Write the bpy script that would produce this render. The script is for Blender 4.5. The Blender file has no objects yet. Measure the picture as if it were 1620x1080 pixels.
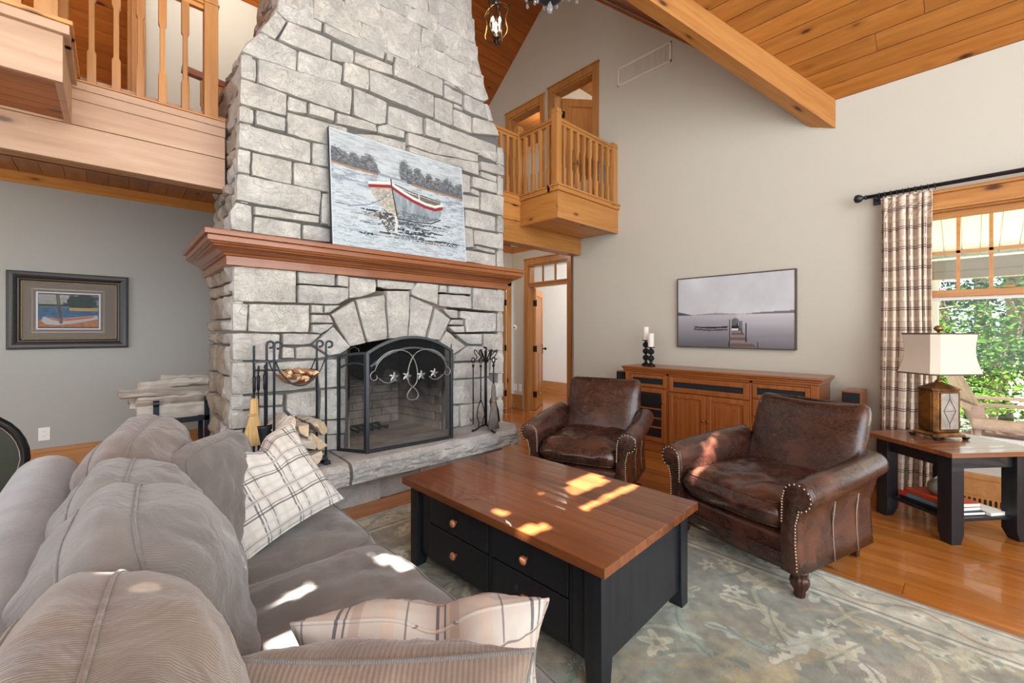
import bpy, bmesh, math, random
import numpy as np
from mathutils import Matrix, Vector, noise as mnoise
R = random.Random(7)
C = bpy.context.scene.collection
SC = bpy.context.scene
PI = math.pi
# ---------------------------------------------------------------- camera, world, lights, exposure
F_PX, CA, SA, HZ, CAMZ = 675.0, math.cos(math.radians(43)), math.sin(math.radians(43)), 523.0, 1.33
cam = bpy.data.cameras.new('camera'); camo = bpy.data.objects.new('camera', cam); C.objects.link(camo)
cam.sensor_width = 36; cam.lens = 36 * F_PX / 1620; cam.shift_y = -(540 - HZ) / 1620; cam.clip_start = .02; cam.clip_end = 400
camo.location = (0, 0, CAMZ); camo.rotation_euler = (PI / 2, 0, -math.radians(43)); SC.camera = camo

w = bpy.data.worlds.new('world'); SC.world = w; w.use_nodes = True
bgn = w.node_tree.nodes['Background']; bgn.inputs[0].default_value = (.80, .90, 1, 1); bgn.inputs[1].default_value = 3.0
sun = bpy.data.lights.new('sun', 'SUN'); sun.energy = 85; sun.angle = math.radians(.25); sun.color = (1, .96, .9)
suno = bpy.data.objects.new('sun', sun); C.objects.link(suno)
SUND = Vector((-.20, -.25, 1)).normalized(); suno.rotation_euler = SUND.to_track_quat('Z', 'Y').to_euler()
def area(name, loc, look, sx, sy, power, col=(1, .98, .95)):
    l = bpy.data.lights.new(name, 'AREA'); l.shape = 'RECTANGLE'; l.size = sx; l.size_y = sy; l.energy = power; l.color = col
    o = bpy.data.objects.new(name, l); C.objects.link(o); o.location = loc
    o.rotation_euler = Vector(look).to_track_quat('-Z', 'Y').to_euler(); return o
area('daylight_south_windows', (.5, -2.9, 1.9), (-.05, 1, .02), 5.0, 3.2, 225, (.93, .97, 1))
area('daylight_west_windows', (-3.9, .6, 1.9), (1, 0, .02), 5.0, 3.0, 92, (.90, .96, 1))
area('fill_high_gable', (-1.5, -2.8, 5.0), (.45, 1, .03), 4.5, 2.4, 175, (.93, .97, 1))  # added fill lamp, out of view, lifts the upper gable wall
area('daylight_east_window', (4.72, -.75, 1.4), (-1, 0, 0), 1.9, 1.7, 10, (1, 1, .97))
SC.view_settings.view_transform = 'Standard'; SC.view_settings.look = 'None'; SC.view_settings.gamma = 1
SC.view_settings.exposure = -0.15
SC.cycles.max_bounces = 8; SC.cycles.diffuse_bounces = 5; SC.cycles.glossy_bounces = 3; SC.cycles.transparent_max_bounces = 12
SC.cycles.caustics_reflective = False; SC.cycles.caustics_refractive = False

# ---------------------------------------------------------------- helpers
def at(u, v, X=None, Y=None, Z=None):
    t = (u - 810) / F_PX; k = (HZ - v) / F_PX
    dx, dy = SA + t * CA, CA - t * SA
    d = X / dx if X is not None else Y / dy if Y is not None else (Z - CAMZ) / k
    return Vector((d * dx, d * dy, CAMZ + d * k))
def lin(h):
    h = h.lstrip('#'); r = [int(h[i:i + 2], 16) / 255 for i in (0, 2, 4)]
    return tuple(x / 12.92 if x <= .04045 else ((x + .055) / 1.055) ** 2.4 for x in r)
class MB:
    def __init__(s): s.v = []; s.f = []; s.uv = None
    def add(s, vs, fs):
        b = len(s.v); s.v += [tuple(p) for p in vs]; s.f += [tuple(i + b for i in f) for f in fs]; return s
    def box(s, x0, x1, y0, y1, z0, z1, M=None):
        vs = [Vector((x, y, z)) for x in (x0, x1) for y in (y0, y1) for z in (z0, z1)]
        if M is not None: vs = [M @ p for p in vs]
        return s.add(vs, [(0, 1, 3, 2), (4, 6, 7, 5), (0, 4, 5, 1), (2, 3, 7, 6), (0, 2, 6, 4), (1, 5, 7, 3)])
    def bar(s, a, b, wd, ht, up=(0, 0, 1)):
        a = Vector(a); b = Vector(b); d = (b - a).normalized(); up = Vector(up)
        sd = d.cross(up).normalized() * wd / 2; uu = sd.normalized().cross(d) * ht / 2
        vs = [p + i * sd + j * uu for p in (a, b) for i, j in ((-1, -1), (1, -1), (1, 1), (-1, 1))]
        return s.add(vs, [(0, 1, 2, 3), (7, 6, 5, 4), (0, 4, 5, 1), (1, 5, 6, 2), (2, 6, 7, 3), (3, 7, 4, 0)])
    def tube(s, pts, r, n=8, closed=False):
        P = [Vector(p) for p in pts]; m = len(P); rs = r if isinstance(r, (list, tuple)) else [r] * m
        ref = None; vs = []
        for i, p in enumerate(P):
            a = P[i - 1] if (i or closed) else P[0]; b = P[(i + 1) % m] if (i < m - 1 or closed) else P[-1]
            d = (b - a).normalized() if (b - a).length > 1e-9 else Vector((0, 0, 1))
            if ref is None: ref = d.orthogonal().normalized()
            ref = (ref - d * ref.dot(d)); ref = ref.normalized() if ref.length > 1e-6 else d.orthogonal().normalized()
            q = d.cross(ref)
            vs += [p + (ref * math.cos(2 * PI * k / n) + q * math.sin(2 * PI * k / n)) * rs[i] for k in range(n)]
        fs = [(i * n + k, i * n + (k + 1) % n, ((i + 1) % m) * n + (k + 1) % n, ((i + 1) % m) * n + k) for i in range(m if closed else m - 1) for k in range(n)]
        if not closed: fs += [tuple(range(n - 1, -1, -1)), tuple((m - 1) * n + k for k in range(n))]
        return s.add(vs, fs)
    def lathe(s, prof, c=(0, 0, 0), n=20, flute=0, fd=0):
        vs = []
        for r, z in prof:
            for k in range(n):
                a = 2 * PI * k / n; q = r * (1 - fd * abs(math.sin(flute * a / 2))) if flute and r > .022 else r
                vs.append((c[0] + q * math.cos(a), c[1] + q * math.sin(a), c[2] + z))
        m = len(prof); fs = [(i * n + k, i * n + (k + 1) % n, (i + 1) * n + (k + 1) % n, (i + 1) * n + k) for i in range(m - 1) for k in range(n)]
        fs += [tuple(range(n - 1, -1, -1)), tuple((m - 1) * n + k for k in range(n))]
        return s.add(vs, fs)
    def prism(s, poly, ax, a, b, M=None):
        # poly: 2D points; ax: axis of extrusion 'x','y','z'
        f = {'x': lambda p, t: Vector((t, p[0], p[1])), 'y': lambda p, t: Vector((p[0], t, p[1])), 'z': lambda p, t: Vector((p[0], p[1], t))}[ax]
        n = len(poly); vs = [f(p, a) for p in poly] + [f(p, b) for p in poly]
        if M is not None: vs = [M @ p for p in vs]
        return s.add(vs, [tuple(range(n)), tuple(range(2 * n - 1, n - 1, -1))] + [(i, (i + 1) % n, n + (i + 1) % n, n + i) for i in range(n)])
    def loft(s, rings, cap=True, closed=True):
        n = len(rings[0]); vs = [p for r in rings for p in r]; m = len(rings)
        fs = [(i * n + k, i * n + (k + 1) % n, (i + 1) * n + (k + 1) % n, (i + 1) * n + k) for i in range(m - 1) for k in range(n if closed else n - 1)]
        if cap: fs += [tuple(range(n - 1, -1, -1)), tuple((m - 1) * n + k for k in range(n))]
        return s.add(vs, fs)
    def ball(s, c, r, n=10, sz=(1, 1, 1)):
        vs = []; m = n // 2 + 1
        for i in range(m):
            th = PI * i / (m - 1)
            for k in range(n): vs.append((c[0] + r * sz[0] * math.sin(th) * math.cos(2 * PI * k / n), c[1] + r * sz[1] * math.sin(th) * math.sin(2 * PI * k / n), c[2] + r * sz[2] * math.cos(th)))
        return s.add(vs, [(i * n + k, (i + 1) * n + k, (i + 1) * n + (k + 1) % n, i * n + (k + 1) % n) for i in range(m - 1) for k in range(n)])
MATS = {}
def ob(name, mb, mat, parent=None, local=False, smooth=False, bevel=0, seg=2, kind=None, label=None, fix=True, sub=0):
    me = bpy.data.meshes.new(name); me.from_pydata(mb.v, [], mb.f)
    o = bpy.data.objects.new(name, me); C.objects.link(o)
    if mb.uv is not None:
        uvl = me.uv_layers.new(name='UVMap'); li = np.zeros(len(me.loops), dtype=np.int32); me.loops.foreach_get('vertex_index', li)
        uvl.data.foreach_set('uv', np.asarray(mb.uv, dtype=np.float32)[li].ravel())
    if fix:
        bm = bmesh.new(); bm.from_mesh(me); bmesh.ops.recalc_face_normals(bm, faces=bm.faces); bm.to_mesh(me); bm.free()
    if mat is not None: me.materials.append(mat)
    if parent is not None:
        o.parent = parent
        if not local:
            me.transform(WM[parent.name].inverted())
            WM[o.name] = WM[parent.name]
        else: WM[o.name] = Matrix()
    else: WM[o.name] = Matrix()
    if smooth: me.polygons.foreach_set('use_smooth', [True] * len(me.polygons))
    if bevel:
        m = o.modifiers.new('bevel', 'BEVEL'); m.width = bevel; m.segments = seg; m.limit_method = 'ANGLE'; m.angle_limit = math.radians(40)
        me.polygons.foreach_set('use_smooth', [True] * len(me.polygons))
        wn = o.modifiers.new('wn', 'WEIGHTED_NORMAL'); wn.keep_sharp = True
    if sub:
        m = o.modifiers.new('sub', 'SUBSURF'); m.levels = sub; m.render_levels = sub
    if kind: o['kind'] = kind
    if label: o['label'] = label
    return o
WM = {}
def thing(name, label, cat, loc=(0, 0, 0), rz=0, group=None, M=None):
    o = bpy.data.objects.new(name, None); C.objects.link(o)
    m = M if M is not None else Matrix.Translation(Vector(loc)) @ Matrix.Rotation(rz, 4, 'Z')
    o.matrix_world = m; WM[o.name] = m.copy(); o['label'] = label; o['category'] = cat; o.empty_display_size = .1
    if group: o['group'] = group
    return o
def tag(o, label, cat, group=None, kind=None):
    o['label'] = label; o['category'] = cat
    if group: o['group'] = group
    if kind: o['kind'] = kind
    return o
def struct(name, mb, mat, **k):
    return ob(name, mb, mat, kind='structure', **k)
def copy_tree(o, M, label=None, parent=None):
    c = o.copy(); C.objects.link(c)
    if parent is None:
        c.matrix_world = M; WM[c.name] = M.copy()
        if label: c['label'] = label
    else: c.parent = parent; WM[c.name] = WM.get(parent.name, Matrix())
    for ch in list(o.children): copy_tree(ch, M, None, c)
    return c

# ---------------------------------------------------------------- materials
class NT:
    def __init__(s, name):
        s.m = bpy.data.materials.new(name); s.m.use_nodes = True; s.t = s.m.node_tree; s.b = s.t.nodes['Principled BSDF']
        s.out = s.t.nodes['Material Output']
    def n(s, ty, **k):
        q = s.t.nodes.new(ty)
        for a, b in k.items(): setattr(q, a, b)
        return q
    def l(s, a, b): s.t.links.new(a, b)
    def coord(s, kind='Object', scale=(1, 1, 1), rand=False, rot=(0, 0, 0)):
        tc = s.n('ShaderNodeTexCoord'); o = tc.outputs[kind]
        if rand:
            oi = s.n('ShaderNodeObjectInfo'); mu = s.n('ShaderNodeMath', operation='MULTIPLY'); s.l(oi.outputs['Random'], mu.inputs[0]); mu.inputs[1].default_value = 53
            ad = s.n('ShaderNodeVectorMath', operation='ADD'); s.l(o, ad.inputs[0]); s.l(mu.outputs[0], ad.inputs[1]); o = ad.outputs[0]
        mp = s.n('ShaderNodeMapping'); mp.inputs['Scale'].default_value = scale; mp.inputs['Rotation'].default_value = rot; s.l(o, mp.inputs[0]); return mp.outputs[0]
    def noise(s, vec, scale, detail=4, rough=.55, dist=0):
        q = s.n('ShaderNodeTexNoise'); q.inputs['Scale'].default_value = scale; q.inputs['Detail'].default_value = detail; q.inputs['Roughness'].default_value = rough; q.inputs['Distortion'].default_value = dist
        s.l(vec, q.inputs['Vector']); return q.outputs['Fac']
    def voro(s, vec, scale, feat='F1', out='Distance'):
        q = s.n('ShaderNodeTexVoronoi', feature=feat); q.inputs['Scale'].default_value = scale; s.l(vec, q.inputs['Vector']); return q.outputs[out]
    def ramp(s, fac, stops, interp='LINEAR'):
        q = s.n('ShaderNodeValToRGB'); s.l(fac, q.inputs[0]); e = q.color_ramp.elements; q.color_ramp.interpolation = interp
        while len(e) < len(stops): e.new(.5)
        for x, (p, c) in zip(e, stops): x.position = p; x.color = (*c, 1) if not isinstance(c, (int, float)) else (c, c, c, 1)
        return q.outputs[0]
    def mix(s, fac, a, b, mode='MIX'):
        q = s.n('ShaderNodeMix', data_type='RGBA', blend_type=mode)
        for i, x in ((0, fac), (6, a), (7, b)):
            if isinstance(x, (int, float)): q.inputs[i].default_value = x if i == 0 else (x, x, x, 1)
            elif isinstance(x, tuple): q.inputs[i].default_value = (*x[:3], 1)
            else: s.l(x, q.inputs[i])
        return q.outputs[2]
    def math(s, op, a, b=None, c=None):
        q = s.n('ShaderNodeMath', operation=op)
        for i, x in enumerate((a, b, c)):
            if x is None: continue
            if isinstance(x, (int, float)): q.inputs[i].default_value = x
            else: s.l(x, q.inputs[i])
        return q.outputs[0]
    def bump(s, h, strength=.3, dist=.01, prev=None):
        q = s.n('ShaderNodeBump'); q.inputs['Strength'].default_value = strength; q.inputs['Distance'].default_value = dist; s.l(h, q.inputs['Height'])
        if prev is not None: s.l(prev, q.inputs['Normal'])
        s.l(q.outputs[0], s.b.inputs['Normal']); return q.outputs[0]
    def rnd(s): return s.n('ShaderNodeObjectInfo').outputs['Random']
    def set(s, col=None, rough=.5, metal=0, spec=.5, coat=0, sheen=0):
        if col is not None:
            if isinstance(col, tuple): s.b.inputs['Base Color'].default_value = (*col[:3], 1)
            else: s.l(col, s.b.inputs['Base Color'])
        if isinstance(rough, (int, float)): s.b.inputs['Roughness'].default_value = rough
        else: s.l(rough, s.b.inputs['Roughness'])
        s.b.inputs['Metallic'].default_value = metal; s.b.inputs['Specular IOR Level'].default_value = spec
        s.b.inputs['Coat Weight'].default_value = coat; s.b.inputs['Sheen Weight'].default_value = sheen; return s.m
def plain(name, col, rough=.5, metal=0, var=.12, scale=30, bump=.1, spec=.5, coat=0, sheen=0):
    t = NT(name); v = t.coord(); f = t.noise(v, scale); c = lin(col) if isinstance(col, str) else col
    cc = t.mix(f, tuple(x * (1 - var) for x in c), tuple(min(1, x * (1 + var)) for x in c))
    if bump: t.bump(f, bump, .002)
    return t.set(cc, rough, metal, spec, coat, sheen)
def wood(name, c0, c1, axis='y', rough=.4, knots=.0, coat=.0, fine=1.0, knotcol='#3a1c0c', var=.25, bump=.08, spec=.4):
    t = NT(name); st = 1.6; w_ = 26 * fine
    sc = {'x': (st, w_, w_), 'y': (w_, st, w_), 'z': (w_, w_, st)}[axis]
    v = t.coord(scale=sc, rand=True); g = t.noise(v, 1.0, 5, .6, .4)
    sc2 = tuple(x * .22 for x in sc); v2 = t.coord(scale=sc2, rand=True); g2 = t.noise(v2, 1.0, 2, .5, .8)
    c0 = lin(c0); c1 = lin(c1); col = t.ramp(g, [(.3, c0), (.7, c1)])
    mid = tuple((a + b) / 2 for a, b in zip(c0, c1))
    col = t.mix(t.math('MULTIPLY', g2, .55), col, t.mix(.5, col, tuple(x * .72 for x in mid)))
    rv = t.math('MULTIPLY_ADD', t.rnd(), var, 1 - var / 2); rc = t.n('ShaderNodeCombineColor'); [t.l(rv, rc.inputs[i]) for i in range(3)]
    col = t.mix(1.0, col, rc.outputs[0], 'MULTIPLY')
    if knots:
        ks = {'x': (3.2, 8, 8), 'y': (8, 3.2, 8), 'z': (8, 8, 3.2)}[axis]
        kv = t.coord(scale=ks, rand=True); kd = t.voro(kv, 1.0)
        q = t.n('ShaderNodeTexVoronoi'); q.inputs['Scale'].default_value = 1.0; t.l(kv, q.inputs['Vector'])
        sel = t.math('GREATER_THAN', t.n_sep(q.outputs['Color']), 1 - knots)
        k = t.ramp(q.outputs['Distance'], [(.07, 1.0), (.13, .75), (.17, .25), (.30, 0.0)]); kk = t.math('MULTIPLY', k, sel)
        col = t.mix(kk, col, lin(knotcol))
    t.bump(g, bump, .003); return t.set(col, rough, 0, spec, coat)
def _sep(s, c):
    q = s.n('ShaderNodeSeparateColor'); s.l(c, q.inputs[0]); return q.outputs[0]
NT.n_sep = _sep
def plaid(name, base, lines_u, lines_v, rough=.9, bump=.25, tu=1.0, tv=1.0):
    t = NT(name); tc = t.n('ShaderNodeTexCoord'); sp = t.n('ShaderNodeSeparateXYZ'); t.l(tc.outputs['UV'], sp.inputs[0])
    col = t.mix(t.noise(t.coord('UV'), 60), lin(base), tuple(x * .9 for x in lin(base)))
    for co, per, L in ((sp.outputs[0], tu, lines_u), (sp.outputs[1], tv, lines_v)):
        fr = t.math('FRACT', t.math('MULTIPLY', co, 1 / per))
        for c, wd, colr, a in L:
            d = t.math('ABSOLUTE', t.math('SUBTRACT', fr, c)); m = t.math('MULTIPLY', t.math('LESS_THAN', d, wd / 2), a)
            col = t.mix(m, col, lin(colr))
    f = t.noise(t.coord('UV'), 500, 2); t.bump(f, bump, .0015)
    return t.set(col, rough, 0, .15, 0, .1)
M_ = {}
M_['pine'] = wood('golden pine', '#a96a30', '#c48a48', 'y', .35, .22, .15, .8, '#4a220c')
M_['pinex'] = wood('golden pine along x', '#ab6e34', '#c98e4c', 'x', .38, .3, .1, .8, '#4a220c')
M_['pinez'] = wood('golden pine upright', '#a86c36', '#c28a4c', 'z', .38, .25, .1, .8, '#4a220c')
M_['ceilx'] = wood('orange pine ceiling boards', '#944e1a', '#b06426', 'x', .35, .35, .1, .7, '#4a1e0a', .2)
M_['ceily'] = wood('honey pine ceiling boards', '#965a22', '#b37436', 'y', .38, .6, .1, .7, '#3c1a08', .3)
M_['floor'] = wood('honey pine floor', '#965622', '#ba7836', 'y', .2, .22, .35, .6, '#3c1a0a', .35, .05)
M_['floorx'] = wood('pine floor border', '#a0602a', '#c48442', 'x', .25, .2, .3, .6, '#3c1a0a')
M_['palepine'] = wood('pale whitewashed pine', '#b08a6e', '#c5a287', 'x', .5, .2, 0, .7, '#6a5048', .08)
M_['base'] = wood('honey pine skirting', '#a8703c', '#bf8650', 'x', .4, .1, .1, .8)
M_['mantel'] = wood('reddish stained pine mantel', '#764024', '#9c5e34', 'x', .32, .12, .3, .8, '#3a1608', .1)
M_['cherryx'] = wood('cherry wood', '#7c4018', '#a05c28', 'x', .32, 0, .3, 1.2, var=.08)
M_['cherryy'] = wood('cherry wood long', '#7c4018', '#a05c28', 'y', .3, 0, .3, 1.2, var=.08)
M_['cherryz'] = wood('cherry wood upright', '#80441c', '#a4602c', 'z', .32, 0, .3, 1.2, var=.08)
M_['walnut'] = wood('warm brown table top wood', '#5c3219', '#804a28', 'y', .3, 0, .4, 1.3, var=.6, bump=.05)
M_['walnutd'] = wood('brown end table wood', '#6e3f22', '#8f5a36', 'x', .3, 0, .35, 1.3, var=.25, bump=.05)
M_['log'] = wood('split log', '#a89c8c', '#ddd5ca', 'x', .9, .3, 0, 1.6, '#5b4a3e', .3, .9, .2)
M_['logend'] = wood('split log ends', '#b49a78', '#dcc6a4', 'y', .9, .1, 0, 1.2, '#6b5646', .4, .5, .2)
M_['kindling'] = wood('kindling', '#a8764c', '#d2a67a', 'x', .9, 0, 0, 1.5, var=.5, bump=.4)
M_['weather'] = wood('weathered deck chair wood', '#c3a298', '#dcc3b8', 'x', .8, 0, 0, 1, var=.15)
M_['black'] = wood('black rubbed paint', '#15161a', '#22242a', 'z', .38, 0, .1, 1.2, var=.1, bump=.12)
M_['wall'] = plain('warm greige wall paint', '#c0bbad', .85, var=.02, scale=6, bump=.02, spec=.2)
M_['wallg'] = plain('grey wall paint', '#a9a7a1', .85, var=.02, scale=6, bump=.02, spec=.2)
M_['white'] = plain('white paint', '#eceae6', .5, var=.02)
M_['iron'] = plain('black wrought iron', '#1c1d20', .45, .6, .2, 80, .15)
M_['ironb'] = plain('blue black forged steel', '#2c333c', .42, .5, .15, 60, .1)
M_['steel'] = plain('dark steel screen frame', '#3c4044', .38, .7, .1, 60, .05)
M_['scroll'] = plain('pewter scroll', '#8e8e8c', .4, .8, .1)
M_['copper'] = wood('turned copper brown knob', '#8a5434', '#b57a52', 'x', .3, 0, .4)
M_['brass'] = plain('antique brass', '#8f7346', .35, .9)
M_['nail'] = plain('brass nail heads', '#b7a489', .3, .9)
M_['wax'] = plain('birch bark candle wax', '#e4ded2', .7, var=.05, scale=60)
M_['dark'] = plain('black cloth grille', '#0e1015', .8, var=.3, scale=400, bump=.3)
M_['blackp'] = plain('black plastic', '#0d0d0f', .35)
M_['bowl'] = plain('sage glazed pottery', '#8d9080', .45, var=.25, scale=18, bump=.6)
M_['book1'] = plain('orange book cover', '#c2471f', .5, var=.06); M_['book2'] = plain('pale blue book cover', '#5f8a9a', .5, var=.06)
M_['book3'] = plain('dark book cover', '#1c1d22', .45, var=.06); M_['paper'] = plain('page edges', '#e9e6dc', .8, var=.05, scale=300)
M_['redb'] = plain('red book end', '#c43a2c', .5)
M_['straw'] = wood('broom straw', '#b08a52', '#d9b67e', 'z', .9, 0, 0, 5, var=.2, bump=.9)
M_['bristle'] = wood('dark hearth brush bristle', '#4e4541', '#857a74', 'z', .9, 0, 0, 5, var=.2, bump=.9)
M_['deck'] = wood('pale porch deck', '#b9b4ac', '#cfcac2', 'y', .7)
M_['olive'] = plain('olive chair panel', '#33382c', .4, var=.15)
M_['mat'] = plain('brown picture mat', '#7d7064', .9, var=.06, scale=200)
M_['bark'] = plain('tree bark', '#5a4c40', .9, var=.4, scale=12, bump=.8)
M_['glow'] = None
def mk():
    t = NT('candle bulb'); t.b.inputs['Emission Color'].default_value = (1, .78, .45, 1); t.b.inputs['Emission Strength'].default_value = 30; M_['glow'] = t.set((1, .9, .7), .4)
    # stone
    for nm, a, b, dk in (('stone', '#aba8a4', '#d6d2ca', '#747270'), ('hearth', '#aba9a7', '#d2cfca', '#74726f'), ('rubble', '#86796c', '#b5a594', '#4c443d')):
        t = NT(nm + ' limestone'); v = t.coord(rand=True); n1 = t.noise(v, 3.5, 6, .65, .5); n2 = t.noise(v, 16, 6, .7, 1.2); n3 = t.noise(v, 90, 3, .7)
        col = t.ramp(n1, [(.3, lin(a)), (.65, lin(b))]); col = t.mix(t.ramp(n2, [(.55, 0.0), (.8, .45)]), col, lin(dk))
        warm = t.mix(t.math('MULTIPLY', t.rnd(), .35), col, t.mix(1.0, col, (.98, .9, .8), 'MULTIPLY')); col = t.mix(t.math('MULTIPLY', n3, .18), warm, (.3, .3, .3))
        rg = t.ramp(n2, [(.44, 0.0), (.5, 1.0), (.56, 0.0)])
        h = t.math('ADD', t.math('MULTIPLY', n2, 1.0), t.math('MULTIPLY', n3, .18)); h = t.math('SUBTRACT', h, t.math('MULTIPLY', rg, .16)); cr_ = t.noise(v, 5, 3, .5, 3); cr_ = t.ramp(cr_, [(.485, 0.0), (.5, 1.0), (.515, 0.0)]); h = t.math('SUBTRACT', h, t.math('MULTIPLY', cr_, .22)); col = t.mix(t.math('MULTIPLY', cr_, .3), col, lin(dk))
        t.bump(h, .7, .022); M_[nm] = t.set(col, .88, 0, .2)
    M_['mortar'] = plain('dark grey mortar', '#6a6866', .95, var=.12, scale=60, bump=.5, spec=.1)
    t = NT('sooty firebrick'); v = t.coord(); n1 = t.noise(v, 3, 4, .6, 1); sp = t.n('ShaderNodeSeparateXYZ'); t.l(t.n('ShaderNodeTexCoord').outputs['Object'], sp.inputs[0])
    f = t.math('ADD', t.math('MULTIPLY', sp.outputs[2], 1.2), t.math('MULTIPLY', n1, .9)); col = t.ramp(t.math('MULTIPLY', f, .5), [(.34, lin('#cfc3b6')), (.58, lin('#8a7f76')), (.74, lin('#1d1b1a'))]); M_['soot'] = t.set(col, .95, 0, .1)
    M_['soot_sp'] = t
    # leather
    t = NT('worn brown leather'); v = t.coord(); n1 = t.noise(v, 5, 5, .6, .8); n2 = t.noise(t.coord(scale=(1, 1.6, 2.4)), 9, 8, .8, 1.2); n3 = t.voro(v, 160)
    col = t.ramp(n1, [(.30, lin('#20110d')), (.5, lin('#381e17')), (.72, lin('#5a3526'))]); sc_ = t.ramp(n2, [(.492, 0.0), (.5, .8), (.508, 0.0)]); col = t.mix(t.math('MULTIPLY', sc_, .8), col, lin('#8a6650'))
    h = t.math('ADD', t.math('MULTIPLY', n3, .10), t.math('MULTIPLY', n1, 1.2)); t.bump(h, .3, .010); M_['leather'] = t.set(col, t.ramp(n1, [(.3, .22), (.8, .36)]), 0, .6)
    # sofa fabrics
    for nm, a, b, rib, sc in (('cord', '#6f635c', '#8b7e76', True, 420), ('cordg', '#6a6460', '#847c76', True, 420), ('velvet', '#67615d', '#79736e', False, 0), ('sofab', '#7f8084', '#9a9a9c', False, 0), ('cordb', '#6e5d4f', '#8c7866', True, 380), ('cordn', '#76655a', '#94806f', True, 200)):
        t = NT('corduroy ' + nm); v = t.coord('Object'); n1 = t.noise(v, 5, 4, .6, .6); n2 = t.noise(t.coord(scale=(1, 6, 6)), 60, 3)
        col = t.ramp(n1, [(.3, lin(a)), (.7, lin(b))]); col = t.mix(t.math('MULTIPLY', n2, .35), col, tuple(x * .6 for x in lin(a)))
        if rib:
            uvc = t.n('ShaderNodeTexCoord'); s2 = t.n('ShaderNodeSeparateXYZ'); t.l(uvc.outputs['UV'], s2.inputs[0])
            rb = t.math('SINE', t.math('MULTIPLY', s2.outputs[0], sc * 2 * PI * .55)); rb = t.math('MULTIPLY_ADD', rb, .5, .5)
            col = t.mix(t.math('MULTIPLY', t.math('SUBTRACT', 1.0, rb), .35), col, tuple(x * .45 for x in lin(a)))
            nb = t.bump(rb, .3, .002); t.bump(n1, .6, .03, nb)
        else: nb = t.bump(n2, .3, .003); t.bump(n1, .35, .02, nb)
        M_[nm] = t.set(col, .9, 0, .15, 0, .35)
    # screen mesh: see-through woven wire
    t = NT('woven fire screen mesh'); tr = t.n('ShaderNodeBsdfTransparent'); df = t.n('ShaderNodeBsdfDiffuse'); df.inputs[0].default_value = (.035, .035, .036, 1)
    mx = t.n('ShaderNodeMixShader'); mx.inputs[0].default_value = .30; t.l(tr.outputs[0], mx.inputs[1]); t.l(df.outputs[0], mx.inputs[2]); t.l(mx.outputs[0], t.out.inputs[0]); M_['mesh'] = t.m
    t = NT('window glass'); tr = t.n('ShaderNodeBsdfTransparent'); gl = t.n('ShaderNodeBsdfGlossy'); gl.inputs['Roughness'].default_value = .02; fr = t.n('ShaderNodeFresnel'); fr.inputs[0].default_value = 1.28
    mx = t.n('ShaderNodeMixShader'); t.l(fr.outputs[0], mx.inputs[0]); t.l(tr.outputs[0], mx.inputs[1]); t.l(gl.outputs[0], mx.inputs[2]); t.l(mx.outputs[0], t.out.inputs[0]); M_['glass'] = t.m
    t = NT('picture glass'); tr = t.n('ShaderNodeBsdfTransparent'); gl = t.n('ShaderNodeBsdfGlossy'); gl.inputs['Roughness'].default_value = .02; fr = t.n('ShaderNodeFresnel'); fr.inputs[0].default_value = 1.10
    mx = t.n('ShaderNodeMixShader'); t.l(fr.outputs[0], mx.inputs[0]); t.l(tr.outputs[0], mx.inputs[1]); t.l(gl.outputs[0], mx.inputs[2]); t.l(mx.outputs[0], t.out.inputs[0]); M_['pglass'] = t.m
    t = NT('smoked glass'); t.b.inputs['Coat Weight'].default_value = .5; M_['smoke'] = t.set((.012, .012, .014), .08, 0, .6)
    t = NT('clear crystal'); t.b.inputs['Transmission Weight'].default_value = .8; M_['crystal'] = t.set((.8, .85, .9), .08)
    t = NT('linen lamp shade'); f = t.noise(t.coord(), 200); t.b.inputs['Transmission Weight'].default_value = 0; M_['shade'] = t.set(t.mix(f, lin('#cabdab'), lin('#d8ccbb')), .9, 0, .1)
    t = NT('bronze lamp panel'); n1 = t.noise(t.coord(), 8, 4, .6, .6); M_['bronze'] = t.set(t.ramp(n1, [(.35, lin('#4a3018')), (.6, lin('#8a5a26')), (.8, lin('#5c3c1e'))]), .3, .6)
    t = NT('silvered lamp panel'); n1 = t.noise(t.coord(), 10, 5, .6, .6); M_['silver'] = t.set(t.ramp(n1, [(.35, lin('#8f867c')), (.65, lin('#b3a99d'))]), .4, .35)
    t = NT('painted canvas'); a = t.n('ShaderNodeVertexColor'); a.layer_name = 'Col'; M_['paint'] = t.set(t.mix(1.0, a.outputs[0], (.74, .74, .74), 'MULTIPLY'), .6, 0, .2)
    t = NT('wool rug'); a = t.n('ShaderNodeVertexColor'); a.layer_name = 'Col'; n1 = t.noise(t.coord(), 260, 3); n2 = t.noise(t.coord(scale=(1, 3, 1)), 40, 3)
    col = t.mix(t.math('MULTIPLY', n1, .45), a.outputs[0], t.mix(1.0, a.outputs[0], (.45, .45, .45), 'MULTIPLY')); nb = t.bump(n1, .5, .006); t.bump(n2, .3, .008, nb); M_['rug'] = t.set(col, .95, 0, .1, 0, .3)
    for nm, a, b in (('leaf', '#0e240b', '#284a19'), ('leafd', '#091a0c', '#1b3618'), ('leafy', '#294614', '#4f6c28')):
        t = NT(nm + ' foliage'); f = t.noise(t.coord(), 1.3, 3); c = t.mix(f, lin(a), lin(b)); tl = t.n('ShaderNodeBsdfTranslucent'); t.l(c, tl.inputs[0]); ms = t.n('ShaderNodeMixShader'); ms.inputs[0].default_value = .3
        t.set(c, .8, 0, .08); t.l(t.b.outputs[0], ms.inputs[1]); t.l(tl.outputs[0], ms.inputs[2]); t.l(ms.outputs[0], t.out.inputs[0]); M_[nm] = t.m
mk()
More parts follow.
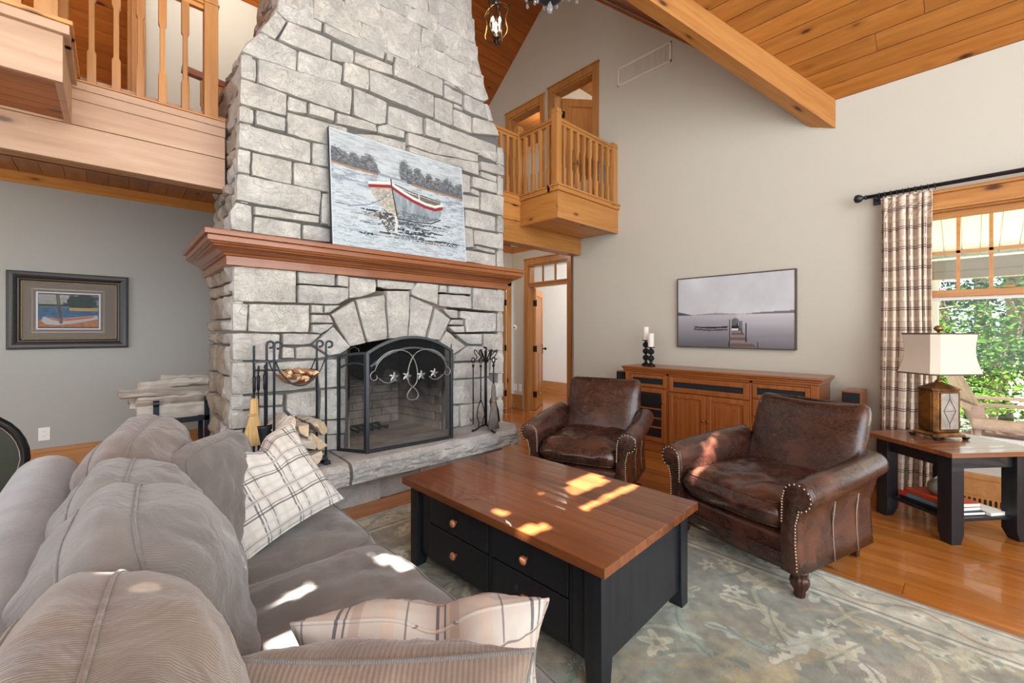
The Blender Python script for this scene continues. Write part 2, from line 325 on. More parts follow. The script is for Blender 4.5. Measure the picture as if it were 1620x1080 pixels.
M_['plaidw'] = plaid('cream and charcoal plaid', '#d2cec6', [(.15, .05, '#4d4b4d', .8), (.24, .03, '#4d4b4d', .75), (.5, .16, '#b9b4ae', .7), (.5, .03, '#5a585a', .7), (.8, .12, '#c2bcb4', .6)], [(.2, .05, '#4d4b4d', .8), (.29, .03, '#4d4b4d', .75), (.6, .16, '#b9b4ae', .7), (.6, .03, '#6a686a', .6), (.88, .1, '#c2bcb4', .6)], tu=.14, tv=.14)
M_['plaidb'] = plaid('beige and navy plaid', '#b9afa5', [(.12, .035, '#3c3f4c', .8), (.2, .02, '#3c3f4c', .8), (.3, .1, '#9e8d80', .6), (.62, .14, '#b9a595', .7), (.8, .02, '#4a4a54', .7)], [(.15, .04, '#3c3f4c', .75), (.55, .14, '#b9a595', .7), (.6, .02, '#4a4a54', .7)], tu=.2, tv=.2)
M_['curtain'] = plaid('beige plaid curtain', '#dcc9b6', [(.12, .07, '#5f463e', .75), (.28, .05, '#4a3a38', .75), (.62, .26, '#e6d4c0', .8), (.86, .04, '#6b5a52', .5)], [(.10, .045, '#3f3232', .85), (.20, .045, '#4e403e', .8), (.62, .22, '#e6d4c0', .7), (.52, .025, '#7a5c50', .6)], tu=.12, tv=.165, bump=.1)
# ---------------------------------------------------------------- the setting
def B(*a): return MB().box(*a)
TX, HX, BY, FY = 4.83, 5.06, 5.86, 3.75          # TV wall, hall wall, back wall, balcony face
fl = struct('floor', B(-5, 7.6, -3.1, 7.4, -.12, -.024), M_['mortar'])
pw = .146; x = -1.9
while x < 5.2:
    y = -1.2 + R.uniform(-1.5, 0)
    yend = 2.93 if -9 < x < 3.05 and x > .1 and False else 6.1
    while y < yend:
        L = R.uniform(2.2, 3.8); y2 = min(y + L, yend)
        if y2 > -1.2: ob('floor_board', B(x + .0015, x + pw - .0015, max(y, -1.6) + .001, y2 - .001, -.024, 0 + R.uniform(-.0006, 0)), M_['floor'], fl)
        y = y2
    x += pw
ob('floor_border', B(.2, 3.02, 2.955, 3.165, 0, .008), M_['floorx'], fl, bevel=.002)
# walls
def wall_yz(name, x0, x1, rects, mat):
    m = MB()
    for y0, y1, z0, z1 in rects: m.box(x0, x1, y0, y1, z0, z1)
    return m
wins = [(-.70, .30), (-1.85, -.83)]; WZ0, WZ1 = .46, 2.30
m = wall_yz('w', TX, TX + .18, [(.30, 3.88, 0, 3.44), (-3.1, .30, 2.30, 3.44), (-3.1, .30, 0, .46), (-.83, -.70, .46, 2.30), (-3.1, -1.85, .46, 2.30)], None)
# gable above, with two doorways of the upper floor
gz = lambda y: 3.44 + .985 * (y - .95) if y < 4.17 else 6.56 - .79 * (y - 4.17)
def gab(y0, y1, z0=3.44): 
    ys = [y0] + ([4.17] if y0 < 4.17 < y1 else []) + [y1]
    m.prism([(y0, z0)] + [(y, gz(y) + .05) for y in ys] + [(y1, z0)], 'x', TX, TX + .18)
gab(.95, 3.54); gab(3.54, 4.26, 4.90); gab(4.26, 4.53); gab(4.53, 5.23, 4.86); gab(5.23, 7.3)
m.box(TX, TX + .18, 3.88, 7.3, 2.76, 2.95); m.box(TX, TX + .18, 4.26, 4.53, 2.95, 3.44); m.box(TX, TX + .18, 5.23, 7.3, 2.95, 3.44)
m.box(TX, TX + .18, 3.44 - .0, 3.54, 3.44, 3.45)
struct('wall_right', m, M_['wall'])
m = MB().box(HX, HX + .12, 3.88, 4.18, 0, 2.76).box(HX, HX + .12, 5.02, 5.5, 0, 2.76).box(HX, HX + .12, 4.18, 5.02, 2.44, 2.76)
struct('wall_hall', m, M_['wall'])
struct('wall_hall_end', MB().box(2.8, 4.16, 5.42, 5.54, 0, 2.76).box(4.16, HX, 5.42, 5.54, 2.16, 2.76), M_['wall'])
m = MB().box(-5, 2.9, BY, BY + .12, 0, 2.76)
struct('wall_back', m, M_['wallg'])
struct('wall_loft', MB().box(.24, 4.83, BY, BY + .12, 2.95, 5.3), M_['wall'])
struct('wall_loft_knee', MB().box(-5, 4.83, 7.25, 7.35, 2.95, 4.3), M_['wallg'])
# south and west walls with wide window openings (behind the camera)
m = MB().box(-5, 4.83, -3.2, -3.1, 0, .5).box(-5, 4.83, -3.2, -3.1, 3.3, 3.6).box(-5, -2.2, -3.2, -3.1, .5, 3.3).box(4.4, 4.83, -3.2, -3.1, .5, 3.3).box(-5, 4.83, -3.2, -3.1, 6.2, 7.5)
m.box(-.1, .0, -3.2, -3.1, .5, 6.3).box(2.1, 2.2, -3.2, -3.1, .5, 3.4)
struct('wall_front', m, M_['wall'])
m = MB().box(-5.1, -5, -3.1, 7.3, 0, .5).box(-5.1, -5, -3.1, 7.3, 3.2, 4).box(-5.1, -5, -3.1, -2.4, .5, 3.2).box(-5.1, -5, 3.4, 7.3, .5, 3.2).box(-5.1, -5, .4, .6, .5, 3.2)
struct('wall_left', m, M_['wall'])
# skirting
def base(name, a, b, mat='base'):
    (x0, y0), (x1, y1) = a, b
    m = MB().box(x0, x1, y0, y1, 0, .20); 
    dx = .006 if abs(x1 - x0) < abs(y1 - y0) else 0; dy = .006 if not dx else 0
    m.box(x0 - dx, x1, y0 - dy, y1, .20, .24).box(x0 - dx * 2, x1, y0 - dy * 2, y1, 0, .03)
    return struct(name, m, M_[mat], bevel=.003)
base('baseboard_back', (-5, BY - .022), (2.9, BY)); base('baseboard_right', (TX - .022, -3.1), (TX, 3.88), 'base')
base('baseboard_hall', (HX - .02, 5.16), (HX, 5.42), 'base')
# lower ceiling under the loft, with boards and crown
ce = struct('ceiling_lower', B(-5, HX + .1, FY + .16, 6.0, 2.76, 2.93), M_['ceily'])
x = -2.2
while x < HX:
    if not (.9 < x < 2.6): ob('ceiling_board', B(x + .001, x + .142, FY + .16, BY, 2.748, 2.76), M_['ceily'], ce, bevel=.002, seg=1)
    x += .144
cm = MB(); cp = [(0, 0), (0, -.09), (-.018, -.09), (-.03, -.07), (-.075, -.02), (-.09, -.012), (-.09, 0)]
cm.prism([(BY + a, 2.755 + b) for a, b in cp], 'x', -5, 2.9); struct('trim_1', cm, M_['pinex'])
cm = MB(); cm.prism([(5.42 + a, 2.755 + b) for a, b in cp], 'x', 2.9, HX); struct('trim_2', cm, M_['pinex'])
cm = MB(); cm.prism([(HX + a, 2.755 + b) for a, b in cp], 'y', 3.9, 5.42); struct('trim_3', cm, M_['pine'])
struct('floor_loft', B(-5, TX, FY + .12, 7.3, 2.90, 2.95), M_['palepine'])
# ---- sloped main ceiling boards
def slope_boards(root, mat, P0, U, V, lens, width, nrow, cuts, nrm, name='ceiling_board', th=.014):
    """P0 origin, U along the board, V across; lens(i)->(a,b); cuts -> joint positions"""
    U = Vector(U).normalized(); V = Vector(V).normalized(); N = Vector(nrm).normalized()
    for i in range(nrow):
        a, b = lens(i); t = a
        while t < b - .02:
            e = min(b, t + R.uniform(1.8, 3.6));  e = b if b - e < .4 else e
            m = MB(); c = [P0 + U * (t + .001) + V * (i * width + .0025), P0 + U * (e - .001) + V * (i * width + .0025), P0 + U * (e - .001) + V * ((i + 1) * width - .0025), P0 + U * (t + .001) + V * ((i + 1) * width - .0025)]
            m.add([p for p in c] + [p + N * th for p in c], [(0, 1, 2, 3), (7, 6, 5, 4), (0, 4, 5, 1), (1, 5, 6, 2), (2, 6, 7, 3), (3, 7, 4, 0)])
            ob(name, m, M_[mat], root, bevel=.003, seg=1); t = e
MS = .8; vy = lambda s: .95 + s * MS / .985   # valley: at x = TX - s
# ceiling slab (plain, just above the boards) with an added opening that lets the sun patches in
hyp = math.hypot(1, MS)
def mainz(x): return 3.44 + MS * (TX - x)
cmn = MB()
def quad_up(m, pts, t=.05): 
    n = len(pts); vs = [Vector(p) for p in pts] + [Vector(p) + Vector((0, 0, t)) for p in pts]
    m.add(vs, [tuple(range(n)), tuple(range(2 * n - 1, n - 1, -1))] + [(i, (i + 1) % n, n + (i + 1) % n, n + i) for i in range(n)])
P = lambda x, y: (x, y, mainz(x) + .016)
quad_up(cmn, [P(TX + .25, -3.2), P(TX + .25, .95), P(TX, .95), P(2.2, vy(TX - 2.2)), P(2.2, -3.2)])
quad_up(cmn, [P(2.2, 1.4), P(2.2, vy(TX - 2.2)), P(.93, 4.17), P(.93, 4.17), P(-.3, 4.17), P(-.3, 1.4)])
quad_up(cmn, [P(2.2, -3.2), P(2.2, -1.3), P(-.3, -1.3), P(-.3, -3.2)])
W = lambda x, y: (x, y, mainz(-.3) - .8 * (-.3 - x) + .016)
quad_up(cmn, [W(-2.0, -3.2), W(-2.0, 4.17), W(-5, 4.17), W(-5, -3.2)])
quad_up(cmn, [W(-.3, 1.4), W(-.3, 4.17), W(-2.0, 4.17), W(-2.0, 1.4)])
quad_up(cmn, [W(-.3, -3.2), W(-.3, -1.3), W(-2.0, -1.3), W(-2.0, -3.2)])
ceil = struct('ceiling', cmn, M_['ceily'])
slope_boards(ceil, 'ceily', Vector((TX, 0, 3.44)), (0, 1, 0), (-1, 0, MS), lambda i: (-1.6, vy((i + .7) * .15 / hyp)), .15, 15, 0, (MS * .0 + .62, 0, .78))
# cross gable, right and left slopes
cg = struct('ceiling_gable', MB(), M_['ceilx']) if False else None
gm = MB()
quad_up(gm, [(TX, .95, 3.456), (TX, 4.17, 6.576), (.93, 4.17, 6.576)])
quad_up(gm, [(TX, 4.17, 6.576), (TX, 7.3, gz(7.3) + .016), (-5, 7.3, gz(7.3) + .016), (-5, 4.17, 6.576)])
ceg = struct('ceiling_gable', gm, M_['ceilx'])
hy = math.hypot(1, .79)
slope_boards(ceg, 'ceilx', Vector((TX, 4.17, 6.56)), (-1, 0, 0), (0, 1, -.79), lambda i: (0, 7.6 if i > 12 else 3.3), .14, 27, 0, (0, .62, .78))
slope_boards(ceg, 'ceilx', Vector((TX, .95, 3.44)), (-1, 0, 0), (0, 1, .985), lambda i: (0, max(.05, i * .14 / 1.404 * .985 / MS - .02)), .14, 15, 0, (0, -.7, .7))
# rake trims on the wall and wall-top trim
m = MB(); m.bar((TX - .012, .93, 3.405), (TX - .012, 4.17, 6.52), .024, .05, (1, 0, 0)); struct('trim_4', m, M_['ceilx'])
# valley beam
vd = Vector((-1, MS / .985, MS)).normalized()
m = MB(); a = Vector((TX + .0, .93, 3.44)); b = a + vd * 5.1
side = vd.cross(Vector((0, 0, 1))).normalized(); up = side.cross(vd).normalized()
if up.z < 0: up = -up
hw, dp = .075, .19
pr = [(-hw, -dp), (hw, -dp), (hw, .05), (-hw, .05)]
r0 = [];  r1 = []
for i, j in pr:
    p = a + side * i + up * j; k = (TX - .001 - p.x) / vd.x; r0.append(p + vd * k); r1.append(b + side * i + up * j)
bo = a.copy(); bx_ = vd; by_ = side; bz_ = up; MB_ = Matrix(((bx_.x, by_.x, bz_.x, bo.x), (bx_.y, by_.y, bz_.y, bo.y), (bx_.z, by_.z, bz_.z, bo.z), (0, 0, 0, 1))); MI_ = MB_.inverted(); m.loft([[MI_ @ p for p in r0], [MI_ @ p for p in r1]]); vb_ = ob('valley_beam', m, M_['pinex'], bevel=.004); vb_.matrix_world = MB_; tag(vb_, 'squared knotty pine valley beam running up between the sloping ceilings', 'beam')
# ---- window casings, sashes
def window(idx, y0, y1, cols, casing=True):
    m = MB(); x = TX - .02
    m.box(x, TX, y0 - .10, y0, WZ0 - .02, WZ1).box(x, TX, y1, y1 + .10, WZ0 - .02, WZ1)
    m.box(x - .008, TX, y0 - .12, y1 + .12, WZ1, WZ1 + .12).box(x - .03, TX, y0 - .13, y1 + .13, WZ1 + .12, WZ1 + .145).box(x - .018, TX, y0 - .12, y1 + .12, WZ1 - .008, WZ1 + .012)
    m.box(TX, TX + .14, y0, y0 + .02, WZ0, WZ1).box(TX, TX + .14, y1 - .02, y1, WZ0, WZ1).box(TX, TX + .14, y0, y1, WZ1 - .02, WZ1)
    wi = struct('window_%d' % idx, m, M_['pine'], bevel=.003)
    ob('window_sill', MB().box(TX - .05, TX + .14, y0 - .13, y1 + .13, WZ0 - .03, WZ0).box(TX - .022, TX, y0 - .1, y1 + .1, WZ0 - .11, WZ0 - .03), M_['pine'], wi, bevel=.004)
    xa, xb = TX + .05, TX + .09; a, b = y0 + .02, y1 - .02
    m = MB().box(xa, xb, a, a + .045, 1.60, WZ1 - .02).box(xa, xb, b - .045, b, 1.60, WZ1 - .02).box(xa, xb, a, b, 1.60, 1.655).box(xa, xb, a, b, WZ1 - .07, WZ1 - .02)
    ob('upper_sash', m, M_['pine'], wi, bevel=.003)
    m = MB(); 
    for k in range(1, cols): yy = a + .045 + (b - a - .09) * k / cols; m.box(xa + .008, xb - .004, yy - .011, yy + .011, 1.655, WZ1 - .07)
    m.box(xa + .008, xb - .004, a, b, 1.945, 1.967); ob('muntins', m, M_['pine'], wi)
    ob('glass_pane', B(xa + .02, xa + .024, a, b, 1.62, WZ1 - .04), M_['glass'], wi)
    xa, xb = TX + .09, TX + .13
    m = MB().box(xa, xb, a, a + .03, WZ0, 1.60).box(xa, xb, b - .03, b, WZ0, 1.60).box(xa, xb, a, b, 1.575, 1.60).box(xa, xb, a, b, WZ0, WZ0 + .05)
    ob('lower_sash', m, M_['white'], wi, bevel=.003)
    ob('glass_pane', B(xa + .02, xa + .024, a, b, WZ0 + .04, 1.58), M_['glass'], wi)
    ob('sash_lock', MB().box(TX + .035, TX + .07, (a + b) / 2 - .03, (a + b) / 2 + .03, 1.655, 1.672), M_['brass'], wi)
window(1, -.70, .30, 5); window(2, -1.85, -.83, 5)
# ---- doors
def casing_x(x, y0, y1, z0, z1, wd=.09, head=.11, th=.022):
    return MB().box(x - th, x, y0 - wd, y0, z0, z1).box(x - th, x, y1, y1 + wd, z0, z1).box(x - th, x, y0 - wd, y1 + wd, z1, z1 + head).box(x - th - .012, x, y0 - wd - .015, y1 + wd + .015, z1 + head, z1 + head + .018)
def door_leaf(root, hinge, ang, wd, ht, mat='pinez', name='door_leaf', sgn=1):
    M = Matrix.Translation(Vector(hinge)) @ Matrix.Rotation(ang, 4, 'Z')
    m = MB(); s = .11
    m.box(0, s, -.02, .02, 0, ht, M).box(wd - s, wd, -.02, .02, 0, ht, M).box(s, wd - s, -.02, .02, 0, .2, M).box(s, wd - s, -.02, .02, ht - .12, ht, M).box(s, wd - s, -.02, .02, .92, 1.05, M)
    m.box(wd / 2 - .05, wd / 2 + .05, -.02, .02, .2, .92, M)
    lf = ob(name, m, M_[mat], root, bevel=.003)
    for xa, xb, za, zb in ((s, wd / 2 - .05, .2, .92), (wd / 2 + .05, wd - s, .2, .92), (s, wd - s, 1.05, ht - .12)):
        ob('door_panel', MB().box(xa, xb, -.008, .008, za, zb, M).box(xa + .03, xb - .03, -.014, .014, za + .03, zb - .03, M), M_[mat], lf, bevel=.004)
    for zz in (.25, ht / 2, ht - .25):
        q = MB().box(-.006, .04, -.026, .026, zz - .05, zz + .05, M); q.tube([M @ Vector((-.004, -.03, zz - .055)), M @ Vector((-.004, -.03, zz + .055))], .008, 8); ob('hinge', q, M_['iron'], lf)
    q = MB()
    for s_ in (-1, 1):
        q.box(wd - .085, wd - .045, .02 * s_, .028 * s_, .9, 1.06, M)
        q.tube([M @ Vector((wd - .065, .02 * s_, .99)), M @ Vector((wd - .065, .065 * s_, .99))], .011, 8); q.ball(M @ Vector((wd - .065, .075 * s_, .99)), .026, 10)
    ob('door_knob', q, M_['iron'], lf, smooth=True); return lf
m = casing_x(HX, 4.18, 5.02, 0, 2.42, .085, .09)
m.box(HX, HX + .12, 4.18, 4.20, 0, 2.42).box(HX, HX + .12, 5.0, 5.02, 0, 2.42).box(HX, HX + .12, 4.18, 5.02, 2.40, 2.42).box(HX - .012, HX + .12, 4.18, 5.02, 2.055, 2.115).box(HX - .03, HX, 4.15, 5.05, 2.10, 2.125)
for k in (1, 2): yy = 4.2 + .8 * k / 3; m.box(HX + .03, HX + .06, yy - .011, yy + .011, 2.115, 2.40)
d1 = struct('door_1', m, M_['pinez'], bevel=.003)
ob('transom_glass', B(HX + .04, HX + .044, 4.2, 5.0, 2.115, 2.40), M_['glass'], d1)
door_leaf(d1, (HX + .10, 4.975, .012), math.radians(34), .76, 2.03)
# hall end door, hinged leaf edge and casing
m = MB().box(4.93, 5.02, 5.395, 5.42, 0, 2.16).box(4.08, 4.17, 5.395, 5.42, 0, 2.16).box(4.08, 5.02, 5.395, 5.42, 2.1, 2.2)
d2 = struct('door_2', m, M_['pinez'], bevel=.003)
door_leaf(d2, (4.915, 5.44, .012), PI, .74, 2.05)
# upper-floor doors
m = casing_x(TX, 3.54, 4.26, 2.95, 4.90, .10, .09); m.box(TX, TX + .16, 3.54, 3.56, 2.95, 4.9).box(TX, TX + .16, 4.24, 4.26, 2.95, 4.9).box(TX, TX + .16, 3.54, 4.26, 4.88, 4.9)
d3 = struct('door_3', m, M_['pinez'], bevel=.003); door_leaf(d3, (TX + .16, 4.235, 2.96), math.radians(-38), .68, 1.9)
m = casing_x(TX, 4.53, 5.23, 2.95, 4.86, .09, .09); m.box(TX, TX + .16, 4.53, 4.55, 2.95, 4.86).box(TX, TX + .16, 5.21, 5.23, 2.95, 4.86).box(TX, TX + .16, 4.53, 5.23, 4.84, 4.86)
d4 = struct('door_4', m, M_['pinez'], bevel=.003)
# rooms beyond the doors
m = MB().box(6.55, 6.65, 2.6, 7.2, 2.95, 5.4).box(TX + .18, 6.6, 4.36, 4.42, 2.95, 5.4).box(TX + .18, 6.6, 2.55, 2.65, 2.95, 5.4).box(TX + .18, 6.6, 7.1, 7.2, 2.95, 5.4)
struct('wall_upper_rooms', m, M_['wall']); struct('ceiling_upper_rooms', B(TX + .18, 6.6, 2.6, 7.2, 5.3, 5.4), M_['ceily']); struct('floor_upper_rooms', B(TX + .18, 6.6, 2.6, 7.2, 2.85, 2.95), M_['floor'])
m = MB().box(6.9, 7.0, 2.4, 7.4, 0, 2.76).box(HX + .12, 7.0, 2.4, 2.5, 0, 2.76).box(HX + .12, 7.0, 7.3, 7.4, 0, 2.76)
struct('wall_side_room', m, M_['white']); struct('ceiling_side_room', B(HX + .12, 7, 2.4, 7.4, 2.72, 2.76), M_['white'])
struct('floor_side_room', B(5.2, 7, 2.4, 7.4, -.024, 0), M_['floor'])
struct('baseboard_side_room', B(6.88, 6.9, 2.5, 7.3, 0, .24), M_['pine'])
for nm, loc, p in (('side_room_ceiling_light', (6.0, 4.8, 2.6), 55), ('upper_room_light', (5.7, 3.6, 5.0), 22), ('upper_room_light_b', (5.7, 5.4, 5.0), 14), ('hall_ceiling_light', (4.2, 4.75, 2.66), 14), ('loft_light', (.9, 5.0, 5.2), 40), ('passage_light', (-1.2, 4.7, 2.66), 10)):
    l = bpy.data.lights.new(nm, 'POINT'); l.energy = p; l.color = (1, .9, .78); l.shadow_soft_size = .12; o = bpy.data.objects.new(nm, l); C.objects.link(o); o.location = loc
# loft door trims seen through the left railing
m = MB().box(.13, .24, BY - .03, BY + .12, 2.95, 5.2).box(.10, .135, BY + .04, BY + .09, 2.95, 5.2)
q = struct('trim_5', m, M_['pinez'], bevel=.004)
# ---- loft edge: fascia boards
def loft_edge(name, label, x0, x1, ztop, zbot, mat, cap='pinex'):
    r = thing(name, label, 'balcony', ((x0 + x1) / 2, FY, zbot)); zm = zbot + (ztop - zbot) * .46
    ob('fascia_board', B(x0, x1, FY, FY + .03, zm + .002, ztop - .05), M_[mat], r, bevel=.003); ob('fascia_board', B(x0, x1, FY, FY + .03, zbot, zm - .002), M_[mat], r, bevel=.003)
    ob('cap_board', MB().box(x0, x1, FY - .02, FY + .15, ztop - .045, ztop).box(x0, x1, FY - .012, FY, ztop - .11, ztop - .045), M_[mat], r, bevel=.003)
    ob('cap_lip', B(x0, x1, FY - .03, FY + .15, ztop, ztop + .012), M_[cap], r, bevel=.003)
    ob('beam_underside', B(x0, x1, FY + .03, FY + .15, zbot, zbot + .03), M_[cap], r); ob('beam_inner_face', B(x0, x1, FY + .13, FY + .16, zbot, 2.76), M_[cap], r)
    return r
LZ, RZ = 2.86, 2.965
lb = loft_edge('loft_edge', 'long pale pine fascia and cap of the loft left of the chimney', -3.2, .60, LZ, 2.37, 'palepine')
rb = loft_edge('loft_edge', 'honey pine fascia of the loft between chimney and greige wall', 2.96, TX, RZ, 2.40, 'pinex')
def bumpout(name, label, x0, x1, ztop, zbot, mat, left):
    r = thing(name, label, 'balcony', ((x0 + x1) / 2, 3.4, zbot)); y0 = 3.14
    ob('front_board', B(x0, x1, y0, y0 + .03, zbot, ztop - .06), M_[mat], r, bevel=.003)
    xs = x1 if left else x0; sg = -1 if left else 1; e_ = 0
    ob('side_board', B(min(xs, xs + sg * .03), max(xs, xs + sg * .03), y0 + .031, FY - .001, zbot, ztop - .06), M_['palepine' if left else 'pine'], r, bevel=.003)
    n = 6
    for k in range(n): ob('soffit_board', B(x0 + .03, x1 - .03, y0 + .03 + (FY - y0 - .03) * k / n + .001, y0 + .03 + (FY - y0 - .03) * (k + 1) / n - .001, zbot + .02, zbot + .032), M_['ceilx' if left else 'pinex'], r, bevel=.002, seg=1)
    ex = .025
    ob('cap_board', MB().box(x0 - (0 if left else ex), x1 + (ex if left else 0), y0 - ex, y0 + .14, ztop - .06, ztop - .012).box(min(xs - sg * ex, xs + sg * .12), max(xs - sg * ex, xs + sg * .12), y0 + .1, FY + .14, ztop - .06, ztop - .012), M_[mat], r, bevel=.003)
    ob('cap_lip', MB().box(x0 - (0 if left else ex + .012), x1 + (ex + .012 if left else 0), y0 - ex - .012, y0 + .14, ztop - .012, ztop + .01).box(min(xs - sg * (ex + .012), xs + sg * .12), max(xs - sg * (ex + .012), xs + sg * .12), y0 + .1, FY + .14, ztop - .012, ztop + .01), M_['pinex'], r, bevel=.003)
    ob('deck', B(x0, x1, y0 + .03, FY + .05, ztop - .05, ztop - .02), M_['pinex'], r)
    return r
bumpout('loft_lookout', 'pale boxed pine lookout projecting at the top left corner', -3.2, -.19, LZ + .03, 2.59, 'palepine', True)
bumpout('loft_lookout', 'boxed honey pine lookout below the railing by the greige wall', 3.63, TX, RZ, 2.60, 'pinex', False)
# railings
def post(x, y, z0, z1, r, wd=.085, mat='pinez'):
    m = MB().box(x - wd / 2, x + wd / 2, y - wd / 2, y + wd / 2, z0, z1); w2 = wd / 2 + .008
    m.box(x - w2, x + w2, y - w2, y + w2, z1 - .05, z1 - .035).loft([[(x - wd / 2, y - wd / 2, z1), (x + wd / 2, y - wd / 2, z1), (x + wd / 2, y + wd / 2, z1), (x - wd / 2, y + wd / 2, z1)], [(x - .01, y - .01, z1 + .03), (x + .01, y - .01, z1 + .03), (x + .01, y + .01, z1 + .03), (x - .01, y + .01, z1 + .03)]])
    ob('newel_post', m, M_[mat], r, bevel=.004)
def baluster(x, y, z0, z1, r, mat='pinez'):
    a, b = .022, .014; H = z1 - z0; rings = []
    for z, h in ((z0, a), (z0 + .22, a), (z0 + .24, b), (z1 - .24, b), (z1 - .22, a), (z1, a)): rings.append([(x - h, y - h, z), (x + h, y - h, z), (x + h, y + h, z), (x - h, y + h, z)])
    ob('baluster', MB().loft(rings), M_[mat], r, bevel=.002, seg=1)
def rail(a, b, r, mat='pinex'):
    ob('handrail', MB().bar(a, b, .07, .03).bar((a[0], a[1], a[2] - .03), (b[0], b[1], b[2] - .03), .04, .035), M_[mat], r, bevel=.005)
rr = thing('railing', 'honey pine railing of square balusters around the lookout near the greige wall', 'railing', (4.2, 3.2, RZ))
zt = RZ + .76
post(3.665, 3.19, RZ, RZ + .87, rr); post(TX - .05, 3.19, RZ, RZ + .80, rr); post(3.665, FY + .06, RZ, RZ + .87, rr)
rail((3.7, 3.19, zt), (TX - .09, 3.19, zt), rr); rail((3.665, 3.23, zt), (3.665, FY + .02, zt), rr, 'pine'); rail((2.95, FY + .06, zt), (3.63, FY + .06, zt), rr)
for k in range(8): baluster(3.665 + (TX - .05 - 3.665) * (k + 1) / 9, 3.19, RZ + .01, zt - .045, rr)
for k in range(4): baluster(3.665, 3.19 + (FY + .06 - 3.19) * (k + 1) / 5, RZ + .01, zt - .045, rr)
for k in range(6): baluster(3.05 + k * .105, FY + .06, RZ + .01, zt - .045, rr)
rl = thing('railing', 'pine railing of tall square balusters left of the stone chimney', 'railing', (0, FY + .06, LZ)); zt = LZ + .85
for u in (145, 184, 222, 257, 293): 
    p = at(u, 150, Y=FY + .06); baluster(p.x, FY + .06, LZ + .01, zt - .045, rl)
p = at(333, 160, Y=FY + .06); post(p.x, FY + .06, LZ + .01, LZ + .9, rl, .085)
rail((-.16, FY + .06, zt), (p.x - .04, FY + .06, zt), rl)
post(-.25, 3.20, LZ + .04, LZ + .9, rl); post(-.25, FY + .06, LZ + .04, LZ + .9, rl); rail((-.25, 3.24, zt), (-.25, FY, zt), rl, 'pine'); rail((-3, 3.20, zt), (-.29, 3.20, zt), rl)
for k in range(1, 12): baluster(-.25 - k * .105, 3.20, LZ + .04, zt - .045, rl)
for k in range(1, 5): baluster(-.25, 3.2 + k * .122, LZ + .04, zt - .045, rl)
# stair rail at the back of the loft
sr = thing('stair_rail', 'reddish pine stair railing at the back of the loft beside the chimney', 'railing', (.9, 4.9, 2.95))
q = MB(); 
for a_, b_ in (((.45, 4.9, 3.72), (1.5, 4.9, 3.62)),): ob('handrail', MB().bar(a_, b_, .07, .06), M_['cherryx'], sr, bevel=.006)
for k in range(8): baluster(.48 + k * .13, 4.9, 2.95, 3.66, sr)
# ---------------------------------------------------------------- stone fireplace
YC = 3.35
fp = thing('stone_fireplace', 'massive grey limestone fireplace and tapering chimney with arched opening', 'fireplace', (1.79, 3.8, 0))
prof_l = [(at(u, v, Y=YC).x, at(u, v, Y=YC).z) for u, v in ((366, 679), (367, 423), (372, 366), (377, 290), (379, 180), (382, 79), (410, 50), (430, 21), (441, 0))]
prof_r = [(at(u, v, Y=YC).x, at(u, v, Y=YC).z) for u, v in ((796, 664), (797, 440), (797, 236), (792, 220), (780.7, 194), (771.5, 163), (761, 122), (755, 92), (743, 0))]
XL, XR = prof_l[0][0], prof_r[0][0]
prof_l[0] = (XL, 0); prof_r[0] = (XR, 0)
TOPZ = 7.0
outline_l = prof_l + [(1.0, 4.6), (1.06, TOPZ)]; outline_r = prof_r + [(2.46, 4.7), (2.42, TOPZ)]
def edge(pl, z):
    for (x0, z0), (x1, z1) in zip(pl, pl[1:]):
        if z0 <= z <= z1 or z1 < z0 and z1 <= z <= z0: return x0 + (x1 - x0) * (z - z0) / ((z1 - z0) or 1)
    return pl[-1][0]
OX0, OX1, OZ0 = 1.37, 2.27, .40
def oz(x): # opening top
    return 1.262 - ((x - 1.82) / .45) ** 2 * .052
core = MB(); ins = .03; YB = 4.30
zs = [0, .38, oz(OX0), 1.75, 2.4, 3.0] + sorted({round(z, 3) for x, z in outline_l + outline_r if z > 3.1})
def shell(x0f, x1f, y0, y1, zl):
    rings = [[(x0f(z), y0, z), (x1f(z), y0, z), (x1f(z), y1, z), (x0f(z), y1, z)] for z in zl]
    core.loft(rings)
el = lambda z: edge(outline_l, z) + ins; er = lambda z: edge(outline_r, z) - ins
shell(el, er, YC + .028, YB - .03, [z for z in zs if z >= 1.262]); shell(el, er, YC + .028, YB - .03, [0, .38])
shell(el, lambda z: OX0 - .01, YC + .028, YB - .03, [.38, 1.262]); shell(lambda z: OX1 + .01, er, YC + .028, YB - .03, [.38, 1.262]); core.box(OX0 - .02, OX1 + .02, 4.12, YB - .03, .38, 1.262)
ob('mortar_core', core, M_['mortar'], fp)
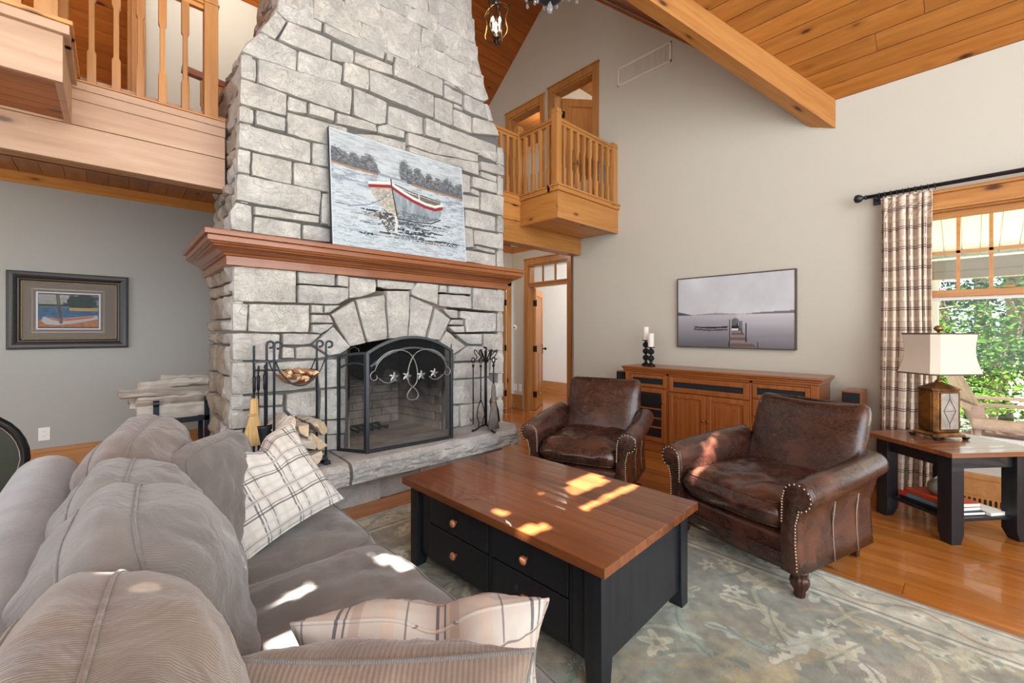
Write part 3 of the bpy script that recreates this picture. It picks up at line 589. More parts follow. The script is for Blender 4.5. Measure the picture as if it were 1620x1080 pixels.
def stone(poly, y=YC, out=.0, name='stone', mat='stone', par=None, jit=.006, frame=None, rough=.006, bulge=.007, inset=-.002, depth=.045, step=.045):
    """poly: list of (a,b) in the face plane; frame maps (a,b,d) to world with d outward"""
    if frame is None: frame = lambda a, b, d: (a, y - d, b)
    n = len(poly); cx = sum(p[0] for p in poly) / n; cz = sum(p[1] for p in poly) / n
    pts = []
    for i in range(n):
        a = poly[i]; b = poly[(i + 1) % n]; L = math.hypot(b[0] - a[0], b[1] - a[1]); k = max(1, int(L / step))
        for j in range(k): pts.append((a[0] + (b[0] - a[0]) * j / k, a[1] + (b[1] - a[1]) * j / k, j == 0))
    ar = 0
    for (x0, z0), (x1, z1) in zip(poly, poly[1:] + poly[:1]): ar += x0 * z1 - x1 * z0
    if ar < 0: pts = pts[::-1]
    m = len(pts); ring = []
    for i in range(m):
        x0, z0, _ = pts[i - 1]; x1, z1, c = pts[i]; x2, z2, _ = pts[(i + 1) % m]
        dx, dz = x2 - x0, z2 - z0; L = math.hypot(dx, dz) or 1; nx, nz = -dz / L, dx / L
        k = inset + R.uniform(0, jit * .7) + (.003 if c else 0)
        ring.append((x1 + nx * k, z1 + nz * k, nx, nz))
    sz = min(math.sqrt(abs(ar) / 2), .3); ro = R.uniform(-.012, .012); tl1, tl2 = R.uniform(-.02, .02), R.uniform(-.03, .03)
    def dd(x, z, base, amp): return out + base + ro + tl1 * (x - cx) + tl2 * (z - cz) + amp * 2.2 * mnoise.noise(Vector((x * 9 + 5, z * 12, y * 3 + ro * 99))) + amp * R.uniform(-.4, .4)
    rings = [[frame(x, z, -depth) for x, z, _, _ in ring], [frame(x, z, -.006 + out) for x, z, _, _ in ring]]
    for f_, base in ((.10, .012), (.35, .012 + bulge * .7), (.68, .012 + bulge)):
        rings.append([frame(x + (cx - x) * (f_ if f_ > .2 else min(.3, .006 / sz)), z + (cz - z) * (f_ if f_ > .2 else min(.3, .007 / sz)), dd(x + (cx - x) * f_, z + (cz - z) * f_, base, rough)) for x, z, _, _ in ring])
    mb = MB(); mb.loft(rings, cap=False); b = len(mb.v); mb.v.append(frame(cx, cz, dd(cx, cz, .012 + bulge, rough)))
    mb.f += [(4 * m + i, 4 * m + (i + 1) % m, b) for i in range(m)]; mb.f.append(tuple(range(m - 1, -1, -1)))
    o = ob(name, mb, M_[mat], par or fp, smooth=True); o.data.set_sharp_from_angle(angle=math.radians(35)); return o
def crop(ox, oy, s, polys, **k):
    for p in polys:
        q = [at(ox + a / s, oy + b / s, Y=YC) for a, b in p]; stone([(v.x, v.z) for v in q], **k)
Rr = [
 [(260,-8),(377,-8),(421,28),(420,121),(291,76),(252,41)], [(382,-8),(495,-8),(495,56),(425,26)], [(251,43),(289,79),(248,146),(189,115)],
 [(294,80),(456,149),(454,229),(258,146)], [(428,33),(655,138),(652,222),(428,122)], [(501,-8),(570,-8),(785,105),(785,188),(500,57)],
 [(121,184),(189,120),(330,189),(326,266),(121,194)], [(330,191),(495,246),(492,318),(327,268)], [(461,155),(539,189),(538,237),(459,222)],
 [(544,190),(683,245),(683,283),(540,235)], [(502,232),(595,261),(592,340),(495,306)], [(119,199),(177,222),(176,306),(117,289)],
 [(181,222),(531,330),(526,430),(370,378),(181,311)], [(114,294),(289,354),(287,435),(177,407),(114,387)], [(294,356),(366,380),(366,423),(291,411)],
 [(370,383),(468,416),(466,454),(370,426)], [(112,392),(167,409),(167,464),(110,454)], [(174,411),(284,442),(282,495),(174,466)],
 [(291,416),(516,476),(516,560),(290,498)], [(535,326),(658,382),(655,462),(620,465),(535,430)], [(472,420),(622,467),(622,495),(472,460)],
 [(625,468),(660,462),(727,490),(727,515),(625,493)], [(665,392),(795,437),(795,502),(735,490),(663,465)], [(800,440),(857,460),(857,520),(800,505)],
 [(520,497),(620,500),(733,530),(733,562),(520,530)], [(737,493),(1002,575),(1002,602),(835,572),(737,540)], [(737,545),(835,577),(1000,607),(1000,655),(840,600),(737,567)],
 [(862,462),(1068,540),(1066,590),(862,523)], [(1072,545),(1095,550),(1097,617),(1072,607)],
 [(595,259),(833,357),(833,440),(595,340)],
 # behind the leaning painting
 [(445,535),(640,590),(640,680),(445,630)], [(645,592),(860,650),(860,720),(645,682)], [(445,640),(560,668),(560,760),(445,735)], [(565,670),(800,728),(800,800),(565,762)], [(805,730),(930,760),(930,830),(805,800)], [(445,745),(700,800),(700,880),(445,840)], [(705,805),(930,850),(930,940),(705,890)], [(865,655),(940,672),(940,750),(865,728)]]
crop(330, 0, 2.348, Rr)
Bb = [
 [(0,10),(20,-8),(310,-8),(295,145),(8,5)], [(310,78),(435,80),(540,140),(545,278),(300,152)], [(312,-8),(438,-8),(438,65),(314,70)], [(445,-8),(606,-8),(600,150),(442,82)],
 [(612,-8),(795,-8),(798,72),(745,80),(770,248),(605,150)], [(748,84),(803,92),(833,290),(775,252)], [(420,220),(590,310),(590,415),(465,370),(415,388)],
 [(548,145),(838,295),(862,468),(806,468),(600,357),(592,310),(552,283)], [(600,362),(802,472),(802,515),(697,480),(600,418)], [(150,290),(350,380),(345,490),(155,412)],
 [(358,385),(458,412),(458,545),(352,495)], [(470,375),(692,485),(692,675),(465,545)], [(705,485),(805,525),(808,577),(700,530)], [(808,472),(862,477),(888,610),(812,580)],
 [(702,535),(890,630),(938,780),(900,795),(745,728),(702,692)], [(150,418),(203,442),(200,497),(150,472)], [(210,445),(590,625),(588,757),(205,592)],
 [(597,655),(742,735),(740,822),(595,762)], [(600,618),(692,662),(692,692),(600,648)], [(750,737),(900,800),(942,938),(752,857)], [(525,750),(665,805),(665,977),(525,925)],
 [(670,845),(815,905),(815,1037),(668,980)], [(672,802),(745,835),(740,868),(672,835)], [(905,802),(940,808),(983,945),(946,940)], [(822,910),(985,958),(1030,1058),(820,1035)]]
crop(580, 0, 4.908, Bb)
Cc = [[(180,75),(745,225),(740,390),(175,265)], [(755,225),(895,250),(895,420),(750,395)], [(175,270),(275,295),(270,475),(170,460)], [(285,295),(600,370),(595,550),(285,480)], [(610,375),(895,432),(895,615),(610,550)], [(165,470),(820,605),(810,790),(160,670)], [(825,615),(895,622),(895,870),(820,862)], [(160,685),(285,715),(285,925),(120,903),(112,760)], [(300,720),(810,800),(808,855),(300,785)], [(300,795),(670,855),(668,975),(295,925)], [(680,860),(830,880),(895,895),(895,1000),(680,975)]]
crop(340, 180, 4.909, Cc)
Dd = [[(850,28),(1000,97),(1000,2),(850,-10)], [(1012,-5),(1062,5),(1058,122),(1010,102)], [(860,82),(1058,132),(1055,210),(860,157)], [(865,167),(1000,215),(995,264),(862,207)], [(685,182),(775,207),(770,352),(690,350)], [(785,212),(1000,270),(1000,362),(785,302)], [(1008,215),(1058,225),(1056,377),(1005,367)], [(780,310),(850,340),(848,382),(770,352)], [(690,362),(845,392),(845,497),(695,472)], [(858,345),(1058,387),(1055,552),(855,502)], [(730,492),(990,557),(990,682),(725,632)], [(1000,560),(1055,567),(1055,700),(998,687)], [(700,645),(790,658),(795,822),(715,822)], [(800,667),(1055,707),(1055,832),(805,792)], [(810,802),(985,842),(980,872),(812,835)], [(722,840),(990,882),(990,985),(725,935)], [(998,845),(1055,842),(1058,990),(995,985)]]
crop(600, 240, 5.4, Dd)
Ee = [[(340,395),(830,435),(826,682),(340,668)], [(840,440),(1135,463),(1132,550),(840,532)], [(1145,465),(1235,475),(1230,562),(1142,550)], [(842,542),(1235,567),(1235,650),(1160,692),(842,685)], [(332,680),(450,690),(440,905),(330,905)], [(460,690),(930,700),(925,912),(450,905)], [(942,695),(1032,700),(1028,765),(940,762)], [(1040,702),(1170,700),(1085,765),(1040,765)], [(940,772),(1085,775),(1115,838),(940,838)], [(945,848),(1120,848),(1015,925),(940,915)]]
crop(300, 340, 4.911, Ee)
Ff = [[(115,318),(308,322),(300,425),(115,425)], [(315,320),(470,322),(430,363),(315,365)], [(315,372),(365,375),(365,418),(312,418)], [(370,375),(432,370),(500,412),(445,420),(370,420)], [(438,362),(516,290),(585,373),(545,402),(500,408)],
 [(512,245),(602,190),(650,358),(588,372)], [(608,185),(722,165),(732,343),(656,357)], [(728,150),(820,150),(812,335),(738,343)], [(828,170),(916,212),(885,338),(817,335)], [(922,218),(980,262),(940,348),(892,340)], [(968,308),(1045,370),(998,402),(944,354)],
 [(583,95),(690,106),(690,155),(610,180),(583,180)], [(697,105),(845,120),(840,146),(728,142),(697,135)], [(850,118),(935,126),(930,207),(826,167),(826,152)], [(940,126),(970,130),(970,158),(938,156)], [(976,130),(1068,138),(1065,165),(975,160)], [(937,162),(1065,172),(1065,222),(935,212)], [(1072,138),(1197,150),(1195,234),(1072,225)],
 [(955,222),(1015,228),(1012,260),(985,260)], [(985,264),(1037,265),(1035,287),(975,284)], [(972,292),(1037,290),(1037,316),(998,316)], [(1020,230),(1165,240),(1160,312),(1042,315),(1040,262),(1020,258)], [(1170,240),(1196,242),(1196,315),(1168,313)], [(1002,322),(1108,322),(1108,362),(1052,362)], [(1115,320),(1195,322),(1195,388),(1115,385)],
 [(1052,370),(1110,370),(1140,392),(1140,425),(997,430),(1002,404)], [(1145,394),(1195,396),(1195,480),(1140,478)], [(995,438),(1135,432),(1135,490),(992,500)], [(992,505),(1135,495),(1152,515),(1152,590),(1020,600),(992,600)], [(1160,515),(1195,515),(1195,573),(1158,573)], [(992,605),(1015,605),(1015,690),(990,695)], [(1022,605),(1195,582),(1195,660),(1025,690)],
 [(115,432),(200,432),(200,560),(115,562)], [(115,570),(198,568),(196,620),(115,625)], [(115,632),(196,627),(196,695),(115,700)]]
crop(320, 400, 2.512, Ff)
Gg = [[(85,250),(215,250),(215,300),(85,300)], [(222,250),(480,238),(480,294),(222,298)], [(85,308),(480,300),(480,412),(230,438),(85,448)], [(290,450),(480,425),(478,590),(330,598),(288,560)], [(90,460),(275,455),(268,520),(85,530)], [(505,425),(665,415),(665,605),(500,618)], [(490,240),(665,225),(665,405),(505,415),(490,300)], [(85,545),(275,530),(275,655),(80,668)], [(85,675),(280,665),(280,740),(85,755)], [(290,608),(480,610),(480,690),(290,705)], [(490,628),(665,615),(665,700),(490,710)], [(290,715),(660,708),(660,800),(290,815)], [(85,765),(280,750),(280,820),(85,840)]]
crop(380, 510, 4, Gg)
# rows above the top of the frame
z = 3.66
while z < TOPZ - .1:
    h = R.uniform(.19, .3); za, zb = z, min(z + h, TOPZ)
    xa = edge(outline_l, (za + zb) / 2) ; xb = edge(outline_r, (za + zb) / 2)
    xa = max(xa, .86 + (za - 3.66) / .87 * 1.62) if za < 4.5 else xa
    x = xa
    while x < xb - .06:
        L = R.uniform(.2, .55); x2 = x + L
        if xb - x2 < .15: x2 = xb
        if za > 4.5 or x2 > .9: stone([(x, za), (x2, za), (x2, zb), (x, zb)])
        x = x2
    z = zb
# side faces: rough random rubble
def side_face(xf, sgn, n):
    z = .02; frame = lambda zc: (lambda a, b, d: (xf(b) + sgn * d, a, b))
    while z < 4.4:
        h = R.choice((.09, .13, .17, .22)); y = YC + .005
        while y < YB - .03:
            L = R.uniform(.14, .34); y2 = min(y + L, YB); y2 = YB if YB - y2 < .08 else y2
            stone([(y, z), (y2, z), (y2, z + h), (y, z + h)], frame=frame(z), mat='rubble' if y > YC + .2 else 'stone', bulge=.016, rough=.012, out=.0, inset=.005, step=.06); y = y2
        z += h
side_face(lambda z: edge(outline_l, z) + .02, -1, 0)
z = .02
while z < 3.1:   # right side, larger stones
    y = YC + .005
    while y < YB - .03:
        y2 = min(y + R.uniform(.25, .45), YB); y2 = YB if YB - y2 < .1 else y2
        stone([(y, z), (y2, z), (y2, z + .24), (y, z + .24)], frame=lambda a, b, d: (XR - .02 + d, a, b), mat='stone', step=.08); y = y2
    z += .24
# firebox
fb = ob('firebox', MB().box(OX0 - .01, OX0 + .005, YC + .02, 4.12, .40, 1.262).box(OX1 - .005, OX1 + .01, YC + .02, 4.12, .40, 1.262).box(OX0, OX1, 4.10, 4.12, .4, 1.262).box(OX0, OX1, YC + .02, 4.12, 1.25, 1.262).box(OX0, OX1, YC, 4.12, .38, .402), M_['soot'], fp)
for r_ in range(11):
    for k in range(-1, 5):
        xa = OX0 + .12 + k * .2 + (r_ % 2) * .1; x2 = min(xa + .195, OX1 - .09); xa = max(xa, OX0 + .1)
        if x2 - xa > .03: ob('firebrick', B(xa, x2, 4.07 + R.uniform(0, .004), 4.1, .402 + r_ * .077, .402 + r_ * .077 + .072), M_['soot'], fb)
for sgn in (0, 1):
    for r_ in range(11):
        for k in range(3):
            ya = YC + .06 + k * .24 + (r_ % 2) * .1; yb = min(ya + .235, 4.07); f0 = (ya - YC) / .72; f1 = (yb - YC) / .72
            if yb - ya < .04: continue
            z0 = .402 + r_ * .077; z1 = z0 + .072; s = lambda f: (OX0 + .012 + .09 * f) if sgn == 0 else (OX1 - .012 - .09 * f); e = .012 if sgn == 0 else -.012
            ob('firebrick', MB().loft([[(s(f0), ya, z0), (s(f1), yb, z0), (s(f1) - e, yb, z0), (s(f0) - e, ya, z0)], [(s(f0), ya, z1), (s(f1), yb, z1), (s(f1) - e, yb, z1), (s(f0) - e, ya, z1)]]), M_['soot'], fb)
# fire grate
g = thing('fire_grate', 'low dark steel log grate on the firebox floor behind the screen', 'grate', (1.62, 3.66, .402))
ob('top_bar', MB().bar((1.50, 3.6, .47), (1.82, 3.6, .47), .03, .015).bar((1.50, 3.78, .47), (1.82, 3.78, .47), .03, .015), M_['steel'], g)
for k in range(5): ob('cross_bar', MB().bar((1.53 + k * .065, 3.56, .462), (1.53 + k * .065, 3.82, .462), .015, .012), M_['steel'], g)
for a in (1.52, 1.80):
    for b in (3.6, 3.78): ob('leg', MB().bar((a, b, .402), (a, b, .465), .015, .015), M_['steel'], g)
# hearth
hs = thing('hearth', 'raised hearth of thick rock-faced limestone slabs in front of the fireplace', 'hearth', (1.7, 3.1, 0))
def slab(x0, x1, yf, rnd=False):
    n = max(8, int((x1 - x0) / .018)); rings = []; K = 16
    for i in range(n + 1):
        x = x0 + .004 + (x1 - x0 - .008) * i / n; ring = []; yb = 3.37; cut = max(0, (x - (x1 - .16)) / .16) ** 2 * .14 if rnd else 0
        top = .398 + .006 * mnoise.noise(Vector((x * 5, 1, 1)))
        for k in range(K + 1):
            f = k / K; z = .25 + (top - .25) * f; e = min(1, f / .08, (1 - f) / .10); nz = 0
            for s_, am in ((5, .020), (12, .014), (30, .007)): nz += am * (abs(mnoise.noise(Vector((x * s_, z * s_ * 2.6, 3.3 + s_)))) * 2 - .5)
            y = yf + .02 - nz * e + .035 * max(0, (f - .72) / .28) ** 1.3 + .008 * max(0, (.15 - f) / .15)
            ring.append((x, y + cut, z))
        ring += [(x, yf + .10 + cut, top + .004 + .002 * mnoise.noise(Vector((x * 20, 4, 1)))), (x, yf + .2 + cut * .5, .403), (x, yb, .402), (x, yb, .25)]; rings.append(ring)
    return MB().loft(rings)
for sl_ in (slab(.35, 1.203, 2.925), slab(1.217, 2.93, 2.92, True)): o = ob('hearth_slab', sl_, M_['hearth'], hs, smooth=True); o.data.set_sharp_from_angle(angle=math.radians(32))
ob('riser_core', B(.5, 2.8, 3.2, 3.36, 0, .25), M_['mortar'], hs)
x = .45
for L in (.26, .2, .21, .42, .35, .3, .32, .3): stone([(x, .005), (x + L, .005), (x + L, .247), (x, .247)], y=3.185, par=hs, mat='hearth', name='riser_stone', bulge=.006); x += L
stone([(3.19, .005), (3.35, .005), (3.35, .247), (3.19, .247)], par=hs, mat='hearth', name='riser_stone', frame=lambda a, b, d: (2.81 + d, a, b))
# mantel
mt = thing('mantel_shelf', 'reddish stained pine mantel with stepped crown moulding around the chimney', 'mantel', (1.79, 3.3, 1.76))
def wrap(o, z0, z1, name):
    m = MB(); xa, xb = XL - o, XR + o; ya, yb = YC - o, YB + .02
    m.box(xa, xb, ya, YC + .05, z0, z1); m.box(xa, XL + .03, YC + .05, yb, z0, z1).box(XR - .03, xb, YC + .05, yb, z0, z1)
    return ob(name, m, M_['mantel'], mt, bevel=.004)
wrap(.167, 1.932, 1.966, 'shelf_board'); wrap(.150, 1.895, 1.932, 'upper_moulding'); wrap(.035, 1.763, 1.825, 'lower_board')
def wprof(p, name):
    m = MB()
    def ring(o): return o
    rings = []
    for o, z in p: rings.append([(XL - o, YB + .02, z), (XL - o, YC - o, z), (XR + o, YC - o, z), (XR + o, YB + .02, z), (XR + .0, YB + .02, z), (XR, YC, z), (XL, YC, z), (XL, YB + .02, z)])
    m.loft(rings); return ob(name, m, M_['mantel'], mt, bevel=.002, seg=1)
wprof([(.045, 1.825), (.05, 1.84), (.062, 1.843), (.075, 1.855), (.098, 1.867), (.115, 1.872), (.115, 1.880), (.132, 1.882), (.14, 1.895)], 'cove_moulding')
# ---------------------------------------------------------------- soft things
def frameM(c, nrm, up):
    n = Vector(nrm).normalized(); u = Vector(up); u = (u - n * u.dot(n)).normalized(); r = u.cross(n)
    return Matrix(((r.x, n.x, u.x, c[0]), (r.y, n.y, u.y, c[1]), (r.z, n.z, u.z, c[2]), (0, 0, 0, 1)))   # local x right, y normal, z up
def sqo(a, b, n=5.0):
    # map a square grid point to a rounded-rectangle outline
    m = max(abs(a), abs(b)); 
    if m < 1e-9: return 0, 0
    l = (abs(a / m) ** n + abs(b / m) ** n) ** (1 / n); return a / l * (1 + .0), b / l
def pillow(name, label, cat, c, nrm, up, w_, h_, th, mat, group=None, chop=0, n=44, seam='cord', pin=.16, wr=.012, seed=0, per=1.0):
    M = frameM(c, nrm, up); r = thing(name, label, cat, M=M, group=group)
    def pos(a, b, sgn):
        e = 1 - pin * .35 * (a * a * (1 - b * b) * 0 + 0)
        x = a * w_ / 2 * (1 - pin * .5 * (1 - b * b) * abs(a) ** 3); z = b * h_ / 2 * (1 - pin * .5 * (1 - a * a) * abs(b) ** 3)
        t = (max(0, 1 - abs(a) ** 2.6) * max(0, 1 - abs(b) ** 2.6)) ** .55
        y = sgn * th / 2 * t * (1 + .25 * mnoise.noise(Vector((a * 2 + seed, b * 2, sgn))))
        y += wr * mnoise.noise(Vector((a * 5 + seed, b * 5, sgn * 3.1))) * (t ** .5) + .35 * wr * mnoise.noise(Vector((a * 13 + seed, b * 13, sgn * 3.1)))*(t ** .3)
        if chop:
            k = math.exp(-((a - .08) / .22) ** 2) * max(0, (b + .15)) ; z -= chop * k * 1.0; y += sgn * .02 * k * t
        return (x, y, z)
    mb = MB(); uv = []
    for sgn in (1, -1):
        b0 = len(mb.v)
        for i in range(n + 1):
            for j in range(n + 1):
                a, b = -1 + 2 * i / n, -1 + 2 * j / n; a = math.sin(a * PI / 2) * .35 + a * .65; b = math.sin(b * PI / 2) * .35 + b * .65
                mb.v.append(pos(a, b, sgn)); uv.append((a * w_ / 2 * per, b * h_ / 2 * per))
        mb.f += [(b0 + i * (n + 1) + j, b0 + (i + 1) * (n + 1) + j, b0 + (i + 1) * (n + 1) + j + 1, b0 + i * (n + 1) + j + 1) for i in range(n) for j in range(n)]
    mb.uv = uv; o = ob('cover', mb, M_[mat], r, local=True, smooth=True)
    pts = [pos(-1 + 2 * k / 24, -1, 0) for k in range(24)] + [pos(1, -1 + 2 * k / 24, 0) for k in range(24)] + [pos(1 - 2 * k / 24, 1, 0) for k in range(24)] + [pos(-1, 1 - 2 * k / 24, 0) for k in range(24)]
    q = MB().tube([Vector(p) for p in pts], .0045, 6, closed=True); q.uv = [(v[0], v[2]) for v in q.v]; ob('piping', q, M_[seam], r, local=True, smooth=True)
    return r
def boxcush(name, label, c, nrm, up, w_, h_, g, bulge, mat, group, seed=0, n=30, sag=.03, cat='cushion', parent=None, rnd=4.0, pipe=True):
    """boxed cushion: two bulging faces joined by a gusset of width g"""
    M = frameM(c, nrm, up)
    r = thing(name, label, cat, M=M, group=group) if parent is None else None
    def outl(a, b):
        x, z = sqo(a, b, rnd); wob = 1 + .03 * mnoise.noise(Vector((x * 2 + seed, z * 2, seed)))
        X = x * w_ / 2 * wob; Z = z * h_ / 2 * wob; Z -= sag * (1 - x * x) * max(0, z) ** 2 * 0 - sag * (x * x) * 0
        return X, Z
    def disp(p, k=.017): return k * mnoise.noise(Vector((p[0] * 9 + seed * 3, p[1] * 9, p[2] * 9))) + k * .6 * mnoise.noise(Vector((p[0] * 24 + seed * 3, p[1] * 24, p[2] * 24)))
    mb = MB(); uv = []
    for sgn in (1, -1):
        b0 = len(mb.v)
        for i in range(n + 1):
            for j in range(n + 1):
                a, b = -1 + 2 * i / n, -1 + 2 * j / n; m_ = max(abs(a), abs(b)); mm = m_ ** .8; s_ = (mm / m_) if m_ > 1e-6 else 1
                X, Z = outl(a * s_, b * s_); t = (max(0, 1 - abs(mm) ** 2.4)) ** .6
                y = sgn * (g / 2 + bulge * t * (1 + .3 * mnoise.noise(Vector((X * 3 + seed, Z * 3, sgn))))); p = (X, y, Z); d = disp(p) * min(1, t * 2)
                mb.v.append((X, y + sgn * d, Z)); uv.append((X, Z))
        mb.f += [(b0 + i * (n + 1) + j, b0 + (i + 1) * (n + 1) + j, b0 + (i + 1) * (n + 1) + j + 1, b0 + i * (n + 1) + j + 1) for i in range(n) for j in range(n)]
    # gusset
    ed = [(-1 + 2 * k / n, -1) for k in range(n)] + [(1, -1 + 2 * k / n) for k in range(n)] + [(1 - 2 * k / n, 1) for k in range(n)] + [(-1, 1 - 2 * k / n) for k in range(n)]
    ol = [outl(*e) for e in ed]; m = len(ol); k_ = 9; b0 = len(mb.v); L = 0
    for i in range(m + 1):
        X, Z = ol[i % m]; X0, Z0 = ol[i - 1]; 
        if i: L += math.hypot(X - X0, Z - Z0)
        l_ = math.hypot(X, Z)
        for q in range(k_ + 1):
            f = q / k_; y = -g / 2 + g * f; o_ = math.sin(PI * f) * .055 * g / .18 + disp((X, y, Z), .012) * math.sin(PI * f)
            mb.v.append((X + X / l_ * o_, y, Z + Z / l_ * o_)); uv.append((y if False else L, y))
    mb.f += [(b0 + i * (k_ + 1) + q, b0 + (i + 1) * (k_ + 1) + q, b0 + (i + 1) * (k_ + 1) + q + 1, b0 + i * (k_ + 1) + q + 1) for i in range(m) for q in range(k_)]
    mb.uv = uv; par = r if parent is None else parent
    if parent is not None:
        mb.v = [M @ Vector(v) for v in mb.v]
    o = ob('cover' if parent is None else name, mb, M_[mat], par, local=parent is None, smooth=True)
    if pipe:
        for s_ in (1, -1):
            pts = [Vector((X * 1.003, s_ * g / 2, Z * 1.003)) for X, Z in ol]
            if parent is not None: pts = [M @ p for p in pts]
            q = MB().tube(pts, .0042, 6, closed=True); q.uv = [(i * .004, 0) for i in range(len(q.v))]; ob('piping', q, M_[mat], r if parent is None else o, local=parent is None, smooth=True)
    return r or o
# ---------------------------------------------------------------- rug
def raster(wd, ht, fn): 
    yy, xx = np.mgrid[0:ht, 0:wd]; return fn(xx / (wd - 1), yy / (ht - 1))
def vn(x, y, s, seed=0):
    rs = np.random.RandomState(seed); g = rs.rand(64, 64); x = x * s; y = y * s; xi = np.floor(x).astype(int); yi = np.floor(y).astype(int); fx = x - xi; fy = y - yi
    fx = fx * fx * (3 - 2 * fx); fy = fy * fy * (3 - 2 * fy); G = lambda a, b: g[a % 64, b % 64]
    return (G(xi, yi) * (1 - fx) + G(xi + 1, yi) * fx) * (1 - fy) + (G(xi, yi + 1) * (1 - fx) + G(xi + 1, yi + 1) * fx) * fy
def fbm(x, y, s, seed=0, o=4): return sum(vn(x, y, s * 2 ** k, seed + k) * .5 ** k for k in range(o)) / sum(.5 ** k for k in range(o))
def poly_mask(X, Y, pts):
    ins = np.zeros(X.shape, bool); n = len(pts)
    for i in range(n):
        x0, y0 = pts[i]; x1, y1 = pts[(i + 1) % n]
        if y0 == y1: continue
        c = ((Y >= min(y0, y1)) & (Y < max(y0, y1))) & (X < x0 + (Y - y0) * (x1 - x0) / (y1 - y0)); ins ^= c
    return ins
def seg_mask(X, Y, a, b, w0):
    dx, dy = b[0] - a[0], b[1] - a[1]; L = dx * dx + dy * dy + 1e-12; t = np.clip(((X - a[0]) * dx + (Y - a[1]) * dy) / L, 0, 1)
    return (X - a[0] - t * dx) ** 2 + (Y - a[1] - t * dy) ** 2 < w0 * w0
def srgb(h): h = h.lstrip('#'); return np.array([int(h[i:i + 2], 16) / 255 for i in (0, 2, 4)])
def color_mesh(name, img, pos, mat, parent=None, thick=None, local=False, kind=None):
    """img HxWx3 sRGB -> grid with colours; pos(u,v)->world (v up)"""
    H, W, _ = img.shape; me = bpy.data.meshes.new(name)
    u = np.linspace(0, 1, W); v = np.linspace(0, 1, H); V = [pos(a, b) for b in v for a in u]
    idx = np.arange(H * W).reshape(H, W); q = np.stack([idx[:-1, :-1], idx[:-1, 1:], idx[1:, 1:], idx[1:, :-1]], -1).reshape(-1, 4)
    me.from_pydata(V, [], q.tolist()); at_ = me.color_attributes.new('Col', 'FLOAT_COLOR', 'POINT')
    im = np.clip(img, 0, 1); li = np.where(im <= .04045, im / 12.92, ((im + .055) / 1.055) ** 2.4); rgba = np.concatenate([li.reshape(-1, 3), np.ones((H * W, 1))], 1).astype(np.float32)
    at_.data.foreach_set('color', rgba.ravel()); me.materials.append(M_[mat]); o = bpy.data.objects.new(name, me); C.objects.link(o)
    if parent is not None:
        o.parent = parent
        if not local: me.transform(WM[parent.name].inverted())
    WM[o.name] = WM.get(parent.name, Matrix()) if parent is not None else Matrix()
    return o
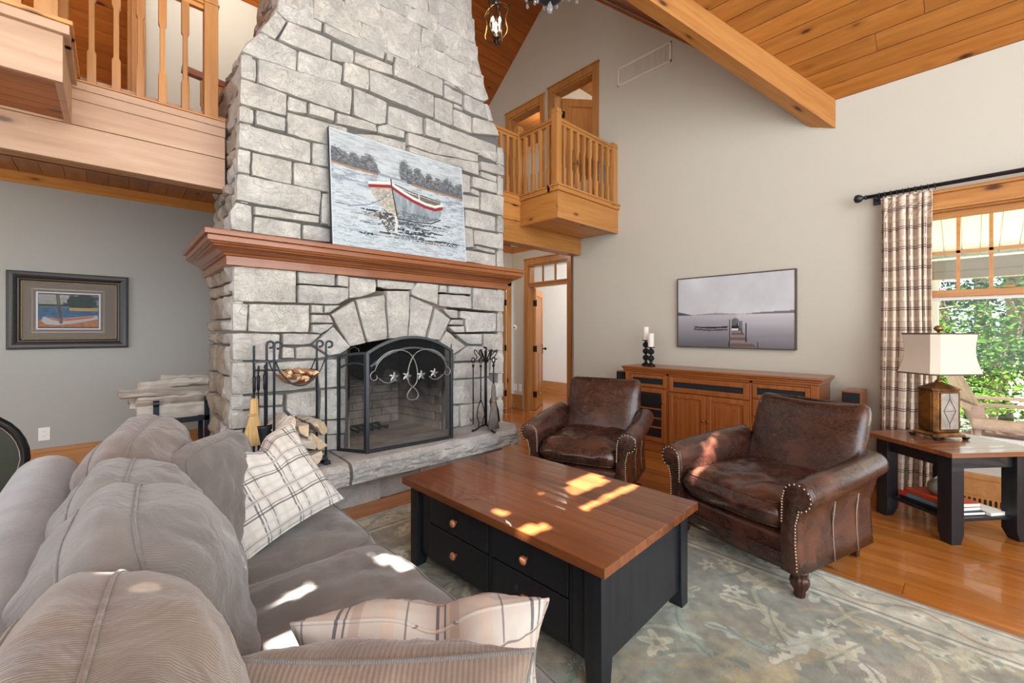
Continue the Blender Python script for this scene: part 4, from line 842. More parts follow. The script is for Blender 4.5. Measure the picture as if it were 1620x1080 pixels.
def rug_img():
    Wn, Hn = 560, 760; yy, xx = np.mgrid[0:Hn, 0:Wn]; X = xx / Wn * 2.6; Y = yy / Hn * 3.5
    base = srgb('#8d897c')[None, None] * np.ones((Hn, Wn, 1)); f = fbm(X, Y, 1.2, 3)[..., None]; base = base * (1 - .25 * f) + srgb('#a6a596') * .25 * f
    g = fbm(X, Y, 1.6, 11)[..., None]; base = np.where(g > .56, base * .6 + srgb('#76857a') * .4, base); g2 = fbm(X, Y, 3.1, 17)[..., None]; base = np.where(g2 > .57, base * .6 + srgb('#a8a184') * .4, base)
    img = base; rr_ = random.Random(5); pal = [srgb(c) for c in ('#c9c6ae', '#d8d6c4', '#bdbc9e', '#93a297', '#66776b', '#a89c78', '#c4cfc4')]
    wx = X + .05 * (fbm(X, Y, 5, 21) - .5); wy = Y + .05 * (fbm(X, Y, 5, 31) - .5)
    def paint(m, c, a=.85): img[m] = img[m] * (1 - a) + c * a
    for k in range(330):
        cx, cy, an = rr_.uniform(.1, 2.5), rr_.uniform(.1, 3.4), rr_.uniform(0, 6.28); L = rr_.uniform(.06, .2); c = rr_.choice(pal)
        kind = rr_.random()
        if kind < .45:   # leaf
            ca, sa = math.cos(an), math.sin(an); a = (wx - cx) * ca + (wy - cy) * sa; b = -(wx - cx) * sa + (wy - cy) * ca; b = b - a * a * rr_.uniform(-2, 2)
            wdt = L * .3; m = (np.abs(a) < L) & (np.abs(b) < wdt * (1 - (a / L) ** 2) * (1 + .35 * np.cos(a * 90))); paint(m, c); paint((np.abs(a) < L) & (np.abs(b) < .006), pal[4] if rr_.random() < .5 else pal[5], .6)
        elif kind < .75:   # flower
            rr = np.hypot(wx - cx, wy - cy); th = np.arctan2(wy - cy, wx - cx); R0 = L * .55; pet = R0 * (.7 + .3 * np.cos(th * rr_.choice((5, 6, 8)) + an)); paint(rr < pet, c, .8); paint((rr < pet * .55), rr_.choice(pal), .7); paint(rr < R0 * .2, pal[4], .7)
        else:   # vine arc
            r0 = rr_.uniform(.15, .5); rr = np.hypot(wx - cx, wy - cy); th = (np.arctan2(wy - cy, wx - cx) + an) % 6.283; paint((np.abs(rr - r0) < .011) & (th < 2.2), rr_.choice((pal[5], pal[4], pal[2])), .75)
    # border
    d = np.minimum(np.minimum(X, 2.6 - X), np.minimum(Y, 3.5 - Y)); bw = .27
    bm = d < bw; bb = srgb('#c2c0ab')[None, None] * np.ones((Hn, Wn, 1)) * (.92 + .16 * fbm(X, Y, 8, 9))[..., None]; img[bm] = bb[bm]
    s_ = np.where(np.minimum(X, 2.6 - X) < np.minimum(Y, 3.5 - Y), Y, X)
    wave = .135 + .055 * np.sin(s_ * 2 * np.pi / .42); paint(bm & (np.abs(d - wave) < .010), srgb('#a38660'), .8)
    ph = (s_ % .21) - .105; cy = .135 + .0 * s_; paint(bm & (np.hypot(ph, (d - cy)) < .034 * (.8 + .3 * np.cos(np.arctan2(d - cy, ph) * 5))), srgb('#dcd9c8'), .9); paint(bm & (np.hypot(ph, d - cy) < .012), srgb('#75876e'), .8)
    ph2 = ((s_ + .105) % .21) - .105; paint(bm & (np.abs(ph2) + np.abs(d - wave) * .8 < .026), srgb('#7f9181'), .7)
    for dd, c in ((.012, '#77746a'), (.045, '#86847a'), (.235, '#6b6f66'), (.262, '#d5d2c0')): paint(np.abs(d - dd) < .007, srgb(c), .8)
    paint(d < .016, srgb('#85827a'), .9)
    ww = fbm(X, Y, 26, 77, 3)[..., None]; w2 = fbm(X, Y, 7, 78, 3)[..., None]; img = img * (.80 + .40 * ww) ; img = img * (.82 + .36 * w2); img = img * .82 + .18 * srgb('#8f8b7d')
    return img
RX0, RX1, RY0, RY1 = .25, 2.85, -.57, 2.93
rg = thing('rug', 'sage and taupe floral wool rug under the dark coffee table', 'rug', (1.5, 1.2, 0))
color_mesh('pile', rug_img(), lambda a, b: (RX0 + (RX1 - RX0) * a, RY0 + (RY1 - RY0) * b, .0125 + .001 * math.sin(a * 37) * math.sin(b * 29)), 'rug', rg)
ob('backing', B(RX0, RX1, RY0, RY1, .001, .0115), plain('rug edge binding', '#7f7c72', .95), rg)
# ---------------------------------------------------------------- sofa
so = thing('sofa', 'long grey corduroy sofa with soft seat cushions and rolled back', 'sofa', (.35, 1.2, 0))
ob('base', MB().box(-.14, .72, -.05, 2.52, .07, .30), M_['velvet'], so, bevel=.03, seg=3)
def rollback():
    rings = []
    for y in [-.05 + 2.58 * k / 30 for k in range(31)]:
        e = min(1, max(.0, (2.53 - y) / .06)) if y > 2.47 else 1; e = max(.25, e ** .5) if e < 1 else 1; cx, cz = -.19, .755; r_ = .095 * e; ring = []
        for k in range(16):
            a = -.5 + (PI + 1.3) * k / 15; ring.append((cx + r_ * math.cos(a) * 1.0, y, cz + r_ * math.sin(a) * .95))
        ring += [(cx - .085 * e, y, .45), (cx - .08 * e, y, .10), (cx + .06, y, .10), (cx + .065, y, .55)]; rings.append(ring)
    return MB().loft(rings)
ob('rolled_back', rollback(), M_['sofab'], so, smooth=True)
def armroll(y0):
    rings = []
    for x in [-.15 + .78 * k / 16 for k in range(17)]:
        cy, cz, r_ = y0 + .07, .54, .085; e = 1 if x < .58 else .8; ring = [(x, cy + r_ * e * math.cos(-.6 + (PI + 1.2) * k / 14), cz + r_ * e * math.sin(-.6 + (PI + 1.2) * k / 14)) for k in range(15)] + [(x, cy - .06, .1), (x, cy + .06, .1)]; rings.append(ring)
    return MB().loft(rings)
ob('arm', armroll(2.46), M_['sofab'], so, smooth=True)
for (x, y) in ((-.1, 0), (.66, 0), (-.1, 2.42), (.66, 2.42)): ob('foot', MB().lathe([(.02, 0), (.03, .02), (.028, .075)], (x, y, .0), 12), M_['black'], so, smooth=True)
for i, (ya, yb) in enumerate(((1.742, 2.48), (.975, 1.738), (.20, .97))):
    boxcush('seat_cushion', '', (.33, (ya + yb) / 2, .375), (0, 0, 1), (0, 1, 0), 1.0, yb - ya - .0, .11, .035, 'velvet', None, seed=i * 7 + 1, parent=so, rnd=9, n=36)
G_ = 'taupe corduroy back cushions along the sofa'
boxcush('back_cushion', 'taupe corduroy back cushion farthest from the camera, behind the grey throw pillow', (.10, 2.10, .74), (1, -.30, .28), (-.25, 0, 1), .56, .46, .10, .10, 'cord', G_, 1)
boxcush('back_cushion', 'taupe corduroy back cushion third from the camera, half hidden by the fuller one', (.055, 1.60, .705), (1, -.1, .35), (-.3, .0, 1), .50, .46, .11, .12, 'cordg', G_, 2)
boxcush('back_cushion', 'large plump taupe corduroy back cushion second from the camera with vertical seam', (.055, 1.28, .69), (1, -.05, .3), (-.25, .03, 1), .56, .50, .11, .14, 'cordg', G_, 3)
boxcush('back_cushion', 'nearest taupe corduroy back cushion at the bottom left with sunlit top', (.0, .74, .69), (1, -.08, .3), (-.25, .04, 1), .62, .50, .11, .115, 'cordb', G_, 4)
boxcush('throw_pillow', 'square grey corduroy throw pillow leaning between back cushions and plaid pillow', (.315, 2.05, .665), (.75, -.60, .30), (-.28, .20, 1), .41, .43, .10, .04, 'cordg', None, 5, cat='pillow', n=26, rnd=7)
pillow('throw_pillow', 'cream and charcoal plaid pillow leaning in the far sofa corner', 'pillow', (.495, 2.07, .665), (.06, -.78, .62), (-.33, .57, .75), .45, .45, .15, 'plaidw', n=50, seam='plaidw', seed=3, chop=.05)
pillow('lumbar_pillow', 'beige plaid lumbar pillow with a dented top edge at the near end of the sofa', 'pillow', (.50, .81, .60), (-.55, -.80, -.34), (-.02, -.03, 1), .52, .32, .20, 'plaidb', n=56, chop=.045, seam='plaidb', seed=9, wr=.014)
pillow('throw_pillow', 'ribbed taupe corduroy pillow cut by the bottom edge in front of the beige plaid pillow', 'pillow', (.345, .70, .605), (-.60, -.70, -.18), (-.02, -.03, 1), .52, .38, .20, 'cordn', n=50, seam='cordg', seed=14)
# ---------------------------------------------------------------- coffee table
def Mloc(x, y, z, a): return Matrix.Translation((x, y, z)) @ Matrix.Rotation(math.radians(a), 4, 'Z')
ct = thing('coffee_table', 'black coffee table with drawers and a thick warm brown plank top', 'table', M=Mloc(1.634, 1.55, .0125, 2.2))
W2, L2, TH = .412, .668, .50 - .0125
xs = [-W2]; 
while xs[-1] < W2 - .02: xs.append(min(W2, xs[-1] + R.choice((.072, .085, .1, .11))))
if xs[-1] - xs[-2] < .05: xs.pop(-2)
for a, b in zip(xs, xs[1:]): ob('top_plank', B(a + .0003, b - .0003, -L2, L2, TH - .038, TH), M_['walnut'], ct, local=True, bevel=.0015, seg=1)
lw = .075
for sx in (-1, 1):
    for sy in (-1, 1):
        x, y = sx * (W2 - .035 - lw / 2), sy * (L2 - .035 - lw / 2); h = lw / 2; t = .012; i = -sx, -sy
        bt = [(x - h + (t if sx > 0 else 0), y - h + (t if sy > 0 else 0)), (x + h - (t if sx < 0 else 0), y - h + (t if sy > 0 else 0)), (x + h - (t if sx < 0 else 0), y + h - (t if sy < 0 else 0)), (x - h + (t if sx > 0 else 0), y + h - (t if sy < 0 else 0))]
        fu = [(x - h, y - h), (x + h, y - h), (x + h, y + h), (x - h, y + h)]
        ob('leg', MB().loft([[(*p, 0) for p in bt], [(*p, .09) for p in fu], [(*p, TH - .038) for p in fu]]), M_['black'], ct, local=True, bevel=.003)
xo, yo = W2 - .05, L2 - .05
ob('carcass', MB().box(-xo + .02, xo - .02, -yo + .02, yo - .02, .085, TH - .04), M_['blackp'], ct, local=True)
for sy in (-1, 1): ob('end_panel', B(-xo + .03, xo - .03, min(sy * yo, sy * (yo - .025)), max(sy * yo, sy * (yo - .025)), .08, TH - .038), M_['black'], ct, local=True, bevel=.003)
for sx in (-1, 1):
    xa = sx * xo; f = lambda a, b: (min(xa - sx * a, xa - sx * b), max(xa - sx * a, xa - sx * b)); y0, y1 = -yo + .065, yo - .065
    m = MB().box(*f(.004, .025), y0, y1, TH - .062, TH - .038).box(*f(.004, .025), y0, y1, .08, .102)
    yd = [y0, -.49, -.475, -.03, -.008, .47]; m.box(*f(.004, .025), .47, y1, .08, TH - .038)
    m.box(*f(.004, .025), yd[0], yd[0] + .0, .1, .4)
    for k in (1, 3): m.box(*f(.004, .025), yd[k], yd[k + 1], .08, TH - .038)
    ob('face_frame', m, M_['black'], ct, local=True, bevel=.002)
    zs_ = [.104, .27, .278, TH - .064]
    for (ya, yb) in ((yd[2] + .004, yd[3] - .004), (yd[4] + .003, yd[5])):
        for (za, zb) in ((zs_[0], zs_[1]), (zs_[2], zs_[3])):
            d = ob('drawer_front', B(*f(.0, .02), ya, yb, za, zb), M_['black'], ct, local=True, bevel=.003)
            c = Vector((xa, (ya + yb) / 2, (za + zb) / 2)); q = MB(); prof = [(.008, 0), (.009, .012), (.0185, .018), (.02, .027), (.012, .034), (.002, .036)]
            q.lathe(prof, n=14); q.v = [c + Vector((sx * v[2], v[0], v[1])) for v in q.v]; ob('knob', q, M_['copper'], d, local=True, smooth=True)
    ob('corner_panel', B(*f(.0, .02), y0, yd[1] - .002, .104, TH - .064), M_['black'], ct, local=True, bevel=.002)
# ---------------------------------------------------------------- armchairs (local: faces -x)
M_['brownf'] = plain('dark brown frame', '#4c3c33', .5); M_['bm'] = plain('birch mark brown', '#6a564a', .8); M_['welt'] = plain('light leather welt', '#8f7a6a', .5); M_['darkleg'] = wood('dark turned leg', '#2e160e', '#4c2a1c', 'z', .35, 0, .3, 1.2)
def make_armchair(name, label, M):
    r = thing(name, label, 'armchair', M=M, group='brown leather club chairs'); L = M_['leather']
    # base rail
    rings = []
    for k in range(13):
        y = -.33 + .66 * k / 12; bow = .02 * (1 - (y / .33) ** 2); rings.append([(-.40 - bow, y, .12), (-.415 - bow, y, .16), (-.41 - bow, y, .27), (-.39 - bow, y, .30), (.30, y, .30), (.33, y, .12)])
    ob('seat_base', MB().loft(rings), L, r, local=True, smooth=True)
    q = MB().tube([(-.422 - .02 * (1 - (y / .31) ** 2), y, .205) for y in [-.31 + .62 * k / 16 for k in range(17)]], .004, 6); ob('seam', q, L, r, local=True, smooth=True)
    cu = boxcush('seat_cushion', '', M @ Vector((-.095, 0, .385)), M.to_3x3() @ Vector((0, 0, 1)), M.to_3x3() @ Vector((-1, 0, 0)), .575, .70, .12, .05, 'leather', None, seed=len(name) + R.randint(0, 9), parent=r, rnd=9, n=26)
    # back
    rings = []; n = 11
    for k in range(n + 1):
        f = k / n; z = .30 + .56 * f; lean = .06 + .19 * f; wv = .335 - .008 * f; th = .085 - .015 * f; e = 1 if f < .93 else .8
        wv *= (1 if f < .97 else .97); x = .17 + lean; ring = []
        for j in range(24):
            a = 2 * PI * j / 24; cx = abs(math.cos(a)) ** .35 * (1 if math.cos(a) > 0 else -1); cy = abs(math.sin(a)) ** .6 * (1 if math.sin(a) > 0 else -1)
            xx = x + th * e * cy; yy = wv * cx; sag = .018 * (1 - (yy / wv) ** 2) * f; bul = -.02 * (1 - (yy / wv) ** 2) * (1 - (2 * f - 1) ** 2) if cy < 0 else 0
            ring.append((xx + bul, yy, z - sag))
        rings.append(ring)
    lr = rings[-1]; c = [sum(p[i] for p in lr) / 24 for i in range(3)]; rings.append([(c[0] + (p[0] - c[0]) * .6, c[1] + (p[1] - c[1]) * .94, p[2] + .016) for p in lr]); rings.append([(c[0] + (p[0] - c[0]) * .1, c[1] + (p[1] - c[1]) * .85, p[2] + .020) for p in lr])
    ob('backrest', MB().loft(rings), L, r, local=True, smooth=True)
    rings = []
    for f, wv in ((0, .36), (.5, .355), (1, .34)): rings.append([(.24 + .12 * f, -wv, .12 + .40 * f), (.30 + .10 * f, -wv * .9, .12 + .40 * f), (.30 + .10 * f, wv * .9, .12 + .40 * f), (.24 + .12 * f, wv, .12 + .40 * f), (.2 + .1 * f, wv, .12 + .4 * f), (.2 + .1 * f, -wv, .12 + .4 * f)])
    ob('back_panel', MB().loft(rings), L, r, local=True, smooth=False, bevel=.02)
    for s in (-1, 1):
        # arm: profile in (y outwards, z) lofted along x
        def prof(x):
            f = (x + .44) / .72; top = .595 + .05 * f; ro = .068; oy = .385 + .012 * math.sin(f * PI); fl = 1.0 if x > -.40 else .97; pts = [(.300, .13), (.303, .38), (.306, .50)]
            cy, cz = oy, top - ro
            for k in range(12):
                a = math.radians(165 - 235 * k / 11); pts.append((cy + ro * math.cos(a) * 1.05, cz + ro * math.sin(a)))
            pts += [(.395, .46), (.376, .38), (.376, .28), (.382, .2), (.386, .13)]; cyc, czc = .35, .35
            return [(x, s * (cyc + (a - cyc) * fl), czc + (b - czc) * fl) for a, b in pts]
        xsA = [-.44, -.43, -.40] + [-.40 + .64 * k / 10 for k in range(1, 11)] + [.27, .29]
        ob('arm', MB().loft([prof(x) for x in xsA]), L, r, local=True, smooth=True)
        # front panel, narrow waist, with nail heads
        P0 = prof(-.44); pan = [(-.452, p[1], p[2]) for p in P0]; pw_ = [(-.44, p[1] * 1.0, p[2]) for p in P0]
        ins = [(-.456, s * .35 + (p[1] - s * .35) * .90, .35 + (p[2] - .35) * .955) for p in P0]
        ob('arm_front', MB().loft([pw_, pan, ins]), L, r, local=True, smooth=True)
        q = MB(); path = ins[1:]; path = [Vector(p) for p in path]; acc = 0; 
        for a, b in zip(path, path[1:]):
            Ls = (b - a).length; k = max(1, int(Ls / .0135))
            for j in range(k):
                p = a.lerp(b, j / k); q.ball((-.457, p.y, p.z), .0062, 6, (.6, 1, 1))
        ob('nail_trim', q, M_['nail'], r, local=True, smooth=True, kind='stuff')
        for xx in (-.12, .12): ob('side_seam', MB().tube([(xx, s * .387, .13), (xx - .002, s * .380, .24), (xx - .004, s * .3785, .33), (xx, s * .388, .44)], .0035, 6), M_['welt'], r, local=True, smooth=True)
        # legs
        ob('leg', MB().lathe([(.015, 0), (.024, .006), (.028, .02), (.026, .032), (.040, .055), (.047, .078), (.044, .098), (.03, .112), (.040, .118), (.040, .135)], (-.37, s * .35, 0), 36, 11, .2), M_['darkleg'], r, local=True, smooth=True)
        ob('leg', MB().loft([[(.33 - .018, s * .28 - .018, 0), (.33 + .018, s * .28 - .018, 0), (.33 + .018, s * .28 + .018, 0), (.33 - .018, s * .28 + .018, 0)], [(.29 - .026, s * .29 - .026, .14), (.29 + .026, s * .29 - .026, .14), (.29 + .026, s * .29 + .026, .14), (.29 - .026, s * .29 + .026, .14)]]), M_['darkleg'], r, local=True, bevel=.003)
    return r
make_armchair('armchair', 'worn brown leather club chair nearer the camera, beside the lamp table', Mloc(2.93, .815, .013, -15))
make_armchair('armchair', 'worn brown leather club chair by the hearth, in front of the glass cabinet door', Mloc(2.95, 2.17, .013, 20))
# ---------------------------------------------------------------- media console
cn = thing('media_console', 'long cherry wood media console with glass door and cloth-fronted panels', 'cabinet', (4.57, 1.8, 0))
XF = 4.36; ya, yb = .87, 2.735; ZT = .925
ob('top', MB().box(XF - .035, 4.80, ya - .035, yb + .035, ZT - .022, ZT), M_['cherryy'], cn, bevel=.006)
ob('cornice', MB().box(XF - .024, 4.80, ya - .024, yb + .024, ZT - .04, ZT - .022).box(XF - .012, 4.80, ya - .012, yb + .012, ZT - .062, ZT - .04), M_['cherryy'], cn, bevel=.006)
ob('carcass', MB().box(XF + .02, 4.80, ya, yb, .09, ZT - .06), M_['cherryy'], cn, bevel=.003)
ob('plinth', MB().box(XF - .012, 4.80, ya - .012, yb + .012, .0, .08).box(XF - .004, 4.8, ya - .004, yb + .004, .08, .105), M_['cherryy'], cn, bevel=.006)
def Y(u): return at(u, 600, X=XF).y
yc = [Y(1013), Y(1056), Y(1188), Y(1283)]
for a, b in ((yb - .06, yb), (ya, ya + .06)): ob('pilaster', B(XF - .004, XF + .02, a, b, .105, ZT - .062), M_['cherryz'], cn, bevel=.004)
for yy in (yc[1], yc[2]): ob('stile', B(XF, XF + .02, yy - .014, yy + .014, .105, ZT - .062), M_['cherryz'], cn, bevel=.002)
ob('rail', B(XF, XF + .02, ya + .06, yb - .06, ZT - .085, ZT - .062), M_['cherryy'], cn, bevel=.002)
def fdoor(name, y0, y1, z0, z1, panel, fw=.05, mat='cherryz', knob=None, shelves=False, label=None):
    d = ob(name, MB().box(XF - .012, XF + .008, y0, y0 + fw, z0, z1).box(XF - .012, XF + .008, y1 - fw, y1, z0, z1).box(XF - .012, XF + .008, y0 + fw, y1 - fw, z0, z0 + fw).box(XF - .012, XF + .008, y0 + fw, y1 - fw, z1 - fw, z1), M_[mat], cn, bevel=.004, label=label)
    if panel == 'wood': ob('door_panel', MB().box(XF - .002, XF + .01, y0 + fw, y1 - fw, z0 + fw, z1 - fw).box(XF - .008, XF, y0 + fw + .035, y1 - fw - .035, z0 + fw + .035, z1 - fw - .035), M_['cherryz'], d, bevel=.005)
    elif panel == 'cloth': ob('speaker_cloth', MB().box(XF - .002, XF + .004, y0 + fw, y1 - fw, z0 + fw, z1 - fw), M_['dark'], d)
    else: ob('glass', MB().box(XF - .002, XF + .002, y0 + fw, y1 - fw, z0 + fw, z1 - fw), M_['smoke'], d)
    if knob:
        q = MB().lathe([(.005, 0), (.006, .008), (.012, .014), (.012, .02), (.004, .024)], n=12); q.v = [Vector((XF - .012 - v[2], knob[0] + v[0], knob[1] + v[1])) for v in q.v]; ob('knob', q, M_['brass'], d, smooth=True)
    if shelves:
        for k in range(3): ob('shelf_edge', B(XF - .004, XF - .0015, y0 + fw, y1 - fw, z0 + fw + .1 * (k + 1), z0 + fw + .1 * (k + 1) + .018), M_['cherryy'], d)
    return d
zm = .70
fdoor('cloth_panel', yc[1] + .016, yb - .062, zm + .004, ZT - .088, 'cloth', .035); fdoor('glass_door', yc[1] + .016, yb - .062, .11, zm - .004, 'glass', .05, knob=(yc[1] + .04, .55), shelves=True, label='glass fronted door')
fdoor('cloth_panel', yc[2] + .016, yc[1] - .016, zm - .02, ZT - .088, 'cloth', .05); md = (yc[1] + yc[2]) / 2
fdoor('panel_door', md + .002, yc[1] - .016, .11, zm - .028, 'wood', knob=(md + .025, .42)); fdoor('panel_door', yc[2] + .016, md - .002, .11, zm - .028, 'wood', knob=(md - .025, .42))
fdoor('cloth_panel', ya + .062, yc[2] - .016, zm + .004, ZT - .088, 'cloth', .035); fdoor('glass_door', ya + .062, yc[2] - .016, .11, zm - .004, 'glass', .05, knob=(yc[2] - .04, .55), shelves=True)
# receivers glimpsed as little lights is left out; candle holders
def candle_holder(name, label, x, y, nb, hc, clabel):
    r = thing(name, label, 'candle holder', (x, y, ZT), group='beaded candle holders'); z = ZT
    ob('base', MB().lathe([(.048, 0), (.048, .012), (.04, .02), (.022, .028), (.014, .045), (.018, .055)], (x, y, z), 20), M_['iron'], r, smooth=True); z += .055
    for k in range(nb):
        q = MB(); 
        for i in range(46):
            ph = math.acos(1 - 2 * (i + .5) / 46); th = PI * (1 + 5 ** .5) * i; q.ball((x + .031 * math.sin(ph) * math.cos(th), y + .031 * math.sin(ph) * math.sin(th), z + .034 + .031 * math.cos(ph)), .0075, 6)
        q.ball((x, y, z + .034), .029, 10); ob('beaded_ball', q, M_['blackp'], r, smooth=True); z += .068
        ob('neck', MB().lathe([(.012, -.004), (.009, .004), (.012, .012)], (x, y, z), 12), M_['iron'], r, smooth=True); z += .008
    ob('pan', MB().lathe([(.012, 0), (.04, .006), (.043, .014), (.039, .012), (.01, .01)], (x, y, z), 20), M_['iron'], r, smooth=True); z += .012
    c = thing('candle', clabel, 'candle', (x, y, z), group='birch bark pillar candles')
    ob('wax', MB().lathe([(.034, 0), (.034, hc), (.028, hc + .002), (.022, hc - .004), (.002, hc - .006)], (x, y, z), 24), M_['wax'], c, smooth=False); ob('wick', MB().tube([(x, y, z + hc - .008), (x + .002, y, z + hc + .012)], .0012, 5), M_['blackp'], c)
    q = MB()
    for i in range(14):
        a = R.uniform(0, 6.28); zz = z + R.uniform(.01, hc - .015); wv = R.uniform(.004, .012); q.add([(x + .0343 * math.cos(a + t), y + .0343 * math.sin(a + t), zz + dz) for t, dz in ((-.25, 0), (.25, 0), (.25, .004), (-.25, .004))], [(0, 1, 2, 3)])
    ob('bark_marks', q, M_['bm'], c, kind='stuff')
    return z + hc
candle_holder('candle_holder', 'taller black beaded candle holder with three balls on the console', 4.58, 2.60, 3, .155, 'taller ivory bark candle standing on the three-ball holder')
candle_holder('candle_holder', 'shorter black beaded candle holder in front with two balls on the console', 4.50, 2.49, 2, .155, 'lower ivory bark candle standing on the two-ball holder')
# tower speakers
def speaker(label, x0, x1, y0, y1, h):
    r = thing('floor_speaker', label, 'speaker', ((x0 + x1) / 2, (y0 + y1) / 2, 0), group='tower speakers beside the console')
    ob('cabinet', B(x0, x1, y0, y1, .02, h), M_['cherryz'], r, bevel=.004); ob('grille', B(x0 - .018, x0, y0 + .008, y1 - .008, .05, h - .012), M_['dark'], r, bevel=.006); ob('plinth', B(x0 - .01, x1 + .01, y0 - .01, y1 + .01, 0, .02), M_['blackp'], r, bevel=.003)
p = at(1326, 640, X=4.44); q = at(1362, 640, X=4.44)
speaker('cherry wood tower speaker with black grille right of the console', 4.46, 4.74, q.y, p.y - .02, .83)
p = at(974, 600, X=4.44); speaker('dark tower speaker at the left end of the console behind the far armchair', 4.46, 4.74, 2.79, p.y, .85)
# ---------------------------------------------------------------- pictures on the walls
def img_dock():
    def f(X, Y):
        sky = srgb('#c4c4c6') + (srgb('#a9a9ad') - srgb('#c4c4c6')) * fbm(X * 2, Y, 3, 4)[..., None]; t = np.clip((Y - .46) / .5, 0, 1)[..., None]
        wat = srgb('#5c5a5f') * (1 - Y / .46)[..., None] + srgb('#a9a6ab') * (Y / .46)[..., None]; wat = wat * (.94 + .1 * fbm(X * .6, Y * 3, 4, 8))[..., None]
        wat = np.where((X > .55)[..., None], wat * 1.05 + .03, wat)
        im = np.where((Y > .455)[..., None], sky, np.clip(wat, 0, 1))
        hill = .462 + .022 * np.exp(-((X - .36) / .12) ** 2) + .03 * np.clip((X - .62) / .38, 0, 1) ** .6 * (X < 2) ; im[(Y > .458) & (Y < hill)] = srgb('#86868c')
        im[(Y > .455) & (Y < .51 - .35 * X) & (X < .15)] = srgb('#4c4d52')
        m = (Y > .455) & (Y < hill) & (X > .68); im[m] = srgb('#6a6b70')
        d = poly_mask(X, Y, [(.485, 0), (.72, 0), (.635, .11), (.585, .26), (.515, .26), (.49, .11)]); pl = (.5 + .5 * np.sin(1 / (np.abs(.52 - Y) + .12) * 22)); im[d] = (srgb('#7a6a69') * (.75 + .35 * pl[..., None]))[d]
        dk = srgb('#262428')
        for x, y0, y1 in ((.482, 0, .07), (.487, .08, .38), (.575, .25, .36), (.59, .2, .36), (.625, .08, .33), (.72, 0, .07)): im[seg_mask(X, Y * .52, (x, y0 * .52), (x, y1 * .52), .004)] = dk
        for k in range(6): im[seg_mask(X, Y * .52, (.512 + k * .009, .27 * .52), (.509 + k * .0102, (.385 + .02 * (2.5 - abs(k - 2.5)) / 2.5) * .52), .0034)] = dk
        im[poly_mask(X, Y, [(.503, .25), (.565, .25), (.567, .30), (.502, .30)])] = dk; im[poly_mask(X, Y, [(.505, .235), (.56, .235), (.562, .26), (.505, .26)])] = srgb('#c9c7cb')
        im[poly_mask(X, Y, [(.15, .30), (.17, .275), (.3, .262), (.46, .268), (.478, .30), (.46, .292), (.31, .285), (.17, .292)])] = dk
        im[poly_mask(X, Y, [(.155, .268), (.3, .25), (.47, .255), (.47, .235), (.3, .225), (.16, .243)])] = srgb('#4a474b')
        return np.clip(im * 1.22, 0, 1)
    return raster(300, 156, f)
def framed(name, label, cat, P00, P10, P01, img, out, fr_w, fr_mat, fr_d=.03, frame_out=0, back=True):
    """P00 lower-left corner, P10 lower-right, P01 upper-left; out = outward normal"""
    a = Vector(P00); ux = Vector(P10) - a; uy = Vector(P01) - a; n = Vector(out).normalized()
    r = thing(name, label, cat, tuple(a + ux / 2))
    color_mesh('canvas', img, lambda s, t: tuple(a + ux * s + uy * t + n * fr_d), 'paint', r)
    X, Yv = ux.normalized(), uy.normalized(); m = MB(); lw_, lh = ux.length, uy.length
    def bx(x0, x1, y0, y1, z0, z1): 
        vs = [a + X * i + Yv * j + n * k for i in (x0, x1) for j in (y0, y1) for k in (z0, z1)]; m.add(vs, [(0, 1, 3, 2), (4, 6, 7, 5), (0, 4, 5, 1), (2, 3, 7, 6), (0, 2, 6, 4), (1, 5, 7, 3)])
    o = frame_out
    bx(-fr_w, 0, -fr_w, lh + fr_w, .001, fr_d + o); bx(lw_, lw_ + fr_w, -fr_w, lh + fr_w, .001, fr_d + o); bx(0, lw_, -fr_w, 0, .001, fr_d + o); bx(0, lw_, lh, lh + fr_w, .001, fr_d + o)
    ob('frame', m, M_[fr_mat], r, bevel=.002); 
    if back: mb = MB(); m = mb; bx(0, lw_, 0, lh, .001, fr_d - .002); ob('backing', mb, M_[fr_mat], r)
    return r
xa = TX - .038
A0, A1, A2 = at(1073, 547, X=xa), at(1257.5, 552, X=xa), at(1072.5, 443, X=xa); zt_ = (at(1072, 443, X=xa).z + at(1258, 426, X=xa).z) / 2; zb_ = (A0.z + A1.z) / 2
framed('wall_picture', 'grey lake photograph with canoe and dock chair in thin dark frame above the console', 'picture', (TX - .002, A0.y, zb_), (TX - .002, A1.y, zb_), (TX - .002, A0.y, zt_), img_dock(), (-1, 0, 0), .012, 'brownf', .035, .006)
